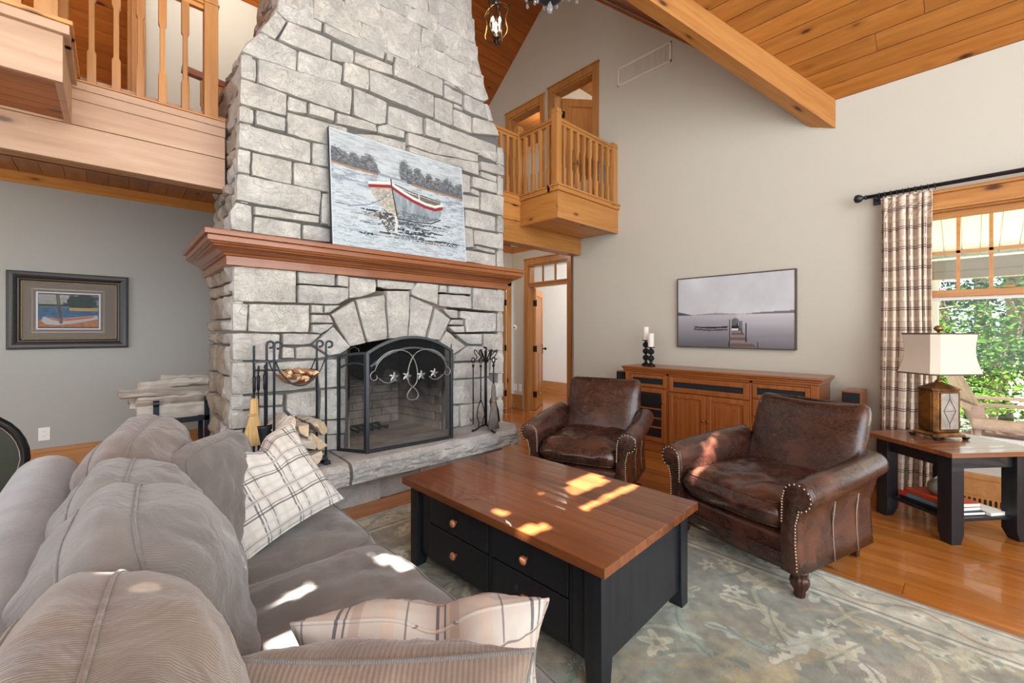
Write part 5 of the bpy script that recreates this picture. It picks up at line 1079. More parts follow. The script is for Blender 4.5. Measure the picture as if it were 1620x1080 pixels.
def img_boat():
    def f(X, Y):
        n = fbm(X * 1.5, Y * 5, 7, 2); n2 = fbm(X * 3, Y * 14, 7, 5); n3 = fbm(X * 10, Y * 14, 8, 9, 3)
        im = np.ones(X.shape + (1,)) * srgb('#b9c6cf'); im = im * (1 - .7 * n[..., None]) + srgb('#e4e8e8') * .7 * n[..., None]
        for th, c, a in ((.58, '#8fa3b3', .5), (.64, '#7f91a2', .5), (.70, '#d9d0c4', .6)): m = n2 > th; im[m] = im[m] * (1 - a) + srgb(c) * a
        m = n3 < .36; im[m] = im[m] * .7 + srgb('#f4f4f1') * .3
        sky = Y > .70 - .03 * X; s_ = np.ones(X.shape + (1,)) * srgb('#cdd5d9') * (.86 + .22 * n[..., None]); s_ = np.where((n2 > .56)[..., None], s_ * .9, s_); im[sky] = s_[sky]
        bl = .715 - .045 * X
        rs = random.Random(3)
        for cx, w_, h in [(.0, .05, .11), (.035, .045, .13), (.075, .05, .11), (.105, .03, .07), (.15, .035, .12), (.185, .03, .09), (.225, .035, .13), (.255, .045, .15), (.285, .03, .09), (.505, .04, .20), (.54, .035, .15), (.61, .04, .17), (.645, .03, .12), (.70, .035, .15), (.73, .03, .11), (.775, .035, .14), (.82, .03, .12), (.85, .035, .16), (.885, .03, .14), (.915, .03, .11), (.945, .03, .13), (.985, .03, .15)]:
            m = (((X - cx) / w_) ** 2 + ((Y - bl - h * .42) / (h * .62)) ** 2 < 1 + 1.6 * (n3 - .5)) & (Y > bl - .005); im[m] = (srgb('#70767c') * (.6 + .75 * n3[..., None]))[m]; m &= (n3 > .6); im[m] = im[m] * .6 + srgb('#a79a8c') * .4
        m = (Y > bl - .01) & (Y < bl + .025 * n3 * 2) & ((X < .33) | (X > .5)); im[m] = (srgb('#6b7077') * (.7 + .6 * n3[..., None]))[m]
        m = (np.abs(Y - bl + .012) < .009) & ((X < .31) | (X > .55)); im[m] = srgb('#b08a68')
        m = (np.abs(Y - bl) < .012) & (X > .31) & (X < .52); im[m] = srgb('#9aa4ae')
        m = (Y < bl - .02) & (Y > bl - .16) & (n2 > .52) & ((X < .3) | (X > .5)); im[m] = im[m] * .55 + srgb('#7d8a96') * .45
        for k in range(60):
            rs = random.Random(k); cx, cy = rs.gauss(.52, .15), rs.uniform(.13, .36); L = rs.uniform(.04, .15); wdt = rs.uniform(.006, .013)
            m = (np.abs(X - cx) < L * (1 - ((Y - cy) / wdt) ** 2).clip(0)) & (np.abs(Y - cy + .006 * np.sin(X * 60)) < wdt) & (n3 > .36); im[m] = srgb(rs.choice(('#3c424c', '#5a6470', '#8a7868', '#474e59', '#6f7f8e', '#2f3339', '#dfe4e6')))
        m = poly_mask(X, Y, [(.33, .40), (.40, .33), (.42, .20), (.36, .18), (.30, .30)]) & (n3 > .42); im[m] = srgb('#5b5450')
        hull = [(.395, .635), (.46, .60), (.55, .555), (.66, .525), (.76, .52), (.80, .545), (.795, .46), (.765, .39), (.68, .345), (.56, .325), (.43, .325), (.40, .36)]
        m = poly_mask(X, Y, [(.43, .62), (.54, .59), (.68, .575), (.78, .565), (.80, .54), (.74, .51), (.62, .53), (.5, .57)]); im[m] = (srgb('#7f756b') * (.7 + .5 * n2[..., None]))[m]
        m = poly_mask(X, Y, hull); im[m] = (srgb('#9ca7ae') * (.72 + .5 * fbm(X * 9, Y * 2, 6, 6)[..., None]))[m]; m &= (Y < .40) & (n3 > .45); im[m] = srgb('#6e777e')
        m = poly_mask(X, Y, [(.245, .60), (.40, .645), (.43, .33), (.39, .36), (.31, .42), (.265, .51)]); im[m] = (srgb('#cdc6b8') * (.66 + .5 * n3[..., None]))[m]
        K = lambda P, w_, c: [im.__setitem__(seg_mask(X, Y * .6, (a[0], a[1] * .6), (b[0], b[1] * .6), w_), srgb(c)) for a, b in zip(P, P[1:])]
        T = [(.40, .64), (.47, .597), (.56, .553), (.66, .522), (.74, .515), (.80, .545)]
        K([(.245, .60), (.40, .645)], .0075, '#ece8e0'); K([(.247, .572), (.40, .612)], .0085, '#9b3038'); K(T, .007, '#efebe3'); K([(x, y - .032) for x, y in T], .0085, '#a03038')
        K([(.43, .64), (.55, .605), (.68, .59), (.79, .572)], .003, '#4d443d'); K([(.40, .68), (.405, .60), (.435, .33)], .0045, '#4b413a'); K([(.61, .60), (.612, .55)], .004, '#e9e5de'); K([(.40, .325), (.55, .315), (.70, .335), (.78, .39)], .004, '#4a4a4d')
        K([(.425, .33), (.43, .27), (.42, .2)], .009, '#dedad3'); K([(.385, .56), (.33, .47), (.24, .40), (.12, .355), (.01, .36)], .0018, '#586a84')
        im[(X < .006) | (X > .994) | (Y > .99)] = srgb('#dfe6ea'); return im
    return raster(440, 290, f)
# painting leaning on the mantel
zb = 1.967; ym = YC - .125; LL, LR = at(524, 385, Y=ym), at(735, 409, Y=ym); TL, TR = at(518, 205, Y=YC - .05), at(726, 266, Y=YC - .05)
a = Vector((LL.x, ym, zb)); b = Vector((LR.x, ym, zb)); hgt = (TL.z + TR.z) / 2 - zb
tp = Vector((a.x, YC - .048, zb + hgt)); nn = (b - a).cross(tp - a).normalized(); nn = -nn if nn.y > 0 else nn
framed('painting', 'canvas painting of a white and red rowboat leaning on the mantel', 'painting', tuple(a), tuple(b), tuple(tp), img_boat(), tuple(nn), .004, 'ironb', .03, -.002)
def img_print():
    def f(X, Y):
        n = fbm(X * 2, Y * 2, 10, 3); n2 = fbm(X * 4, Y * 8, 12, 5)
        im = np.ones(X.shape + (1,)) * srgb('#7d7064')
        a = (X - .17) / .62; b = (Y - .2) / .6
        im *= (.96 + .08 * fbm(X, Y, 40, 1))[..., None]
        o = (np.abs(X - .48) < .375) & (np.abs(Y - .5) < .375); i_ = (np.abs(X - .48) < .369) & (np.abs(Y - .5) < .362); im[o & ~i_] = srgb('#c9bca8')
        o = (np.abs(X - .48) < .335) & (np.abs(Y - .5) < .325); im[o] = srgb('#e6e6ec'); o = (np.abs(X - .48) < .318) & (np.abs(Y - .5) < .30); im[o] = srgb('#3c4258')
        o = (np.abs(X - .48) < .31) & (np.abs(Y - .5) < .285); u = (X - .17) / .62; v = (Y - .215) / .57; pic = np.ones(X.shape + (1,)) * srgb('#a6a39c'); pic = pic * (.8 + .35 * fbm(X, Y * 3, 8, 6)[..., None])
        m = (v < .7) & (v > .63); pic[m] = srgb('#38483a'); m = v < .62; pic[m] = (srgb('#3f5f7c') * (.5 + 1.1 * n2[..., None]))[m]
        m = (((u - .72) / .28) ** 2 + ((v - .78) / .24) ** 2 < 1 + (n - .5) * 2) & (v > .52); pic[m] = (srgb('#2c3a34') * (.6 + .9 * n2[..., None]))[m]
        m = (np.abs(v - .56) < .05) & (u > .5); pic[m] = srgb('#b99a62')
        m = v < .2 + .05 * n; pic[m] = (srgb('#b0764c') * (.6 + .8 * n2[..., None]))[m]
        m = poly_mask(u, v, [(.04, .22), (.08, .32), (.3, .26), (.55, .3), (.98, .38), (1, .26), (.7, .16), (.3, .06), (.1, .1)]); pic[m] = srgb('#b9b6b8'); m = poly_mask(u, v, [(.1, .3), (.3, .25), (.55, .28), (.95, .36), (.9, .3), (.5, .2), (.3, .19)]); pic[m] = srgb('#c4663c')
        for x0, x1 in ((.29, .3), (.32, .33)): pic[seg_mask(u, v, (x0, .98), (x1 + .05, .12), .012)] = srgb('#594b40')
        im[o] = pic[o]; return im
    return raster(230, 150, f)
fp_ = thing('wall_picture', 'small canoe print in a wide black beaded frame on the grey wall', 'picture', (-.6, BY, 1.3))
yw = BY - .004; q0, q1 = at(9, 553, Y=yw - .03), at(203, 549.5, Y=yw - .03); tz = (at(10, 427, Y=yw - .03).z + at(203, 438, Y=yw - .03).z) / 2; bz = (q0.z + q1.z) / 2
x0, x1 = q0.x, q1.x; fw = .095
color_mesh('print', img_print(), lambda s, t: (x0 + fw - .01 + (x1 - x0 - 2 * fw + .02) * s, yw - .012, bz + fw - .01 + (tz - bz - 2 * fw + .02) * t), 'paint', fp_)
def ringframe(o0, o1, d0, d1, name, mat, bev=.003):
    rings = []
    m = MB()
    def rc(o, y): return [(x0 + o, y, bz + o), (x1 - o, y, bz + o), (x1 - o, y, tz - o), (x0 + o, y, tz - o)]
    prf = [(o0, 0), (o0, d0), ((o0 + o1) / 2, (d0 + d1) / 2 + .004), (o1, d1), (o1, 0)]
    vs = []; 
    for o, d in prf: vs += rc(o, yw - d)
    m.add(vs, [(i * 4 + k, i * 4 + (k + 1) % 4, ((i + 1) % 5) * 4 + (k + 1) % 4, ((i + 1) % 5) * 4 + k) for i in range(5) for k in range(4)])
    return ob(name, m, M_[mat], fp_, bevel=bev)
M_['pframe'] = plain('distressed dark brown frame', '#2a2422', .4, .0, .5, 40, .3); M_['pframe2'] = plain('black brown frame lip', '#3a3230', .35, .2, .4, 60, .2)
ringframe(0, .016, .022, .026, 'outer_edge', 'pframe2'); ringframe(.016, .066, .046, .026, 'frame', 'pframe'); ringframe(.066, .086, .028, .018, 'inner_edge', 'pframe2')
q = MB(); o = .091
for k in range(int((x1 - x0 - 2 * o) / .013)): 
    for zz in (bz + o, tz - o): q.ball((x0 + o + k * .013, yw - .020, zz), .0058, 6)
for k in range(int((tz - bz - 2 * o) / .013)): 
    for xx in (x0 + o, x1 - o): q.ball((xx, yw - .020, bz + o + k * .013), .0058, 6)
ob('bead_trim', q, M_['brass'], fp_, kind='stuff')
gp = ob('glass', B(x0 + .08, x1 - .08, yw - .0165, yw - .015, bz + .08, tz - .08), M_['pglass'], fp_)
ob('backing', B(x0 + .01, x1 - .01, yw - .010, yw - .001, bz + .01, tz - .01), M_['black'], fp_)
# outlets, switches, thermostat, grille, detector
def plate(name, label, cat, c, ax, w_, h_, kind):
    r = thing(name, label, cat, c); x, y, z = c
    def bx(a0, a1, z0, z1, d0, d1): return B(x + a0, x + a1, y - d1, y - d0, z + z0, z + z1) if ax == 'y' else B(x - d1, x - d0, y + a0, y + a1, z + z0, z + z1)
    ob('plate', bx(-w_ / 2, w_ / 2, -h_ / 2, h_ / 2, 0, .006), M_['white'], r, bevel=.002)
    if kind == 'outlet':
        for zz in (.022, -.022):
            s = ob('socket', bx(-.017, .017, zz - .015, zz + .015, .006, .009), M_['white'], r, bevel=.003)
            for a in (-.007, .007): ob('slot', bx(a - .001, a + .001, zz - .004, zz + .006, .009, .0093), M_['blackp'], s)
    elif kind == 'switch':
        for a in ([-.023, .023] if w_ > .1 else [0]): ob('rocker', bx(a - .016, a + .016, -.033, .033, .006, .010), M_['white'], r, bevel=.002)
    return r
p = at(70, 686, Y=BY); plate('wall_outlet', 'white double outlet low on the grey wall', 'outlet', tuple(p), 'y', .075, .12, 'outlet')
p = at(823, 613, X=HX); plate('wall_outlet', 'white plate on the hall wall nearer the door, above the skirting', 'outlet', tuple(p), 'x', .07, .12, 'outlet'); p = at(815.5, 612, X=HX); plate('wall_outlet', 'white plate on the hall wall farther from the door, above the skirting', 'outlet', tuple(p), 'x', .07, .12, 'switch')
p = at(887, 541, X=6.9); plate('light_switch', 'white double light switch on the wall of the room beyond the open door', 'switch', tuple(p), 'x', .12, .12, 'switch')
p = at(815, 518, X=HX); r = thing('thermostat', 'small round white thermostat on the hall wall', 'thermostat', tuple(p))
q = MB().lathe([(.05, 0), (.05, .012), (.042, .022), (.01, .024)], n=24); q.v = [p + Vector((-v[2], v[0], v[1])) for v in q.v]; ob('body', q, M_['white'], r, smooth=True); ob('display', B(p.x - .0255, p.x - .024, p.y - .012, p.y + .012, p.z - .008, p.z + .012), M_['blackp'], r)
y0 = at(977, 120, X=TX).y; y1 = at(1063, 80, X=TX).y; z0 = (at(977, 138, X=TX).z + at(1063, 98, X=TX).z) / 2; z1 = (at(977, 107, X=TX).z + at(1063, 67, X=TX).z) / 2; y0, y1 = max(y0, y1), min(y0, y1)
M_['vent'] = plain('off white vent enamel', '#d6d0c5', .6, var=.02)
r = thing('air_vent', 'long white return air grille high on the greige wall', 'vent', (TX, (y0 + y1) / 2, z0))
ob('frame', MB().box(TX - .012, TX, y1, y1 + .025, z0, z1).box(TX - .012, TX, y0 - .025, y0, z0, z1).box(TX - .012, TX, y1, y0, z0, z0 + .025).box(TX - .012, TX, y1, y0, z1 - .025, z1), M_['vent'], r, bevel=.003)
ob('duct_shade', B(TX - .003, TX - .001, y1 + .02, y0 - .02, z0 + .02, z1 - .02), plain('vent shadow grey', '#a9a196', .8), r)  # flat grey sheet paints the shade behind the louvres
nb = 38
for k in range(nb): yy = y1 + .03 + (y0 - y1 - .06) * k / (nb - 1); ob('louvre', B(TX - .010, TX - .003, yy - .0045, yy + .0045, z0 + .025, z1 - .025), M_['vent'], r)
p = at(815.6, 388.5, Z=2.745); r = thing('ceiling_light', 'small round white recessed light in the hall ceiling', 'light', tuple(p)); ob('trim_ring', MB().lathe([(.05, 0), (.085, -.006), (.085, 0), (.085, .0)], tuple(p), 28), M_['white'], r, smooth=True); ob('lens', MB().lathe([(.055, -.002), (.05, -.004), (.01, -.005)], tuple(p), 20), M_['white'], r)
# floor register in the skirting
r = thing('floor_register', 'small brown slotted heating register at the skirting under the window', 'vent', (TX - .03, -.1, .02)); ob('face', B(TX - .045, TX - .034, -.35, .22, .005, .075), M_['pine'], r, bevel=.002)
for k in range(20): ob('slot', B(TX - .0455, TX - .0449, -.33 + k * .027, -.316 + k * .027, .018, .062), M_['blackp'], r)
# ---------------------------------------------------------------- end table, lamp, books, bowl
ang = 53 - 90
Mt = Mloc(3.716, .072, 0, -38)     # local x along dir2 (-38 deg), local y along dir1 (52 deg)
et = thing('end_table', 'black square-legged end table with brown plank top by the window', 'table', M=Mt)
S1, S2, TZ = .66, .60, .585
for k in range(6): ob('top_plank', B(S1 * 0 + .0003, S1 - .0003, S2 * k / 6 + .0003, S2 * (k + 1) / 6 - .0003, TZ - .03, TZ), M_['walnutd'], et, local=True, bevel=.0015, seg=1)
lg = .085
for cx in (.06 + lg / 2, S1 - .06 - lg / 2):
    for cy in (.05 + lg / 2, S2 - .05 - lg / 2):
        h = lg / 2; t = .02; ix = 1 if cx < .3 else -1; iy = 1 if cy < .3 else -1
        fu = [(cx - h, cy - h), (cx + h, cy - h), (cx + h, cy + h), (cx - h, cy + h)]; bt = [(cx - h + (t if ix < 0 else 0), cy - h + (t if iy < 0 else 0)), (cx + h - (t if ix > 0 else 0), cy - h + (t if iy < 0 else 0)), (cx + h - (t if ix > 0 else 0), cy + h - (t if iy > 0 else 0)), (cx - h + (t if ix < 0 else 0), cy + h - (t if iy > 0 else 0))]
        ob('leg', MB().loft([[(*p, 0) for p in bt], [(*p, .06) for p in fu], [(*p, TZ - .03) for p in fu]]), M_['black'], et, local=True, bevel=.003)
for a in (.075, S2 - .095): ob('apron', B(.12, S1 - .12, a, a + .02, TZ - .12, TZ - .03), M_['black'], et, local=True, bevel=.002)
for a in (.085, S1 - .105): ob('apron', B(a, a + .02, .11, S2 - .11, TZ - .12, TZ - .03), M_['black'], et, local=True, bevel=.002)
ob('lower_shelf', B(.10, S1 - .10, .09, S2 - .09, .125, .145), M_['black'], et, local=True, bevel=.003)
def inM(x, y, z): return Mt @ Vector((x, y, z))
def book(label, x, y, z, w_, d_, h, rot, cov, grp='stacked books on the end table shelf'):
    M = Mt @ Matrix.Translation((x, y, z)) @ Matrix.Rotation(math.radians(rot), 4, 'Z'); r = thing('book', label, 'book', M=M, group=grp)
    ob('cover', MB().box(0, w_, 0, d_, 0, .003).box(0, w_, 0, d_, h - .003, h).box(-.002, .003, 0, d_, 0, h), M_[cov], r, local=True, bevel=.001, seg=1); ob('pages', B(.003, w_ - .006, .004, d_ - .004, .003, h - .003), M_['paper'], r, local=True)
    return r
z = .146
bk = book('dark book lying at the bottom of the stack on the end table shelf', .14, .12, z, .25, .33, .022, 0, 'book3'); z += .0225
b2 = book('pale blue book with red spine end above the dark book', .145, .13, z, .235, .32, .024, 2, 'book2'); ob('spine_end', B(-.0025, .02, .265, .322, .0002, .0245), M_['redb'], b2, local=True); z += .0245
b3 = book('orange-red book on top of the stack under the pottery bowl', .15, .135, z, .22, .30, .026, -1, 'book1'); z += .0265
book('white magazine lying flat at the right of the book stack on the shelf', .40, .10, .146, .13, .2, .02, 5, 'paper')
p = inM(.27, .27, z); r = thing('pottery_bowl', 'lumpy sage glazed pottery pot standing on the orange book', 'bowl', tuple(p))
q = MB().lathe([(.02, 0), (.062, .003), (.082, .03), (.086, .05), (.078, .075), (.058, .098), (.052, .104), (.047, .1), (.06, .075), (.066, .04), (.04, .01), (.003, .008)], (0, 0, 0), 40)
q.v = [(v[0] * (1 + .06 * mnoise.noise(Vector(v) * 14)), v[1] * (1 + .06 * mnoise.noise(Vector(v) * 14 + Vector((3, 1, 0)))), v[2] * (1 + .12 * math.sin(3 * math.atan2(v[1], v[0])) * (v[2] > .09))) for v in q.v]; q.v = [tuple(p + Vector(v)) for v in q.v]; ob('body', q, M_['bowl'], r, smooth=True)
# lamp
lp = thing('table_lamp', 'table lamp with bronze and silver panelled body and flared cream shade', 'lamp', M=Mt @ Matrix.Translation((.35, .37, TZ)) @ Matrix.Rotation(math.radians(0), 4, 'Z'))
ow, od = .100, .068
def oct_(w_, d_, c): return [(-w_ + c, -d_), (w_ - c, -d_), (w_, -d_ + c), (w_, d_ - c), (w_ - c, d_), (-w_ + c, d_), (-w_, d_ - c), (-w_, -d_ + c)]
ob('foot_plate', MB().loft([[(*p, z_) for p in oct_(ow + a, od + a, .025)] for a, z_ in ((.022, .02), (.022, .034), (.012, .045), (.004, .05))]), M_['bronze'], lp, local=True, bevel=.002)
for sx in (-1, 1):
    for sy in (-1, 1): ob('foot', MB().loft([[(sx * (ow + .01) + a, sy * (od + .01) + b, z_) for a, b in ((-h, -h), (h, -h), (h, h), (-h, h))] for h, z_ in ((.010, 0), (.014, .012), (.02, .02))]), M_['ironb'], lp, local=True, bevel=.002)
ob('body', MB().loft([[(*p, z_) for p in oct_(ow, od, .022)] for z_ in (.05, .335)]), M_['bronze'], lp, local=True, bevel=.004)
for (x0, x1, y0, y1, mt_) in ((-ow + .03, ow - .03, -od - .003, -od, 'silver'), (-ow - .003, -ow, -od + .03, od - .03, 'bronze'), (ow, ow + .003, -od + .03, od - .03, 'bronze'), (-ow + .03, ow - .03, od, od + .003, 'silver')):
    pn = ob('side_panel', B(x0, x1, y0, y1, .068, .32), M_[mt_], lp, local=True, bevel=.003)
    if mt_ == 'silver':
        yy = y0 - .001 if y0 < 0 else y1 + .001; cz = .195; q = MB()
        for a, b in (((0, .085), (.045, 0)), ((.045, 0), (0, -.085)), ((0, -.085), (-.045, 0)), ((-.045, 0), (0, .085)), ((-.045, 0), (.045, 0)), ((0, .085), (0, .118)), ((0, -.085), (0, -.118))): q.tube([(a[0], yy, cz + a[1]), (b[0], yy, cz + b[1])], .0016, 5)
        ob('diamond_inlay', q, M_['ironb'], pn, local=True)
        ob('panel_rim', MB().tube([(x0, yy, .07), (x1, yy, .07), (x1, yy, .318), (x0, yy, .318)], .004, 6, closed=True), M_['bronze'], pn, local=True)
ob('shoulder', MB().loft([[(*p, z_) for p in oct_(ow * s, od * s, .022 * s)] for s, z_ in ((1.07, .335), (1.07, .345), (.96, .352), (.25, .385), (.14, .392))]), M_['bronze'], lp, local=True, bevel=.002)
ob('neck', MB().lathe([(.016, .385), (.02, .395), (.012, .402), (.008, .41), (.008, .72)], n=16), M_['brass'], lp, local=True, smooth=True)
def shoct(w_, d_, c, z_, k=4):
    o = oct_(w_, d_, c); return [(*p, z_) for p in o]
rings = []
for k in range(11):
    f = k / 10; w_ = .255 - .045 * math.sin(f * PI / 2) * 1.0 + .008 * math.sin(f * PI) * -2; w_ = .195 - .020 * f - .018 * math.sin(PI * f); d_ = w_ * .74; rings.append(shoct(w_, d_, .035, .45 + .275 * f))
sh = ob('lamp_shade', MB().loft(rings, cap=False), M_['shade'], lp, local=True)
mm = sh.modifiers.new('s', 'SOLIDIFY'); mm.thickness = .002
M_['strim'] = plain('brown shade trim', '#5a4a3c', .8)
for rg_, z_ in ((rings[0], .45), (rings[-1], .725)): ob('shade_trim', MB().tube([(*p[:2], z_) for p in rg_], .005, 6, closed=True), M_['strim'], lp, local=True)
q = MB()
for a in range(4): q.tube([(0, 0, .72), (.165 * math.cos(a * PI / 2), .12 * math.sin(a * PI / 2), .72)], .002, 5)
ob('harp', q, M_['brass'], lp, local=True); ob('finial', MB().lathe([(.004, .715), (.006, .735), (.01, .74), (.022, .748), (.027, .762), (.02, .775), (.004, .782)], n=18), M_['brass'], lp, local=True, smooth=True)
cd = [tuple(inM(.50, .42, TZ + .02)), tuple(inM(.62, .55, TZ + .008)), tuple(inM(.68, .64, TZ - .03)), tuple(inM(.69, .66, .3)), tuple(inM(.71, .67, .1)), tuple(inM(.66, .72, .02)), (4.70, -.2, .01), (4.74, -.6, .008), (4.6, -1.2, .008)]
tag(ob('lamp_cord', MB().tube(cd, .003, 6), M_['blackp'], None, smooth=True), 'thin black lamp cord hanging behind the end table', 'cord')
# ---------------------------------------------------------------- curtain and rod
xc = TX - .10; zr = 2.475
cr = thing('curtain_rod', 'dark turned curtain rod with ball finial above the window', 'curtain rod', (xc, 0, zr))
ob('pole', MB().tube([(xc, .60, zr), (xc, -2.3, zr)], .016, 14), M_['black'], cr, smooth=True)
q = MB().lathe([(.016, 0), (.022, .008), (.016, .016), (.012, .024), (.03, .042), (.036, .062), (.03, .082), (.004, .092)], n=18); q.v = [(xc + v[0], .60 + v[2], zr + v[1]) for v in q.v]; ob('ball_finial', q, M_['black'], cr, smooth=True)
ob('bracket', MB().bar((TX, .54, zr - .02), (xc - .01, .54, zr - .02), .015, .02).box(TX - .008, TX, .51, .57, zr - .06, zr + .04), M_['black'], cr)
for k in range(10): q = MB().tube([(xc + .024 * math.cos(a), .52 - k * .037 + .004 * math.sin(a), zr - .003 + .024 * math.sin(a)) for a in [2 * PI * j / 16 for j in range(16)]], .003, 6, closed=True); ob('ring', q, M_['black'], cr, smooth=True)
cu = thing('curtain', 'floor length beige tartan curtain gathered at the left of the window', 'curtain', (xc, .35, 0))
def curtain(y0, y1, folds):
    nx, nz = int(folds * 16), 60; mb = MB(); uv = []; L = 0; prev = None; cols = []
    for i in range(nx + 1):
        f = i / nx; cols.append(f)
    for j in range(nz + 1):
        g = j / nz; z = .02 + (zr - .035 - .02) * g; L = 0; prev = None; pinch = max(0, (g - .93) / .07)
        for i in range(nx + 1):
            f = i / nx; am = .034 * (1 - .35 * pinch) * (1 + .3 * math.sin(f * 17)) ; a = f * folds * 2 * PI + 1.3 * math.sin(f * 7) + .8 * math.sin(f * 23) + .25 * math.sin(g * 3 + f * 6)
            yy = y0 + (y1 - y0) * f + .007 * math.sin(2 * a) + (.012 * math.sin(g * 5 + f * 4)) * (1 - g); xx = xc + am * math.sin(a) + .006 * math.sin(g * 7 + f * 11)
            if abs(pinch) > 0: xx = xc + (xx - xc) * (1 - .3 * pinch)
            if prev is not None: L += math.hypot(xx - prev[0], yy - prev[1])
            prev = (xx, yy); mb.v.append((xx, yy, z)); uv.append((L, z))
    n1 = nx + 1; mb.f = [(j * n1 + i, j * n1 + i + 1, (j + 1) * n1 + i + 1, (j + 1) * n1 + i) for j in range(nz) for i in range(nx)]; mb.uv = uv; return mb
o = ob('cloth', curtain(.505, .20, 6.5), M_['curtain'], cu, smooth=True, fix=False); mm = o.modifiers.new('s', 'SOLIDIFY'); mm.thickness = .002
ob('heading', MB().tube([(xc + .012 * math.sin(k * .9), .51 - k * .0078, zr - .035) for k in range(40)], .006, 6), M_['curtain'], cu)
# ---------------------------------------------------------------- fire screen
fs = thing('fire_screen', 'three-panel arched steel fire screen with scrolls and leaves', 'fire screen', (1.75, 3.08, .402))
c0 = Vector((1.397, 3.10, .404)); c1 = Vector((2.125, 3.045, .404)); W = (c1 - c0).length; ux = (c1 - c0) / W; nv = Vector((ux.y, -ux.x, 0)); nv = nv if nv.y < 0 else -nv
def arch(f, h0, h1): return h0 + (h1 - h0) * (1 - (2 * f - 1) ** 2)
P3 = lambda f, z, d=0: c0 + ux * (W * f) + Vector((0, 0, z)) + nv * d
def panel(fr_pts, name, r=.011):
    q = MB(); 
    for a, b in zip(fr_pts, fr_pts[1:] + fr_pts[:1]): q.bar(a, b, .022, .022, (nv.x, nv.y, 0) if abs((b - a).normalized().dot(nv)) < .9 else (0, 0, 1))
    return q
top = [P3(k / 16, arch(k / 16, .755, .875)) for k in range(17)]
q = MB(); q.bar(P3(0, 0), P3(0, .765), .026, .022, nv).bar(P3(1, 0), P3(1, .765), .026, .022, nv).bar(P3(0, .012), P3(1, .012), .022, .024, nv)
for a, b in zip(top, top[1:]): q.bar(a, b + (b - a) * .04, .022, .026, nv)
pc = ob('centre_panel_frame', q, M_['steel'], fs, bevel=.002)
in_ = [P3(.03 + .94 * k / 16, arch(k / 16, .655, .79), .004) for k in range(17)]
q = MB(); [q.bar(a, b + (b - a) * .04, .014, .020, nv) for a, b in zip(in_, in_[1:])]; ob('inner_arch', q, M_['steel'], fs)
def meshp(pts, name='mesh'): 
    n = len(pts); m = MB(); cen = sum((Vector(p) for p in pts), Vector()) / n; m.add([cen] + pts, [(0, 1 + i, 1 + (i + 1) % n) for i in range(n)]); return ob(name, m, M_['mesh'], fs, fix=False)
meshp([P3(0, .01, -.004), P3(1, .01, -.004)] + [p - nv * .004 for p in top[::-1]])
def spiral(cf, cz, r0, r1, a0, a1, n=18, d=.012): return [P3(cf + (r0 + (r1 - r0) * k / n) * math.cos(a0 + (a1 - a0) * k / n) / W, cz + (r0 + (r1 - r0) * k / n) * math.sin(a0 + (a1 - a0) * k / n), d) for k in range(n + 1)]
q = MB()
def bez(p, n=14): 
    out = []
    for k in range(n + 1):
        t = k / n; a = (1 - t) ** 3, 3 * t * (1 - t) ** 2, 3 * t * t * (1 - t), t ** 3; f = sum(a[i] * p[i][0] for i in range(4)); z = sum(a[i] * p[i][1] for i in range(4)); out.append(P3(f, z, .012))
    return out
for s in (0, 1):
    g = (lambda p: [(1 - a, b) for a, b in p]) if s else (lambda p: p)
    q.tube(bez(g([(.08, .66), (.16, .79), (.38, .80), (.47, .74)])), .0045, 6); q.tube(bez(g([(.47, .74), (.56, .68), (.60, .50), (.50, .475)])), .0045, 6)
    q.tube(bez(g([(.50, .475), (.40, .42), (.42, .36), (.52, .37)])), .0045, 6)
    cs = .075 if not s else .925; q.tube(spiral(cs, .575, .045, .012, PI / 2 if not s else PI / 2, (PI / 2 + 5.5) if not s else (PI / 2 - 5.5)), .0045, 6)
    q.tube(bez(g([(.12, .56), (.17, .52), (.24, .50), (.30, .55)])), .004, 6); q.tube(bez(g([(.075, .62), (.10, .70), (.22, .76), (.30, .775)])), .004, 6)
ob('scrollwork', q, M_['scroll'], fs, smooth=True)
for f, z, a in ((.28, .565, .3), (.43, .565, 2.6), (.60, .565, .4), (.76, .575, 2.7)):
    m = MB(); pts = []
    for k in range(15):
        t = a + 2 * PI * k / 15; r_ = .043 if k % 3 == 0 else .016 if k % 3 == 1 else .03; pts.append(P3(f + r_ * math.cos(t) / W, z + r_ * math.sin(t), .016))
    pb = [p - nv * .003 for p in pts]; cen = P3(f, z, .021); m.add([cen] + pts + pb, [(0, 1 + i, 1 + (i + 1) % 15) for i in range(15)] + [(1 + i, 16 + i, 16 + (i + 1) % 15, 1 + (i + 1) % 15) for i in range(15)]); ob('maple_leaf', m, M_['scroll'], fs)
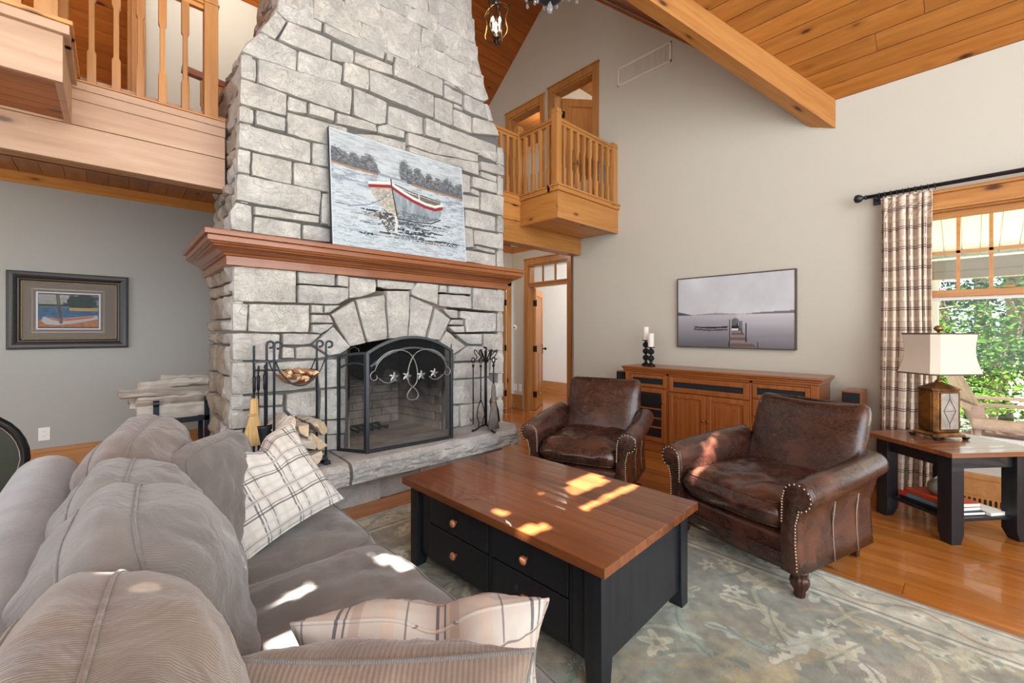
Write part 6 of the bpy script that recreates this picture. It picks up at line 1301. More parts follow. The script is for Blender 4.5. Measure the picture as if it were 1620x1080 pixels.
for s in (0, 1):
    base_ = P3(s, 0); far = Vector((1.27, 3.325, .404)) if not s else Vector((2.30, 3.30, .404)); far.z = base_.z; v = far - base_; U = lambda f, z: base_ + v * f + Vector((0, 0, z)); vn_ = Vector((v.y, -v.x, 0)).normalized()
    tp = [U(.04 + .96 * k / 6, .755 - .03 * (k / 6) ** 2) for k in range(7)]
    q = MB(); q.bar(U(.06, 0), U(.06, .75), .018, .018, vn_).bar(U(1, 0), U(1, .73), .018, .018, vn_).bar(U(.06, .01), U(1, .01), .018, .02, vn_)
    for a, b in zip(tp, tp[1:]): q.bar(a, b, .018, .02, vn_)
    t2 = [U(.06 + .94 * k / 6, .665 - .03 * (k / 6) ** 2 + .02 * math.sin(PI * k / 6)) for k in range(7)]
    for a, b in zip(t2, t2[1:]): q.bar(a, b, .012, .014, vn_)
    ob('side_panel_frame', q, M_['steel'], fs); meshp([U(.06, .01), U(1, .01)] + tp[::-1], 'side_mesh')
    hc = U(.45, .745); hd = v.normalized(); ob('handle', MB().tube([hc - hd * .045, hc - hd * .04 + Vector((0, 0, .04)), hc + Vector((0, 0, .058)), hc + hd * .04 + Vector((0, 0, .04)), hc + hd * .045], .005, 8), M_['steel'], fs, smooth=True)
    for zz in (.1, .4, .66): ob('hinge', MB().tube([U(.02, zz - .02), U(.02, zz + .02)], .008, 8), M_['steel'], fs)
# ---------------------------------------------------------------- log holder on the hearth
lh = thing('log_holder', 'tall black steel log holder with curled uprights on the hearth left of the screen', 'log holder', (.92, 3.15, .402))
HZ0 = .404
def curl(x, y, sgx):
    top = 1.235; pts = [(x, y, HZ0 + .05), (x, y, top)]; 
    for k in range(1, 10): a = PI - PI * 1.6 * k / 9; pts.append((x + sgx * (.022 + .022 * math.cos(a)), y, top + .022 * math.sin(a)))
    return pts
xl, xr, yf, yb2 = .755, 1.08, 3.06, 3.245
for x, s in ((xl, 1), (xr, 1)):
    for y in (yf, yb2): ob('upright', MB().tube(curl(x, y, s), .0075, 8), M_['ironb'], lh, smooth=True)
for y in (yf, yb2): ob('base_rail', MB().tube([(xl, y, HZ0 + .06), (xl + .02, y, HZ0 + .035), (xr - .02, y, HZ0 + .035), (xr, y, HZ0 + .06)], .009, 8), M_['ironb'], lh, smooth=True)
for x in (xl + .0, xr - .0): ob('foot', MB().bar((x, yf - .035, HZ0 + .012), (x, yb2 + .02, HZ0 + .012), .045, .022).bar((x, yf, HZ0 + .03), (x, yb2, HZ0 + .03), .03, .02), M_['ironb'], lh, bevel=.004)
for y in (yf, yb2):
    ob('sling_strap', MB().tube([(xl + .008, y, 1.13)] + [(xl + .008 + (xr - xl - .016) * k / 12, y, 1.13 - .17 * math.sin(PI * k / 12) ** .7) for k in range(1, 12)] + [(xr - .008, y, 1.13)], .005, 6), M_['ironb'], lh, smooth=True)
sl = MB(); rings = []
for k in range(13):
    f = k / 12; x = xl + .04 + (xr - xl - .08) * f; z = 1.115 - .155 * math.sin(PI * (.12 + .76 * f)) ** .7; rings.append([(x, yf + .005, z), (x, yb2 - .005, z), (x, yb2 - .005, z + .004), (x, yf + .005, z + .004)])
ob('sling_tray', sl.loft(rings), M_['kindling'], lh)
def log(name, label, cat, c, d, L, r, mat, grp, k=None, seed=0, ends=True, quarter=None):
    """split log: wedge or half-round section lofted along d with bark side"""
    d = Vector(d).normalized(); s = d.cross(Vector((0, 0, 1))).normalized(); u = s.cross(d); rr = random.Random(seed); n = rr.choice((5, 6)); an = rr.uniform(0, 6.28)
    kind = quarter if quarter is not None else rr.choice((0, 1)); sec = []
    if kind == 0:   # wedge
        sec = [(0, -.1)] + [(math.cos(a) * 1.0, math.sin(a) * 1.0) for a in [PI * .12 + PI * .5 * i / 4 for i in range(5)]]
        sec = [(a - .3, b - .35) for a, b in sec]
    else: sec = [(math.cos(PI * i / 6), math.sin(PI * i / 6) * .85 - .3) for i in range(7)]
    ca, sa = math.cos(an), math.sin(an); sec = [(a * ca - b * sa, a * sa + b * ca) for a, b in sec]; c = Vector(c); rings = []
    bow = rr.uniform(-.02, .02)
    for i in range(12):
        f = i / 11 - .5; k_ = 1 + .16 * mnoise.noise(Vector((f * 6 + seed, seed, 1))); rings.append([c + d * (L * f + (rr.uniform(-.012, .012) if i in (0, 11) else 0)) + s * (r * a * k_ + bow * (1 - 4 * f * f) + r * .16 * mnoise.noise(Vector((f * 11, a * 3 + seed, b * 3)))) + u * (r * b * k_ + r * .16 * mnoise.noise(Vector((f * 11, a * 3, b * 3 + seed + 7)))) for a, b in sec])
    o = thing(name, label, cat, tuple(c), group=grp)
    ob('wood', MB().loft(rings), M_[mat], o)
    e = MB(); 
    for rg_, sg in ((rings[0], -1), (rings[-1], 1)):
        cc = sum(rg_, Vector()) / len(rg_); k_ = len(rg_); off = d * sg * .0015; e.add([cc + off] + [cc + (p - cc) * .985 + off for p in rg_], [(0, 1 + i, 1 + (i + 1) % k_) for i in range(k_)])
    ob('cut_end', e, M_['logend'], o); return o
spots = [(a, .475 + (b - .485) * 1.35, w_) for a, b, w_ in [(.83, .485, 'bottom row, leftmost'), (.915, .480, 'bottom row, second from left'), (.995, .485, 'bottom row, rightmost'), (.845, .565, 'middle row, left'), (.935, .56, 'middle row, centre'), (1.02, .565, 'middle row, right'), (.82, .665, 'top of the pile, left'), (.935, .645, 'top of the pile, centre'), (1.02, .64, 'top of the pile, right')]]
for i, (x, z, w_) in enumerate(spots):
    log('firewood_log', 'split firewood log in the hearth holder, ' + w_, 'log', (x, 3.16, z - .01), (.05 * math.sin(i * 3), 1, .02 * math.cos(i)), .28, .068, 'log', 'split firewood in the hearth log holder', seed=i + 3)
kl = [(.84, 1.035, 'upper left end'), (.88, 1.01, 'left of centre, low'), (.925, 1.0, 'centre, low'), (.97, 1.005, 'right of centre, low'), (.87, 1.05, 'left of centre, upper'), (.915, 1.04, 'centre, upper'), (.96, 1.045, 'right of centre, upper'), (1.0, 1.035, 'right end')]
for i, (x, z, w_) in enumerate(kl): log('kindling_stick', 'short kindling piece in the raised sling, ' + w_, 'kindling', (x, 3.15, z + .008), (.25 * math.sin(i * 5), 1, .1 * math.cos(i * 2)), .19, .024, 'kindling', 'kindling in the sling of the log holder', seed=40 + i)
# tools hanging at its left
def hook_tool(name, label, x, y, ztop, zend, end):
    r = thing(name, label, 'fireplace tool', (x, y, zend)); ob('handle', MB().tube([(x, y + .01, ztop), (x, y - .012, ztop + .018), (x, y - .018, ztop), (x, y, ztop - .02), (x, y, zend + .15)], .005, 8), M_['ironb'], r, smooth=True)
    ob('grip', MB().lathe([(.006, 0), (.010, .01), (.009, .05), (.011, .09), (.006, .1)], (x, y, ztop - .14), 12), M_['iron'], r, smooth=True)
    if end == 'broom':
        q = MB().lathe([(.006, .30), (.02, .29), (.022, .24), (.024, .19), (.045, .08), (.06, 0), (.02, -.002)], (x, y, zend), 20); q.v = [(x + (v[0] - x) * 1.1 - .05 * max(0, (zend + .2 - v[2])), y + (v[1] - y) * .45, v[2] + .004 * math.sin(v[0] * 700)) for v in q.v]; ob('straw_head', q, M_['straw'], r, smooth=True)
        ob('binding', MB().lathe([(.0245, .19), (.0255, .192), (.0255, .2), (.024, .202)], (x - .01, y, zend), 20), M_['kindling'], r, smooth=True)
    if end == 'shovel':
        rings = []
        for k in range(9):
            f = k / 8; w_ = .045 * (1 - .5 * f ** 3); z = zend + .16 * (1 - f); rings.append([(x + w_ * a, y + .012 * (a * a) - .006, z) for a in (-1, -.5, 0, .5, 1)] + [(x + w_ * a, y + .012 * (a * a) - .003, z) for a in (1, .5, 0, -.5, -1)])
        ob('blade', MB().loft(rings), M_['iron'], r, smooth=True)
    if end == 'poker': ob('tip', MB().tube([(x, y, zend + .15), (x, y, zend), ], .005, 8).tube([(x, y, zend + .04), (x + .025, y, zend + .02), (x + .035, y, zend + .045)], .004, 6), M_['ironb'], r, smooth=True)
ob('tool_bar', MB().bar((xl - .09, yf + .05, 1.13), (xl, yf + .05, 1.13), .02, .012).tube([(xl - .075, yb2, HZ0 + .03), (xl - .075, yb2, 1.23)], .0075, 8).bar((xl - .09, yf + .05, 1.13), (xl - .075, yb2, 1.13), .02, .012), M_['ironb'], lh)
hook_tool('hearth_broom', 'straw hearth broom hanging at the left of the log holder', xl - .10, yf + .06, 1.08, .60, 'broom')
hook_tool('fire_shovel', 'black ash shovel hanging beside the straw broom', xl - .045, yf + .04, 1.09, .56, 'shovel')
hook_tool('fire_poker', 'slim black poker hanging between broom and holder upright', xl - .068, yf + .10, 1.08, .55, 'poker')
# ---------------------------------------------------------------- tool set right of the screen
tc = at(770, 683, Z=.402); tc = Vector((2.56, 3.16, .402)); pz = at(774, 683, Z=.404); tc = Vector((pz.x, pz.y + .05, .404))
ts = thing('tool_stand', 'scrolled wrought iron tool stand at the right end of the hearth', 'tool stand', tuple(tc))
for k in range(3):
    a = -PI / 2 + k * 2 * PI / 3; ob('foot', MB().tube([tc + Vector((0, 0, .06)), tc + Vector((.05 * math.cos(a), .05 * math.sin(a), .045)), tc + Vector((.10 * math.cos(a), .10 * math.sin(a), .012)), tc + Vector((.13 * math.cos(a), .13 * math.sin(a), .008))], [.009, .009, .008, .011], 8), M_['iron'], ts, smooth=True)
H = .74; ob('post', MB().tube([tc + Vector((0, 0, .05)), tc + Vector((0, 0, H))], .013, 8), M_['iron'], ts, smooth=True)
for k in range(6):
    a = k * PI / 3 + .3; d = Vector((math.cos(a), math.sin(a), 0)); pts = [tc + Vector((0, 0, H - .12))]
    for j in range(1, 13): t = j / 12; pts.append(tc + d * (.105 * math.sin(t * PI * .62)) + Vector((0, 0, H - .12 + .13 * math.sin(t * PI * .75)))) 
    e = pts[-1]; pts += [e + d * (-.0 - .018 * math.sin(b)) + Vector((0, 0, -.02 + .02 * math.cos(b) - .01)) for b in (.8, 1.8, 2.8, 3.8)]
    ob('scroll_arm', MB().tube(pts, .005, 6), M_['iron'], ts, smooth=True)
ob('top_scroll', MB().tube([tc + Vector((.03 * math.sin(b * 1.6) * b / 4, 0, H + .02 * b - .003 * b * b)) for b in [k * .4 for k in range(11)]], .008, 6), M_['iron'], ts, smooth=True)
def st_tool(name, label, dx, dy, end):
    p = tc + Vector((dx, dy, 0)); r = thing(name, label, 'fireplace tool', tuple(p + Vector((0, 0, .1))))
    ring = [p + Vector((.018 * math.cos(a), 0, H - .085 + .024 * math.sin(a))) for a in [2 * PI * j / 12 for j in range(12)]]; ob('loop_handle', MB().tube(ring, .005, 6, closed=True).lathe([(.006, 0), (.012, .01), (.012, .02), (.006, .03)], tuple(p + Vector((0, 0, H - .15))), 10), M_['iron'], r, smooth=True)
    zb_ = .42 if end == 'brush' else .28
    ob('shaft', MB().tube([p + Vector((0, 0, H - .12)), p + Vector((0, 0, zb_))], .0055, 8), M_['iron'], r, smooth=True)
    if end == 'brush':
        q = MB().lathe([(.008, .44), (.022, .42), (.026, .36), (.028, .28), (.045, .14), (.062, .03), (.02, .028)], tuple(p), 22); q.v = [(v[0], p.y + (v[1] - p.y) * .6, v[2]) for v in q.v]; ob('bristles', q, M_['bristle'], r, smooth=True); ob('binding', MB().lathe([(.0275, .27), (.029, .273), (.029, .283), (.0275, .286)], tuple(p), 20), M_['brass'], r)
    if end == 'shovel': 
        q = MB().loft([[(p.x + w_ * a + .06 * f, p.y + .02 * a * a, p.z + .30 - .24 * f) for a in (-1, -.5, 0, .5, 1)] + [(p.x + w_ * a + .06 * f, p.y + .02 * a * a + .003, p.z + .30 - .24 * f) for a in (1, .5, 0, -.5, -1)] for f, w_ in ((0, .015), (.15, .04), (.6, .05), (1, .04))]); ob('blade', q, M_['iron'], r, smooth=True)
    if end == 'tongs':
        for s in (-1, 1): ob('tong_arm', MB().tube([p + Vector((0, 0, .30)), p + Vector((s * .03, 0, .24)), p + Vector((s * .045, 0, .16)), p + Vector((s * .02, 0, .09)), p + Vector((s * .03, 0, .05))], .005, 6), M_['iron'], r, smooth=True)
    if end == 'poker': ob('tip', MB().tube([p + Vector((0, 0, .28)), p + Vector((0, 0, .07))], .0055, 8).tube([p + Vector((0, 0, .12)), p + Vector((-.03, 0, .1)), p + Vector((-.035, 0, .13))], .004, 6), M_['iron'], r, smooth=True)
st_tool('hearth_brush', 'dark bristled hearth brush hanging from the scrolled tool stand', .035, -.07, 'brush'); st_tool('ash_shovel', 'black shovel tilted out at the right of the scrolled tool stand', .095, .0, 'shovel')
st_tool('fire_tongs', 'black fire tongs hanging on the left of the scrolled tool stand', -.075, -.02, 'tongs'); st_tool('fire_poker', 'thin black poker at the far left of the scrolled tool stand', -.10, .06, 'poker')
# ---------------------------------------------------------------- free-standing firewood rack
fr = thing('firewood_rack', 'blue black steel firewood rack standing left of the chimney', 'log rack', (.43, 4.75, 0))
x0, x1, y0, y1 = .255, .60, 4.60, 4.98
for x in (x0, x1):
    for y in (y0, y1):
        ob('leg', MB().bar((x, y, 0), (x, y, .71), .038, .012, (0, 1, 0)), M_['ironb'], fr, bevel=.002)
        ob('rolled_top', MB().tube([(x - .02, y - .008, .725), (x + .02, y - .008, .725)], .026, 16), M_['ironb'], fr, smooth=False, bevel=.003)
for y in (y0, y1): ob('cross_rail', MB().bar((x0 - .02, y, .565), (x1 + .02, y, .565), .012, .045), M_['ironb'], fr, bevel=.002)
for x in (x0, x1): ob('side_rail', MB().bar((x, y0, .565), (x, y1, .565), .012, .04), M_['ironb'], fr, bevel=.002)
rl_ = [(.42, 4.70, .635, .56, .042, 'bottom front, just above the rail'), (.43, 4.80, .64, .5, .045, 'bottom middle'), (.42, 4.91, .64, .5, .045, 'bottom back'), (.40, 4.715, .725, .52, .05, 'middle front, long pale'), (.41, 4.82, .735, .62, .05, 'middle layer, centre'), (.36, 4.92, .74, .55, .05, 'middle back'), (.36, 4.72, .80, .66, .045, 'upper front, jutting out to the left'), (.45, 4.84, .82, .56, .048, 'upper centre, knotty bark'), (.35, 4.93, .81, .42, .045, 'upper back left'), (.40, 4.80, .885, .48, .042, 'topmost, tilted across the pile'), (.52, 4.86, .87, .45, .045, 'top right, beside the stone')]
for i, (x, y, z, L, r_, w_) in enumerate(rl_): log('firewood_log', 'pale split log on the steel rack, ' + w_, 'log', (x, y, z), (1, .04 * math.sin(i * 2.3), .05 * math.sin(i * 1.7) if i > 5 else 0), L, r_ * 1.4, 'log', 'split logs on the steel rack', seed=70 + i)
# ---------------------------------------------------------------- dining chair at the left edge
dp = at(-42, 745, Z=.68); dc = thing('dining_chair', 'black oval-backed chair with olive panel cut by the left edge', 'chair', M=Matrix.Translation((-.575, 3.35, 0)) @ Matrix.Rotation(math.radians(8), 4, 'Z'))
# local: back faces -y (towards camera), seat in front (+y)
ov = [(.235 * (abs(math.cos(a)) ** .9) * (1 if math.cos(a) > 0 else -1) * (1 - .12 * (math.sin(a) < 0) * abs(math.sin(a))), -.02 * math.sin(a), .66 + .26 * math.sin(a)) for a in [2 * PI * k / 32 for k in range(32)]]
ob('back_frame', MB().tube(ov, .021, 8, closed=True), M_['blackp'], dc, local=True, smooth=True)
ob('back_panel', MB().loft([[(p[0] * .93, p[1] + dy, .66 + (p[2] - .66) * .93) for p in ov] for dy in (-.008, .008)]), M_['olive'], dc, local=True)
ob('panel_bead', MB().tube([(p[0] * .93, p[1] - .01, .66 + (p[2] - .66) * .93) for p in ov], .0025, 6, closed=True), M_['silver'], dc, local=True)
ob('seat', MB().loft([[(a * .23, .25 + b * .22, z) for a, b in [sqo(*e) for e in [(-1, -1), (0, -1), (1, -1), (1, 0), (1, 1), (0, 1), (-1, 1), (-1, 0)]]] for z in (.42, .47)]), M_['olive'], dc, local=True, bevel=.012)
ob('seat_frame', B(-.21, .21, .04, .45, .38, .425), M_['blackp'], dc, local=True, bevel=.006)
for sx in (-1, 1): 
    ob('leg', MB().tube([(sx * .19, .04, .42), (sx * .2, .0, .2), (sx * .2, -.05, 0)], [.02, .018, .014], 8), M_['blackp'], dc, local=True, smooth=True); ob('leg', MB().tube([(sx * .19, .43, .40), (sx * .195, .44, 0)], [.021, .014], 8), M_['blackp'], dc, local=True, smooth=True)
    ob('back_post', MB().tube([(sx * .19, .04, .42), (sx * .185, .0, .50)], .018, 8), M_['blackp'], dc, local=True, smooth=True)
# ---------------------------------------------------------------- lantern and chandelier
lc = at(785, 40, Y=3.05); d_ = 4.5
def ray(u, v, d): t = (u - 810) / F_PX; return Vector((d * (SA + t * CA), d * (CA - t * SA), CAMZ + d * (HZ - v) / F_PX))
ln = ray(785, 35, 4.5); lt = thing('lantern', 'open iron pendant lantern with two lit candle bulbs above the mantel', 'lantern', tuple(ln))
s_ = 4.5 / 675; Zt, Zb = 33 * s_, -35 * s_
pl_ = [(0, .20), (.05, .195), (.10, .165), (.135, .12), (.145, .09), (.125, .05), (.115, 0), (.125, -.06), (.14, -.11), (.125, -.155), (.085, -.19), (.03, -.20), (0, -.20)]
for k in range(4): a = k * PI / 2 + .35; ob('cage_rib', MB().tube([ln + Vector((r_ * math.cos(a), r_ * math.sin(a), z)) for r_, z in pl_], .0055, 8), M_['brass' if k % 2 else 'iron'], lt, smooth=True)
for k in range(4):
    a = k * PI / 2 + .35; d = Vector((math.cos(a), math.sin(a), 0)); ob('scroll', MB().tube([ln + d * (.05 + .02 * j) + Vector((0, 0, .16 - .05 * math.sin(j / 3))) for j in range(5)] + [ln + d * (.15 + .02 * math.sin(b)) + Vector((0, 0, .115 + .02 * math.cos(b) - .0)) for b in (3.6, 2.6, 1.6, .6, -.4)], .004, 6), M_['iron'], lt, smooth=True)
ob('finial', MB().lathe([(.004, -.25), (.012, -.235), (.02, -.215), (.03, -.20), (.018, -.185), (.03, -.17), (.02, -.16), (.008, -.15), (.008, -.1)], tuple(ln), 14), M_['iron'], lt, smooth=True)
ob('stem', MB().tube([ln + Vector((0, 0, -.12)), ln + Vector((0, 0, .24))], .006, 8), M_['iron'], lt); ob('cap', MB().lathe([(.005, .19), (.05, .195), (.03, .215), (.015, .23), (.015, .25), (.004, .26)], tuple(ln), 16), M_['iron'], lt, smooth=True)
for k in range(3):
    a = k * 2 * PI / 3 + .9; b = ln + Vector((.042 * math.cos(a), .042 * math.sin(a), 0)); c_ = ob('candle_sleeve', MB().lathe([(.02, -.115), (.024, -.105), (.011, -.1), (.011, -.02), (.009, -.018)], tuple(b), 12), M_['white'], lt, smooth=True)
    ob('bobeche', MB().tube([ln + Vector((0, 0, -.13)), b + Vector((0, 0, -.11))], .005, 6), M_['iron'], lt)
    if k < 2: ob('bulb', MB().lathe([(.006, -.018), (.013, .0), (.014, .012), (.008, .03), (.001, .045)], tuple(b), 12), M_['glow'], lt, smooth=True)
    else: ob('bulb', MB().lathe([(.006, -.018), (.013, .0), (.014, .012), (.008, .03), (.001, .045)], tuple(b), 12), M_['glow'], lt, smooth=True)
ht = 5.9; q = MB(); zc = ln.z + .26
while zc < gz(max(4.17, ln.y)) - .05 and zc < 6.4:
    k = int((zc - ln.z) / .035) % 2; q.tube([ln + Vector(((.009 * math.cos(a)) if k else 0, 0 if k else .009 * math.cos(a), zc - ln.z + .018 + .022 * math.sin(a))) for a in [2 * PI * j / 8 for j in range(8)]], .003, 5, closed=True); zc += .035
ob('chain', q, M_['iron'], lt); l = bpy.data.lights.new('lantern_light', 'POINT'); l.energy = 12; l.color = (1, .75, .45); l.shadow_soft_size = .04; o = bpy.data.objects.new('lantern_light', l); C.objects.link(o); o.location = ln
ch = ray(870, -42, 3.4); cd_ = thing('chandelier', 'dark iron chandelier with clear crystal drops, mostly above the frame', 'chandelier', tuple(ch))
ob('hub', MB().lathe([(.004, -.02), (.06, -.015), (.10, .01), (.105, .035), (.07, .05), (.03, .08), (.02, .2), (.035, .26), (.02, .32), (.01, .6)], tuple(ch - Vector((0, 0, .20))), 24), M_['ironb'], cd_, smooth=True)
def drop(p, s=1.0): 
    m = MB(); m.lathe([(.001, -.055 * s), (.010 * s, -.048 * s), (.014 * s, -.035 * s), (.011 * s, -.018 * s), (.003 * s, 0)], tuple(p), 8); m.ball(p + Vector((0, 0, .008 * s)), .006 * s, 6); return m
ob('crystal_drop', drop(ch + Vector((0, 0, -.225)), 1.8), M_['crystal'], cd_)
for k in range(6):
    a = k * PI / 3 + .16; d = Vector((math.cos(a), math.sin(a), 0)); ar = ob('arm', MB().tube([ch + d * (.03 + .36 * t) + Vector((0, 0, .02 - .05 * math.sin(t * PI) + .06 * t * t)) for t in [j / 10 for j in range(11)]], .008, 8), M_['ironb'], cd_, smooth=True)
    e = ch + d * .39 + Vector((0, 0, .08)); ob('bobeche', MB().lathe([(.004, -.01), (.045, 0), (.05, .01), (.02, .012), (.012, .03), (.012, .1), (.004, .1)], tuple(e), 16), M_['ironb'], ar, smooth=True)
    for j in range(3): b = a + j * 2.1; ob('crystal_drop', drop(e + Vector((.046 * math.cos(b), .046 * math.sin(b), -.008))), M_['crystal'], ar)
    ob('crystal_drop', drop(ch + d * .10 + Vector((0, 0, -.17)), 1.1), M_['crystal'], cd_)
ob('rod', MB().tube([ch + Vector((0, 0, .3)), ch + Vector((0, 0, 1.1))], .008, 8), M_['ironb'], cd_)
# ---------------------------------------------------------------- porch, deck chairs, trees outside
pd = struct('floor_porch', B(5.02, 7.6, -9, 2.55, -.06, .0), M_['white'])
y = -9
while y < 2.5: 
    if y > -4: ob('deck_board', B(5.02, 7.55, y + .003, y + .137, .0, .08), M_['deck'], pd)
    y += .14
cpz = lambda x: 2.80 - (x - 5.0) * .27
m = MB(); m.add([(5.01, -9, cpz(5)), (7.3, -9, cpz(7.3)), (7.3, 3.5, cpz(7.3)), (5.01, 3.5, cpz(5)), (5.01, -9, cpz(5) + .1), (7.3, -9, cpz(7.3) + .1), (7.3, 3.5, cpz(7.3) + .1), (5.01, 3.5, cpz(5) + .1)], [(0, 1, 2, 3), (4, 5, 6, 7), (0, 1, 5, 4), (1, 2, 6, 5), (2, 3, 7, 6), (3, 0, 4, 7)])
pc_ = struct('ceiling_porch', m, M_['white'])
y = -4
while y < 1.8:
    m = MB(); m.bar((5.02, y + .07, cpz(5.02) - .006), (7.28, y + .07, cpz(7.28) - .006), .132, .012, (0, 0, 1)); ob('ceiling_board', m, M_['white'], pc_, bevel=.003, seg=1); y += .14
b_ = thing('porch_beam', 'grey boxed porch beam across the top of the window view', 'beam', (7.2, -3, 2.0))
ob('lower_board', B(7.12, 7.22, -9, 3.4, 1.93, 2.02), plain('grey beige beam paint', '#8d857c', .7), b_, bevel=.004); ob('upper_board', B(7.14, 7.24, -9, 3.4, 2.02, 2.16), plain('grey beige beam paint upper', '#958d84', .7), b_, bevel=.004)
pp = at(1483, 470, X=7.18); b_ = thing('porch_post', 'white square porch post just right of the curtain edge', 'post', (7.18, pp.y + .03, -.1)); ob('shaft', B(7.12, 7.24, pp.y - .01, pp.y + .13, -.1, 1.93), M_['white'], b_, bevel=.004); ob('base_trim', B(7.10, 7.26, pp.y - .03, pp.y + .15, -.1, .05), M_['white'], b_, bevel=.004); ob('capital', B(7.10, 7.26, pp.y - .03, pp.y + .15, 1.85, 1.93), M_['white'], b_, bevel=.004)
def adirondack(label, x, y, a, g='weathered pink deck chairs on the porch'):
    M = Mloc(x, y, .08, a); r = thing('deck_chair', label, 'chair', M=M, group=g); wd = M_['weather']
    # local: faces +x
    for k in range(7):
        t = (k - 3) / 3; w_ = .072; hgt = .80 - .12 * t * t
        M2 = Matrix.Translation((-.28, t * .235, .28)) @ Matrix.Rotation(math.radians(-22), 4, 'Y') @ Matrix.Rotation(math.radians(t * 3.5), 4, 'X'); ob('back_slat', MB().box(-.01, .01, -w_ / 2, w_ / 2, 0, hgt, M2), wd, r, local=True, bevel=.003)
    for k in range(7): f = k / 6; xx = -.25 + .60 * f; zz = .26 + .12 * f - (.05 if k == 6 else 0) + (.02 * math.sin(f * PI)); ob('seat_slat', B(xx, xx + .078, -.27, .27, zz, zz + .02), wd, r, local=True, bevel=.003)
    for s in (-1, 1):
        ob('armrest', MB().prism([(-.42, s * .27), (.30, s * .25), (.38, s * .28), (.40, s * .34), (.36, s * .39), (.28, s * .40), (-.42, s * .33)], 'z', .555, .58), wd, r, local=True, bevel=.004)
        ob('front_leg', B(.22, .32, s * .29 - .012, s * .29 + .012, 0, .555), wd, r, local=True, bevel=.003); ob('arm_bracket', MB().prism([(.25, .555), (.31, .555), (.27, .38), (.25, .38)], 'y', s * .30, s * .34), wd, r, local=True)
        ob('side_rail', MB().prism([(-.62, 0), (-.52, 0), (-.1, .14), (.32, .26), (.36, .34), (.32, .40), (-.25, .27)], 'y', s * .27 - .012, s * .27 + .012), wd, r, local=True, bevel=.003)
        ob('rear_leg', B(-.45, -.37, s * .30 - .012, s * .30 + .012, 0, .555), wd, r, local=True, bevel=.003)
    ob('back_rail', B(-.45, -.42, -.32, .32, .50, .555), wd, r, local=True, bevel=.003); return r
pa = at(1556, 640, X=6.3); adirondack('weathered slatted deck chair seen from the side behind the lamp', 6.25, pa.y - .27, -74)
adirondack('weathered slatted deck chair farther right on the porch, mostly cut by the frame', 6.55, pa.y - 1.75, 110)
r = thing('deck_table', 'low weathered two-tier deck table just outside the window behind the end table', 'table', (5.6, -.42, .08)); wd = M_['weather']
for k in range(5):
    ob('top_slat', B(5.33 + k * .105, 5.43 + k * .105, -.72, -.02, .50, .525), wd, r, bevel=.003); ob('shelf_slat', B(5.36 + k * .095, 5.45 + k * .095, -.68, -.06, .38, .40), wd, r, bevel=.003)
for x in (5.36, 5.80):
    for y in (-.69, -.05): ob('leg', B(x - .0, x + .04, y - .02, y + .02, .08, .50), wd, r, bevel=.003)
struct('floor_ground', B(7.6, 60, -60, 40, -1.2, -1.0), plain('forest floor', '#a9ab88', .95, var=.4, scale=2))
def leaves(n, c, rad, size, rr, flat=.7):
    v = np.zeros((n * 4, 3)); ctr = rr.normal(0, .45, (n, 3)); ln_ = np.linalg.norm(ctr, axis=1, keepdims=True); ctr = ctr / np.maximum(ln_, .3) * np.minimum(ln_ * 1.2, 1) ; ctr = ctr * np.array(rad) + np.array(c)
    a = rr.normal(0, 1, (n, 3)); a[:, 2] *= .4; a /= np.linalg.norm(a, axis=1, keepdims=True); b = rr.normal(0, 1, (n, 3)); b -= (a * b).sum(1, keepdims=True) * a; b /= np.linalg.norm(b, axis=1, keepdims=True)
    s = size * rr.uniform(.6, 1.4, (n, 1)); v[0::4] = ctr - a * s; v[1::4] = ctr + b * s * .5; v[2::4] = ctr + a * s; v[3::4] = ctr - b * s * .5; return v
def foliage(name, V, mat, par, label=None):
    n = len(V) // 4; me = bpy.data.meshes.new(name); me.vertices.add(n * 4); me.vertices.foreach_set('co', V.astype(np.float32).ravel()); me.loops.add(n * 4); me.loops.foreach_set('vertex_index', np.arange(n * 4, dtype=np.int32)); me.polygons.add(n); me.polygons.foreach_set('loop_start', np.arange(0, n * 4, 4, dtype=np.int32)); me.update(calc_edges=True)
    me.materials.append(M_[mat]); o = bpy.data.objects.new(name, me); C.objects.link(o); o['kind'] = 'stuff'
    if par: o.parent = par; me.transform(WM[par.name].inverted())
    WM[o.name] = WM[par.name] if par else Matrix(); return o
def tree(label, x, y, h, crowns, mat, r=.16, seed=0, grp='trees beyond the porch', ls=.055, n=2600):
    t = thing('tree', label, 'tree', (x, y, -1.0), group=grp); rr = np.random.RandomState(seed); q = random.Random(seed)
    pts = [(x + .25 * math.sin(k * .9 + seed), y + .2 * math.cos(k * 1.1 + seed), -1 + h * k / 7) for k in range(8)]; tr = ob('trunk', MB().tube(pts, [r * (1 - .09 * k) for k in range(8)], 10), M_['bark'], t, smooth=True)
    for k in range(5): p = Vector(pts[3 + k % 4]); a = q.uniform(0, 6.28); L = q.uniform(.8, 1.8); ob('branch', MB().tube([p, p + Vector((math.cos(a) * L * .5, math.sin(a) * L * .5, .25)), p + Vector((math.cos(a) * L, math.sin(a) * L, .35))], [.05, .035, .012], 6), M_['bark'], tr, smooth=True)
    V = []
    for k in range(crowns): V.append(leaves(n // crowns, (x + q.uniform(-1.5, 1.5), y + q.uniform(-1.9, 1.9), q.uniform(.1 * h, h) - .6), (q.uniform(.6, 1.1), q.uniform(.8, 1.3), q.uniform(.3, .6)), ls, rr))
    foliage('foliage', np.concatenate(V), mat, t)
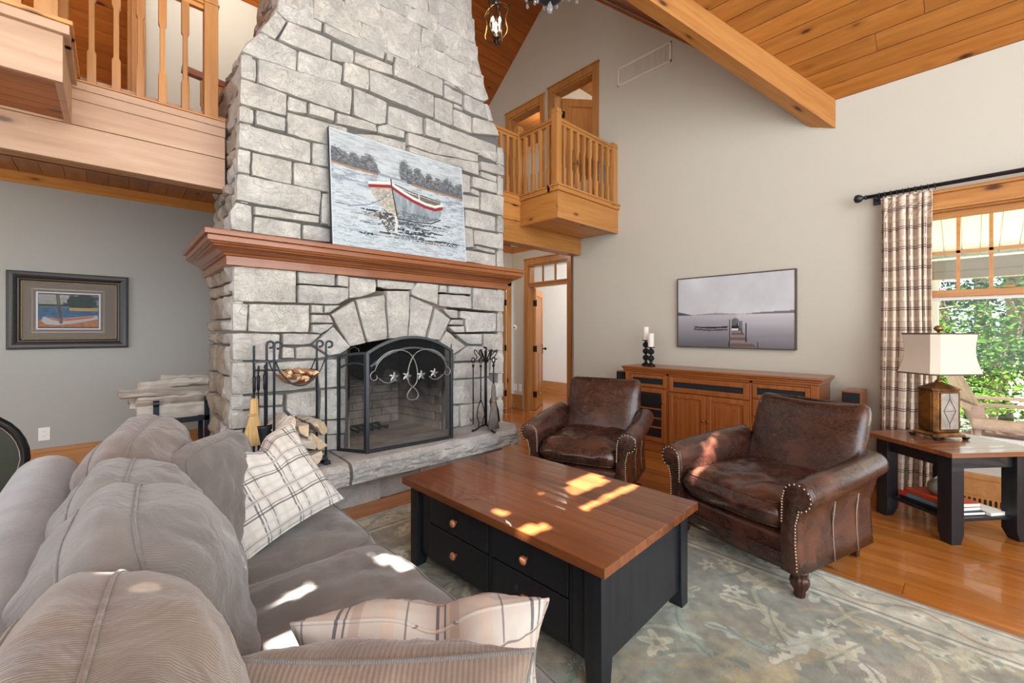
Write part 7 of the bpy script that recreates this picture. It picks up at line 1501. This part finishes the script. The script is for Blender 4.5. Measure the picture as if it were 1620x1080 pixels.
spec = [('leafy sunlit tree nearest the porch post', 10.3, 1.3, 5.5, 13, 'leafy', .10), ('bright green tree behind the lamp shade', 10.8, -.35, 6, 15, 'leaf', .16), ('mid green tree at the right edge of the window view', 11.5, -2.1, 6, 15, 'leaf', .13), ('dark trunked tree deeper in the woods behind the lamp', 13.5, .6, 8, 18, 'leafd', .22), ('dark green tree deep in the woods at the right', 14.2, -1.5, 8, 18, 'leafd', .18), ('pale leafed tree far back between the dark trunks', 17, -.4, 9, 20, 'leaf', .2), ('tall dark tree far back at the left of the window view', 17.5, 2.6, 9, 20, 'leafd', .2), ('far dark tree at the right of the woods', 18, -3.6, 9, 20, 'leafd', .2)]
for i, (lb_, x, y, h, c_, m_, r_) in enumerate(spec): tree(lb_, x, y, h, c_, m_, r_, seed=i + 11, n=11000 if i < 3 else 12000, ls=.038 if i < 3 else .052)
# ---------------------------------------------------------------- added leaf screen over the roof opening, gaps shaped to cast the sun patches
def world(u, v, Z): return at(u, v, Z=Z)
pat = []   # (cx, cy, z, half length x, half width y, tilt)
def P_(pts, Z): return [at(u, v, Z=Z) for u, v in pts]
targets = [P_([(889, 775), (905, 757), (935, 750), (966, 751), (940, 768), (905, 780)], .5), P_([(884, 790), (962, 760), (975, 762), (890, 792)], .5), P_([(912, 800), (1000, 765), (1019, 770), (930, 808)], .5), P_([(842, 783), (853, 778), (863, 783), (853, 787)], .5),
 P_([(766, 806), (784, 802), (808, 810), (800, 819), (780, 815)], .5), P_([(822, 838), (845, 827), (875, 829), (868, 838), (845, 848)], .5),
 P_([(587, 872), (600, 867), (640, 870), (655, 888), (612, 890)], .46), P_([(618, 896), (650, 890), (668, 898), (640, 899)], .46), P_([(650, 920), (672, 911), (700, 928), (690, 942)], .46),
 P_([(421, 960), (440, 945), (485, 920), (503, 925), (500, 938), (455, 958)], .46), P_([(391, 1038), (430, 1010), (490, 985), (525, 995), (520, 1030)], .46),
 P_([(95, 955), (112, 912), (185, 882), (245, 884), (305, 930), (290, 955), (230, 928), (170, 930)], .945),
 P_([(1088, 745), (1105, 715), (1130, 700), (1135, 712), (1100, 745)], .55)]
Zr = 8.6; holes = []
for T in targets:
    pr = [p + SUND * ((Zr - p.z) / SUND.z) for p in T]; holes.append([(p.x, p.y) for p in pr])
x0 = min(p[0] for h in holes for p in h) - 1.6; x1 = max(p[0] for h in holes for p in h) + 1.6; y0 = min(p[1] for h in holes for p in h) - 1.6; y1 = max(p[1] for h in holes for p in h) + 2.4
st = .036; gx, gy = np.meshgrid(np.arange(x0, x1, st), np.arange(y0, y1, st)); gx = gx.ravel(); gy = gy.ravel(); keep = np.ones(len(gx), bool)
for h in holes:
    cx = sum(p[0] for p in h) / len(h); cy = sum(p[1] for p in h) / len(h); hh = [(cx + (p[0] - cx) * 1.12, cy + (p[1] - cy) * 1.12) for p in h]
    keep &= ~poly_mask(gx, gy, hh)
gx, gy = gx[keep], gy[keep]; rr = np.random.RandomState(4); n = len(gx); gz_ = Zr + rr.uniform(-.03, .03, n); gx = gx + rr.uniform(-.006, .006, n); gy = gy + rr.uniform(-.006, .006, n)
V = np.zeros((n * 4, 3)); s = .033
for k, (a, b) in enumerate(((-1, -1), (1, -1), (1, 1), (-1, 1))):
    V[k::4, 0] = gx + a * s + rr.uniform(-.006, .006, n); V[k::4, 1] = gy + b * s + rr.uniform(-.006, .006, n); V[k::4, 2] = gz_ + rr.uniform(-.02, .02, n)
t = thing('tree', 'unseen leaf screen added above the roof opening, with gaps that cast the sun patches', 'tree', (x0 - 1, 0, -1))  # placed out of view only to shape the sunlight below
tx = x0 - 4.6; ob('trunk', MB().tube([(tx, -4, -1), (tx, -3.9, 4), (tx + 1.0, -3, 7.0), ((x0 + x1) / 2, (y0 + y1) / 2, Zr + .12)], [.25, .2, .12, .03], 10), M_['bark'], t, smooth=True); foliage('foliage', V, 'leafd', t)
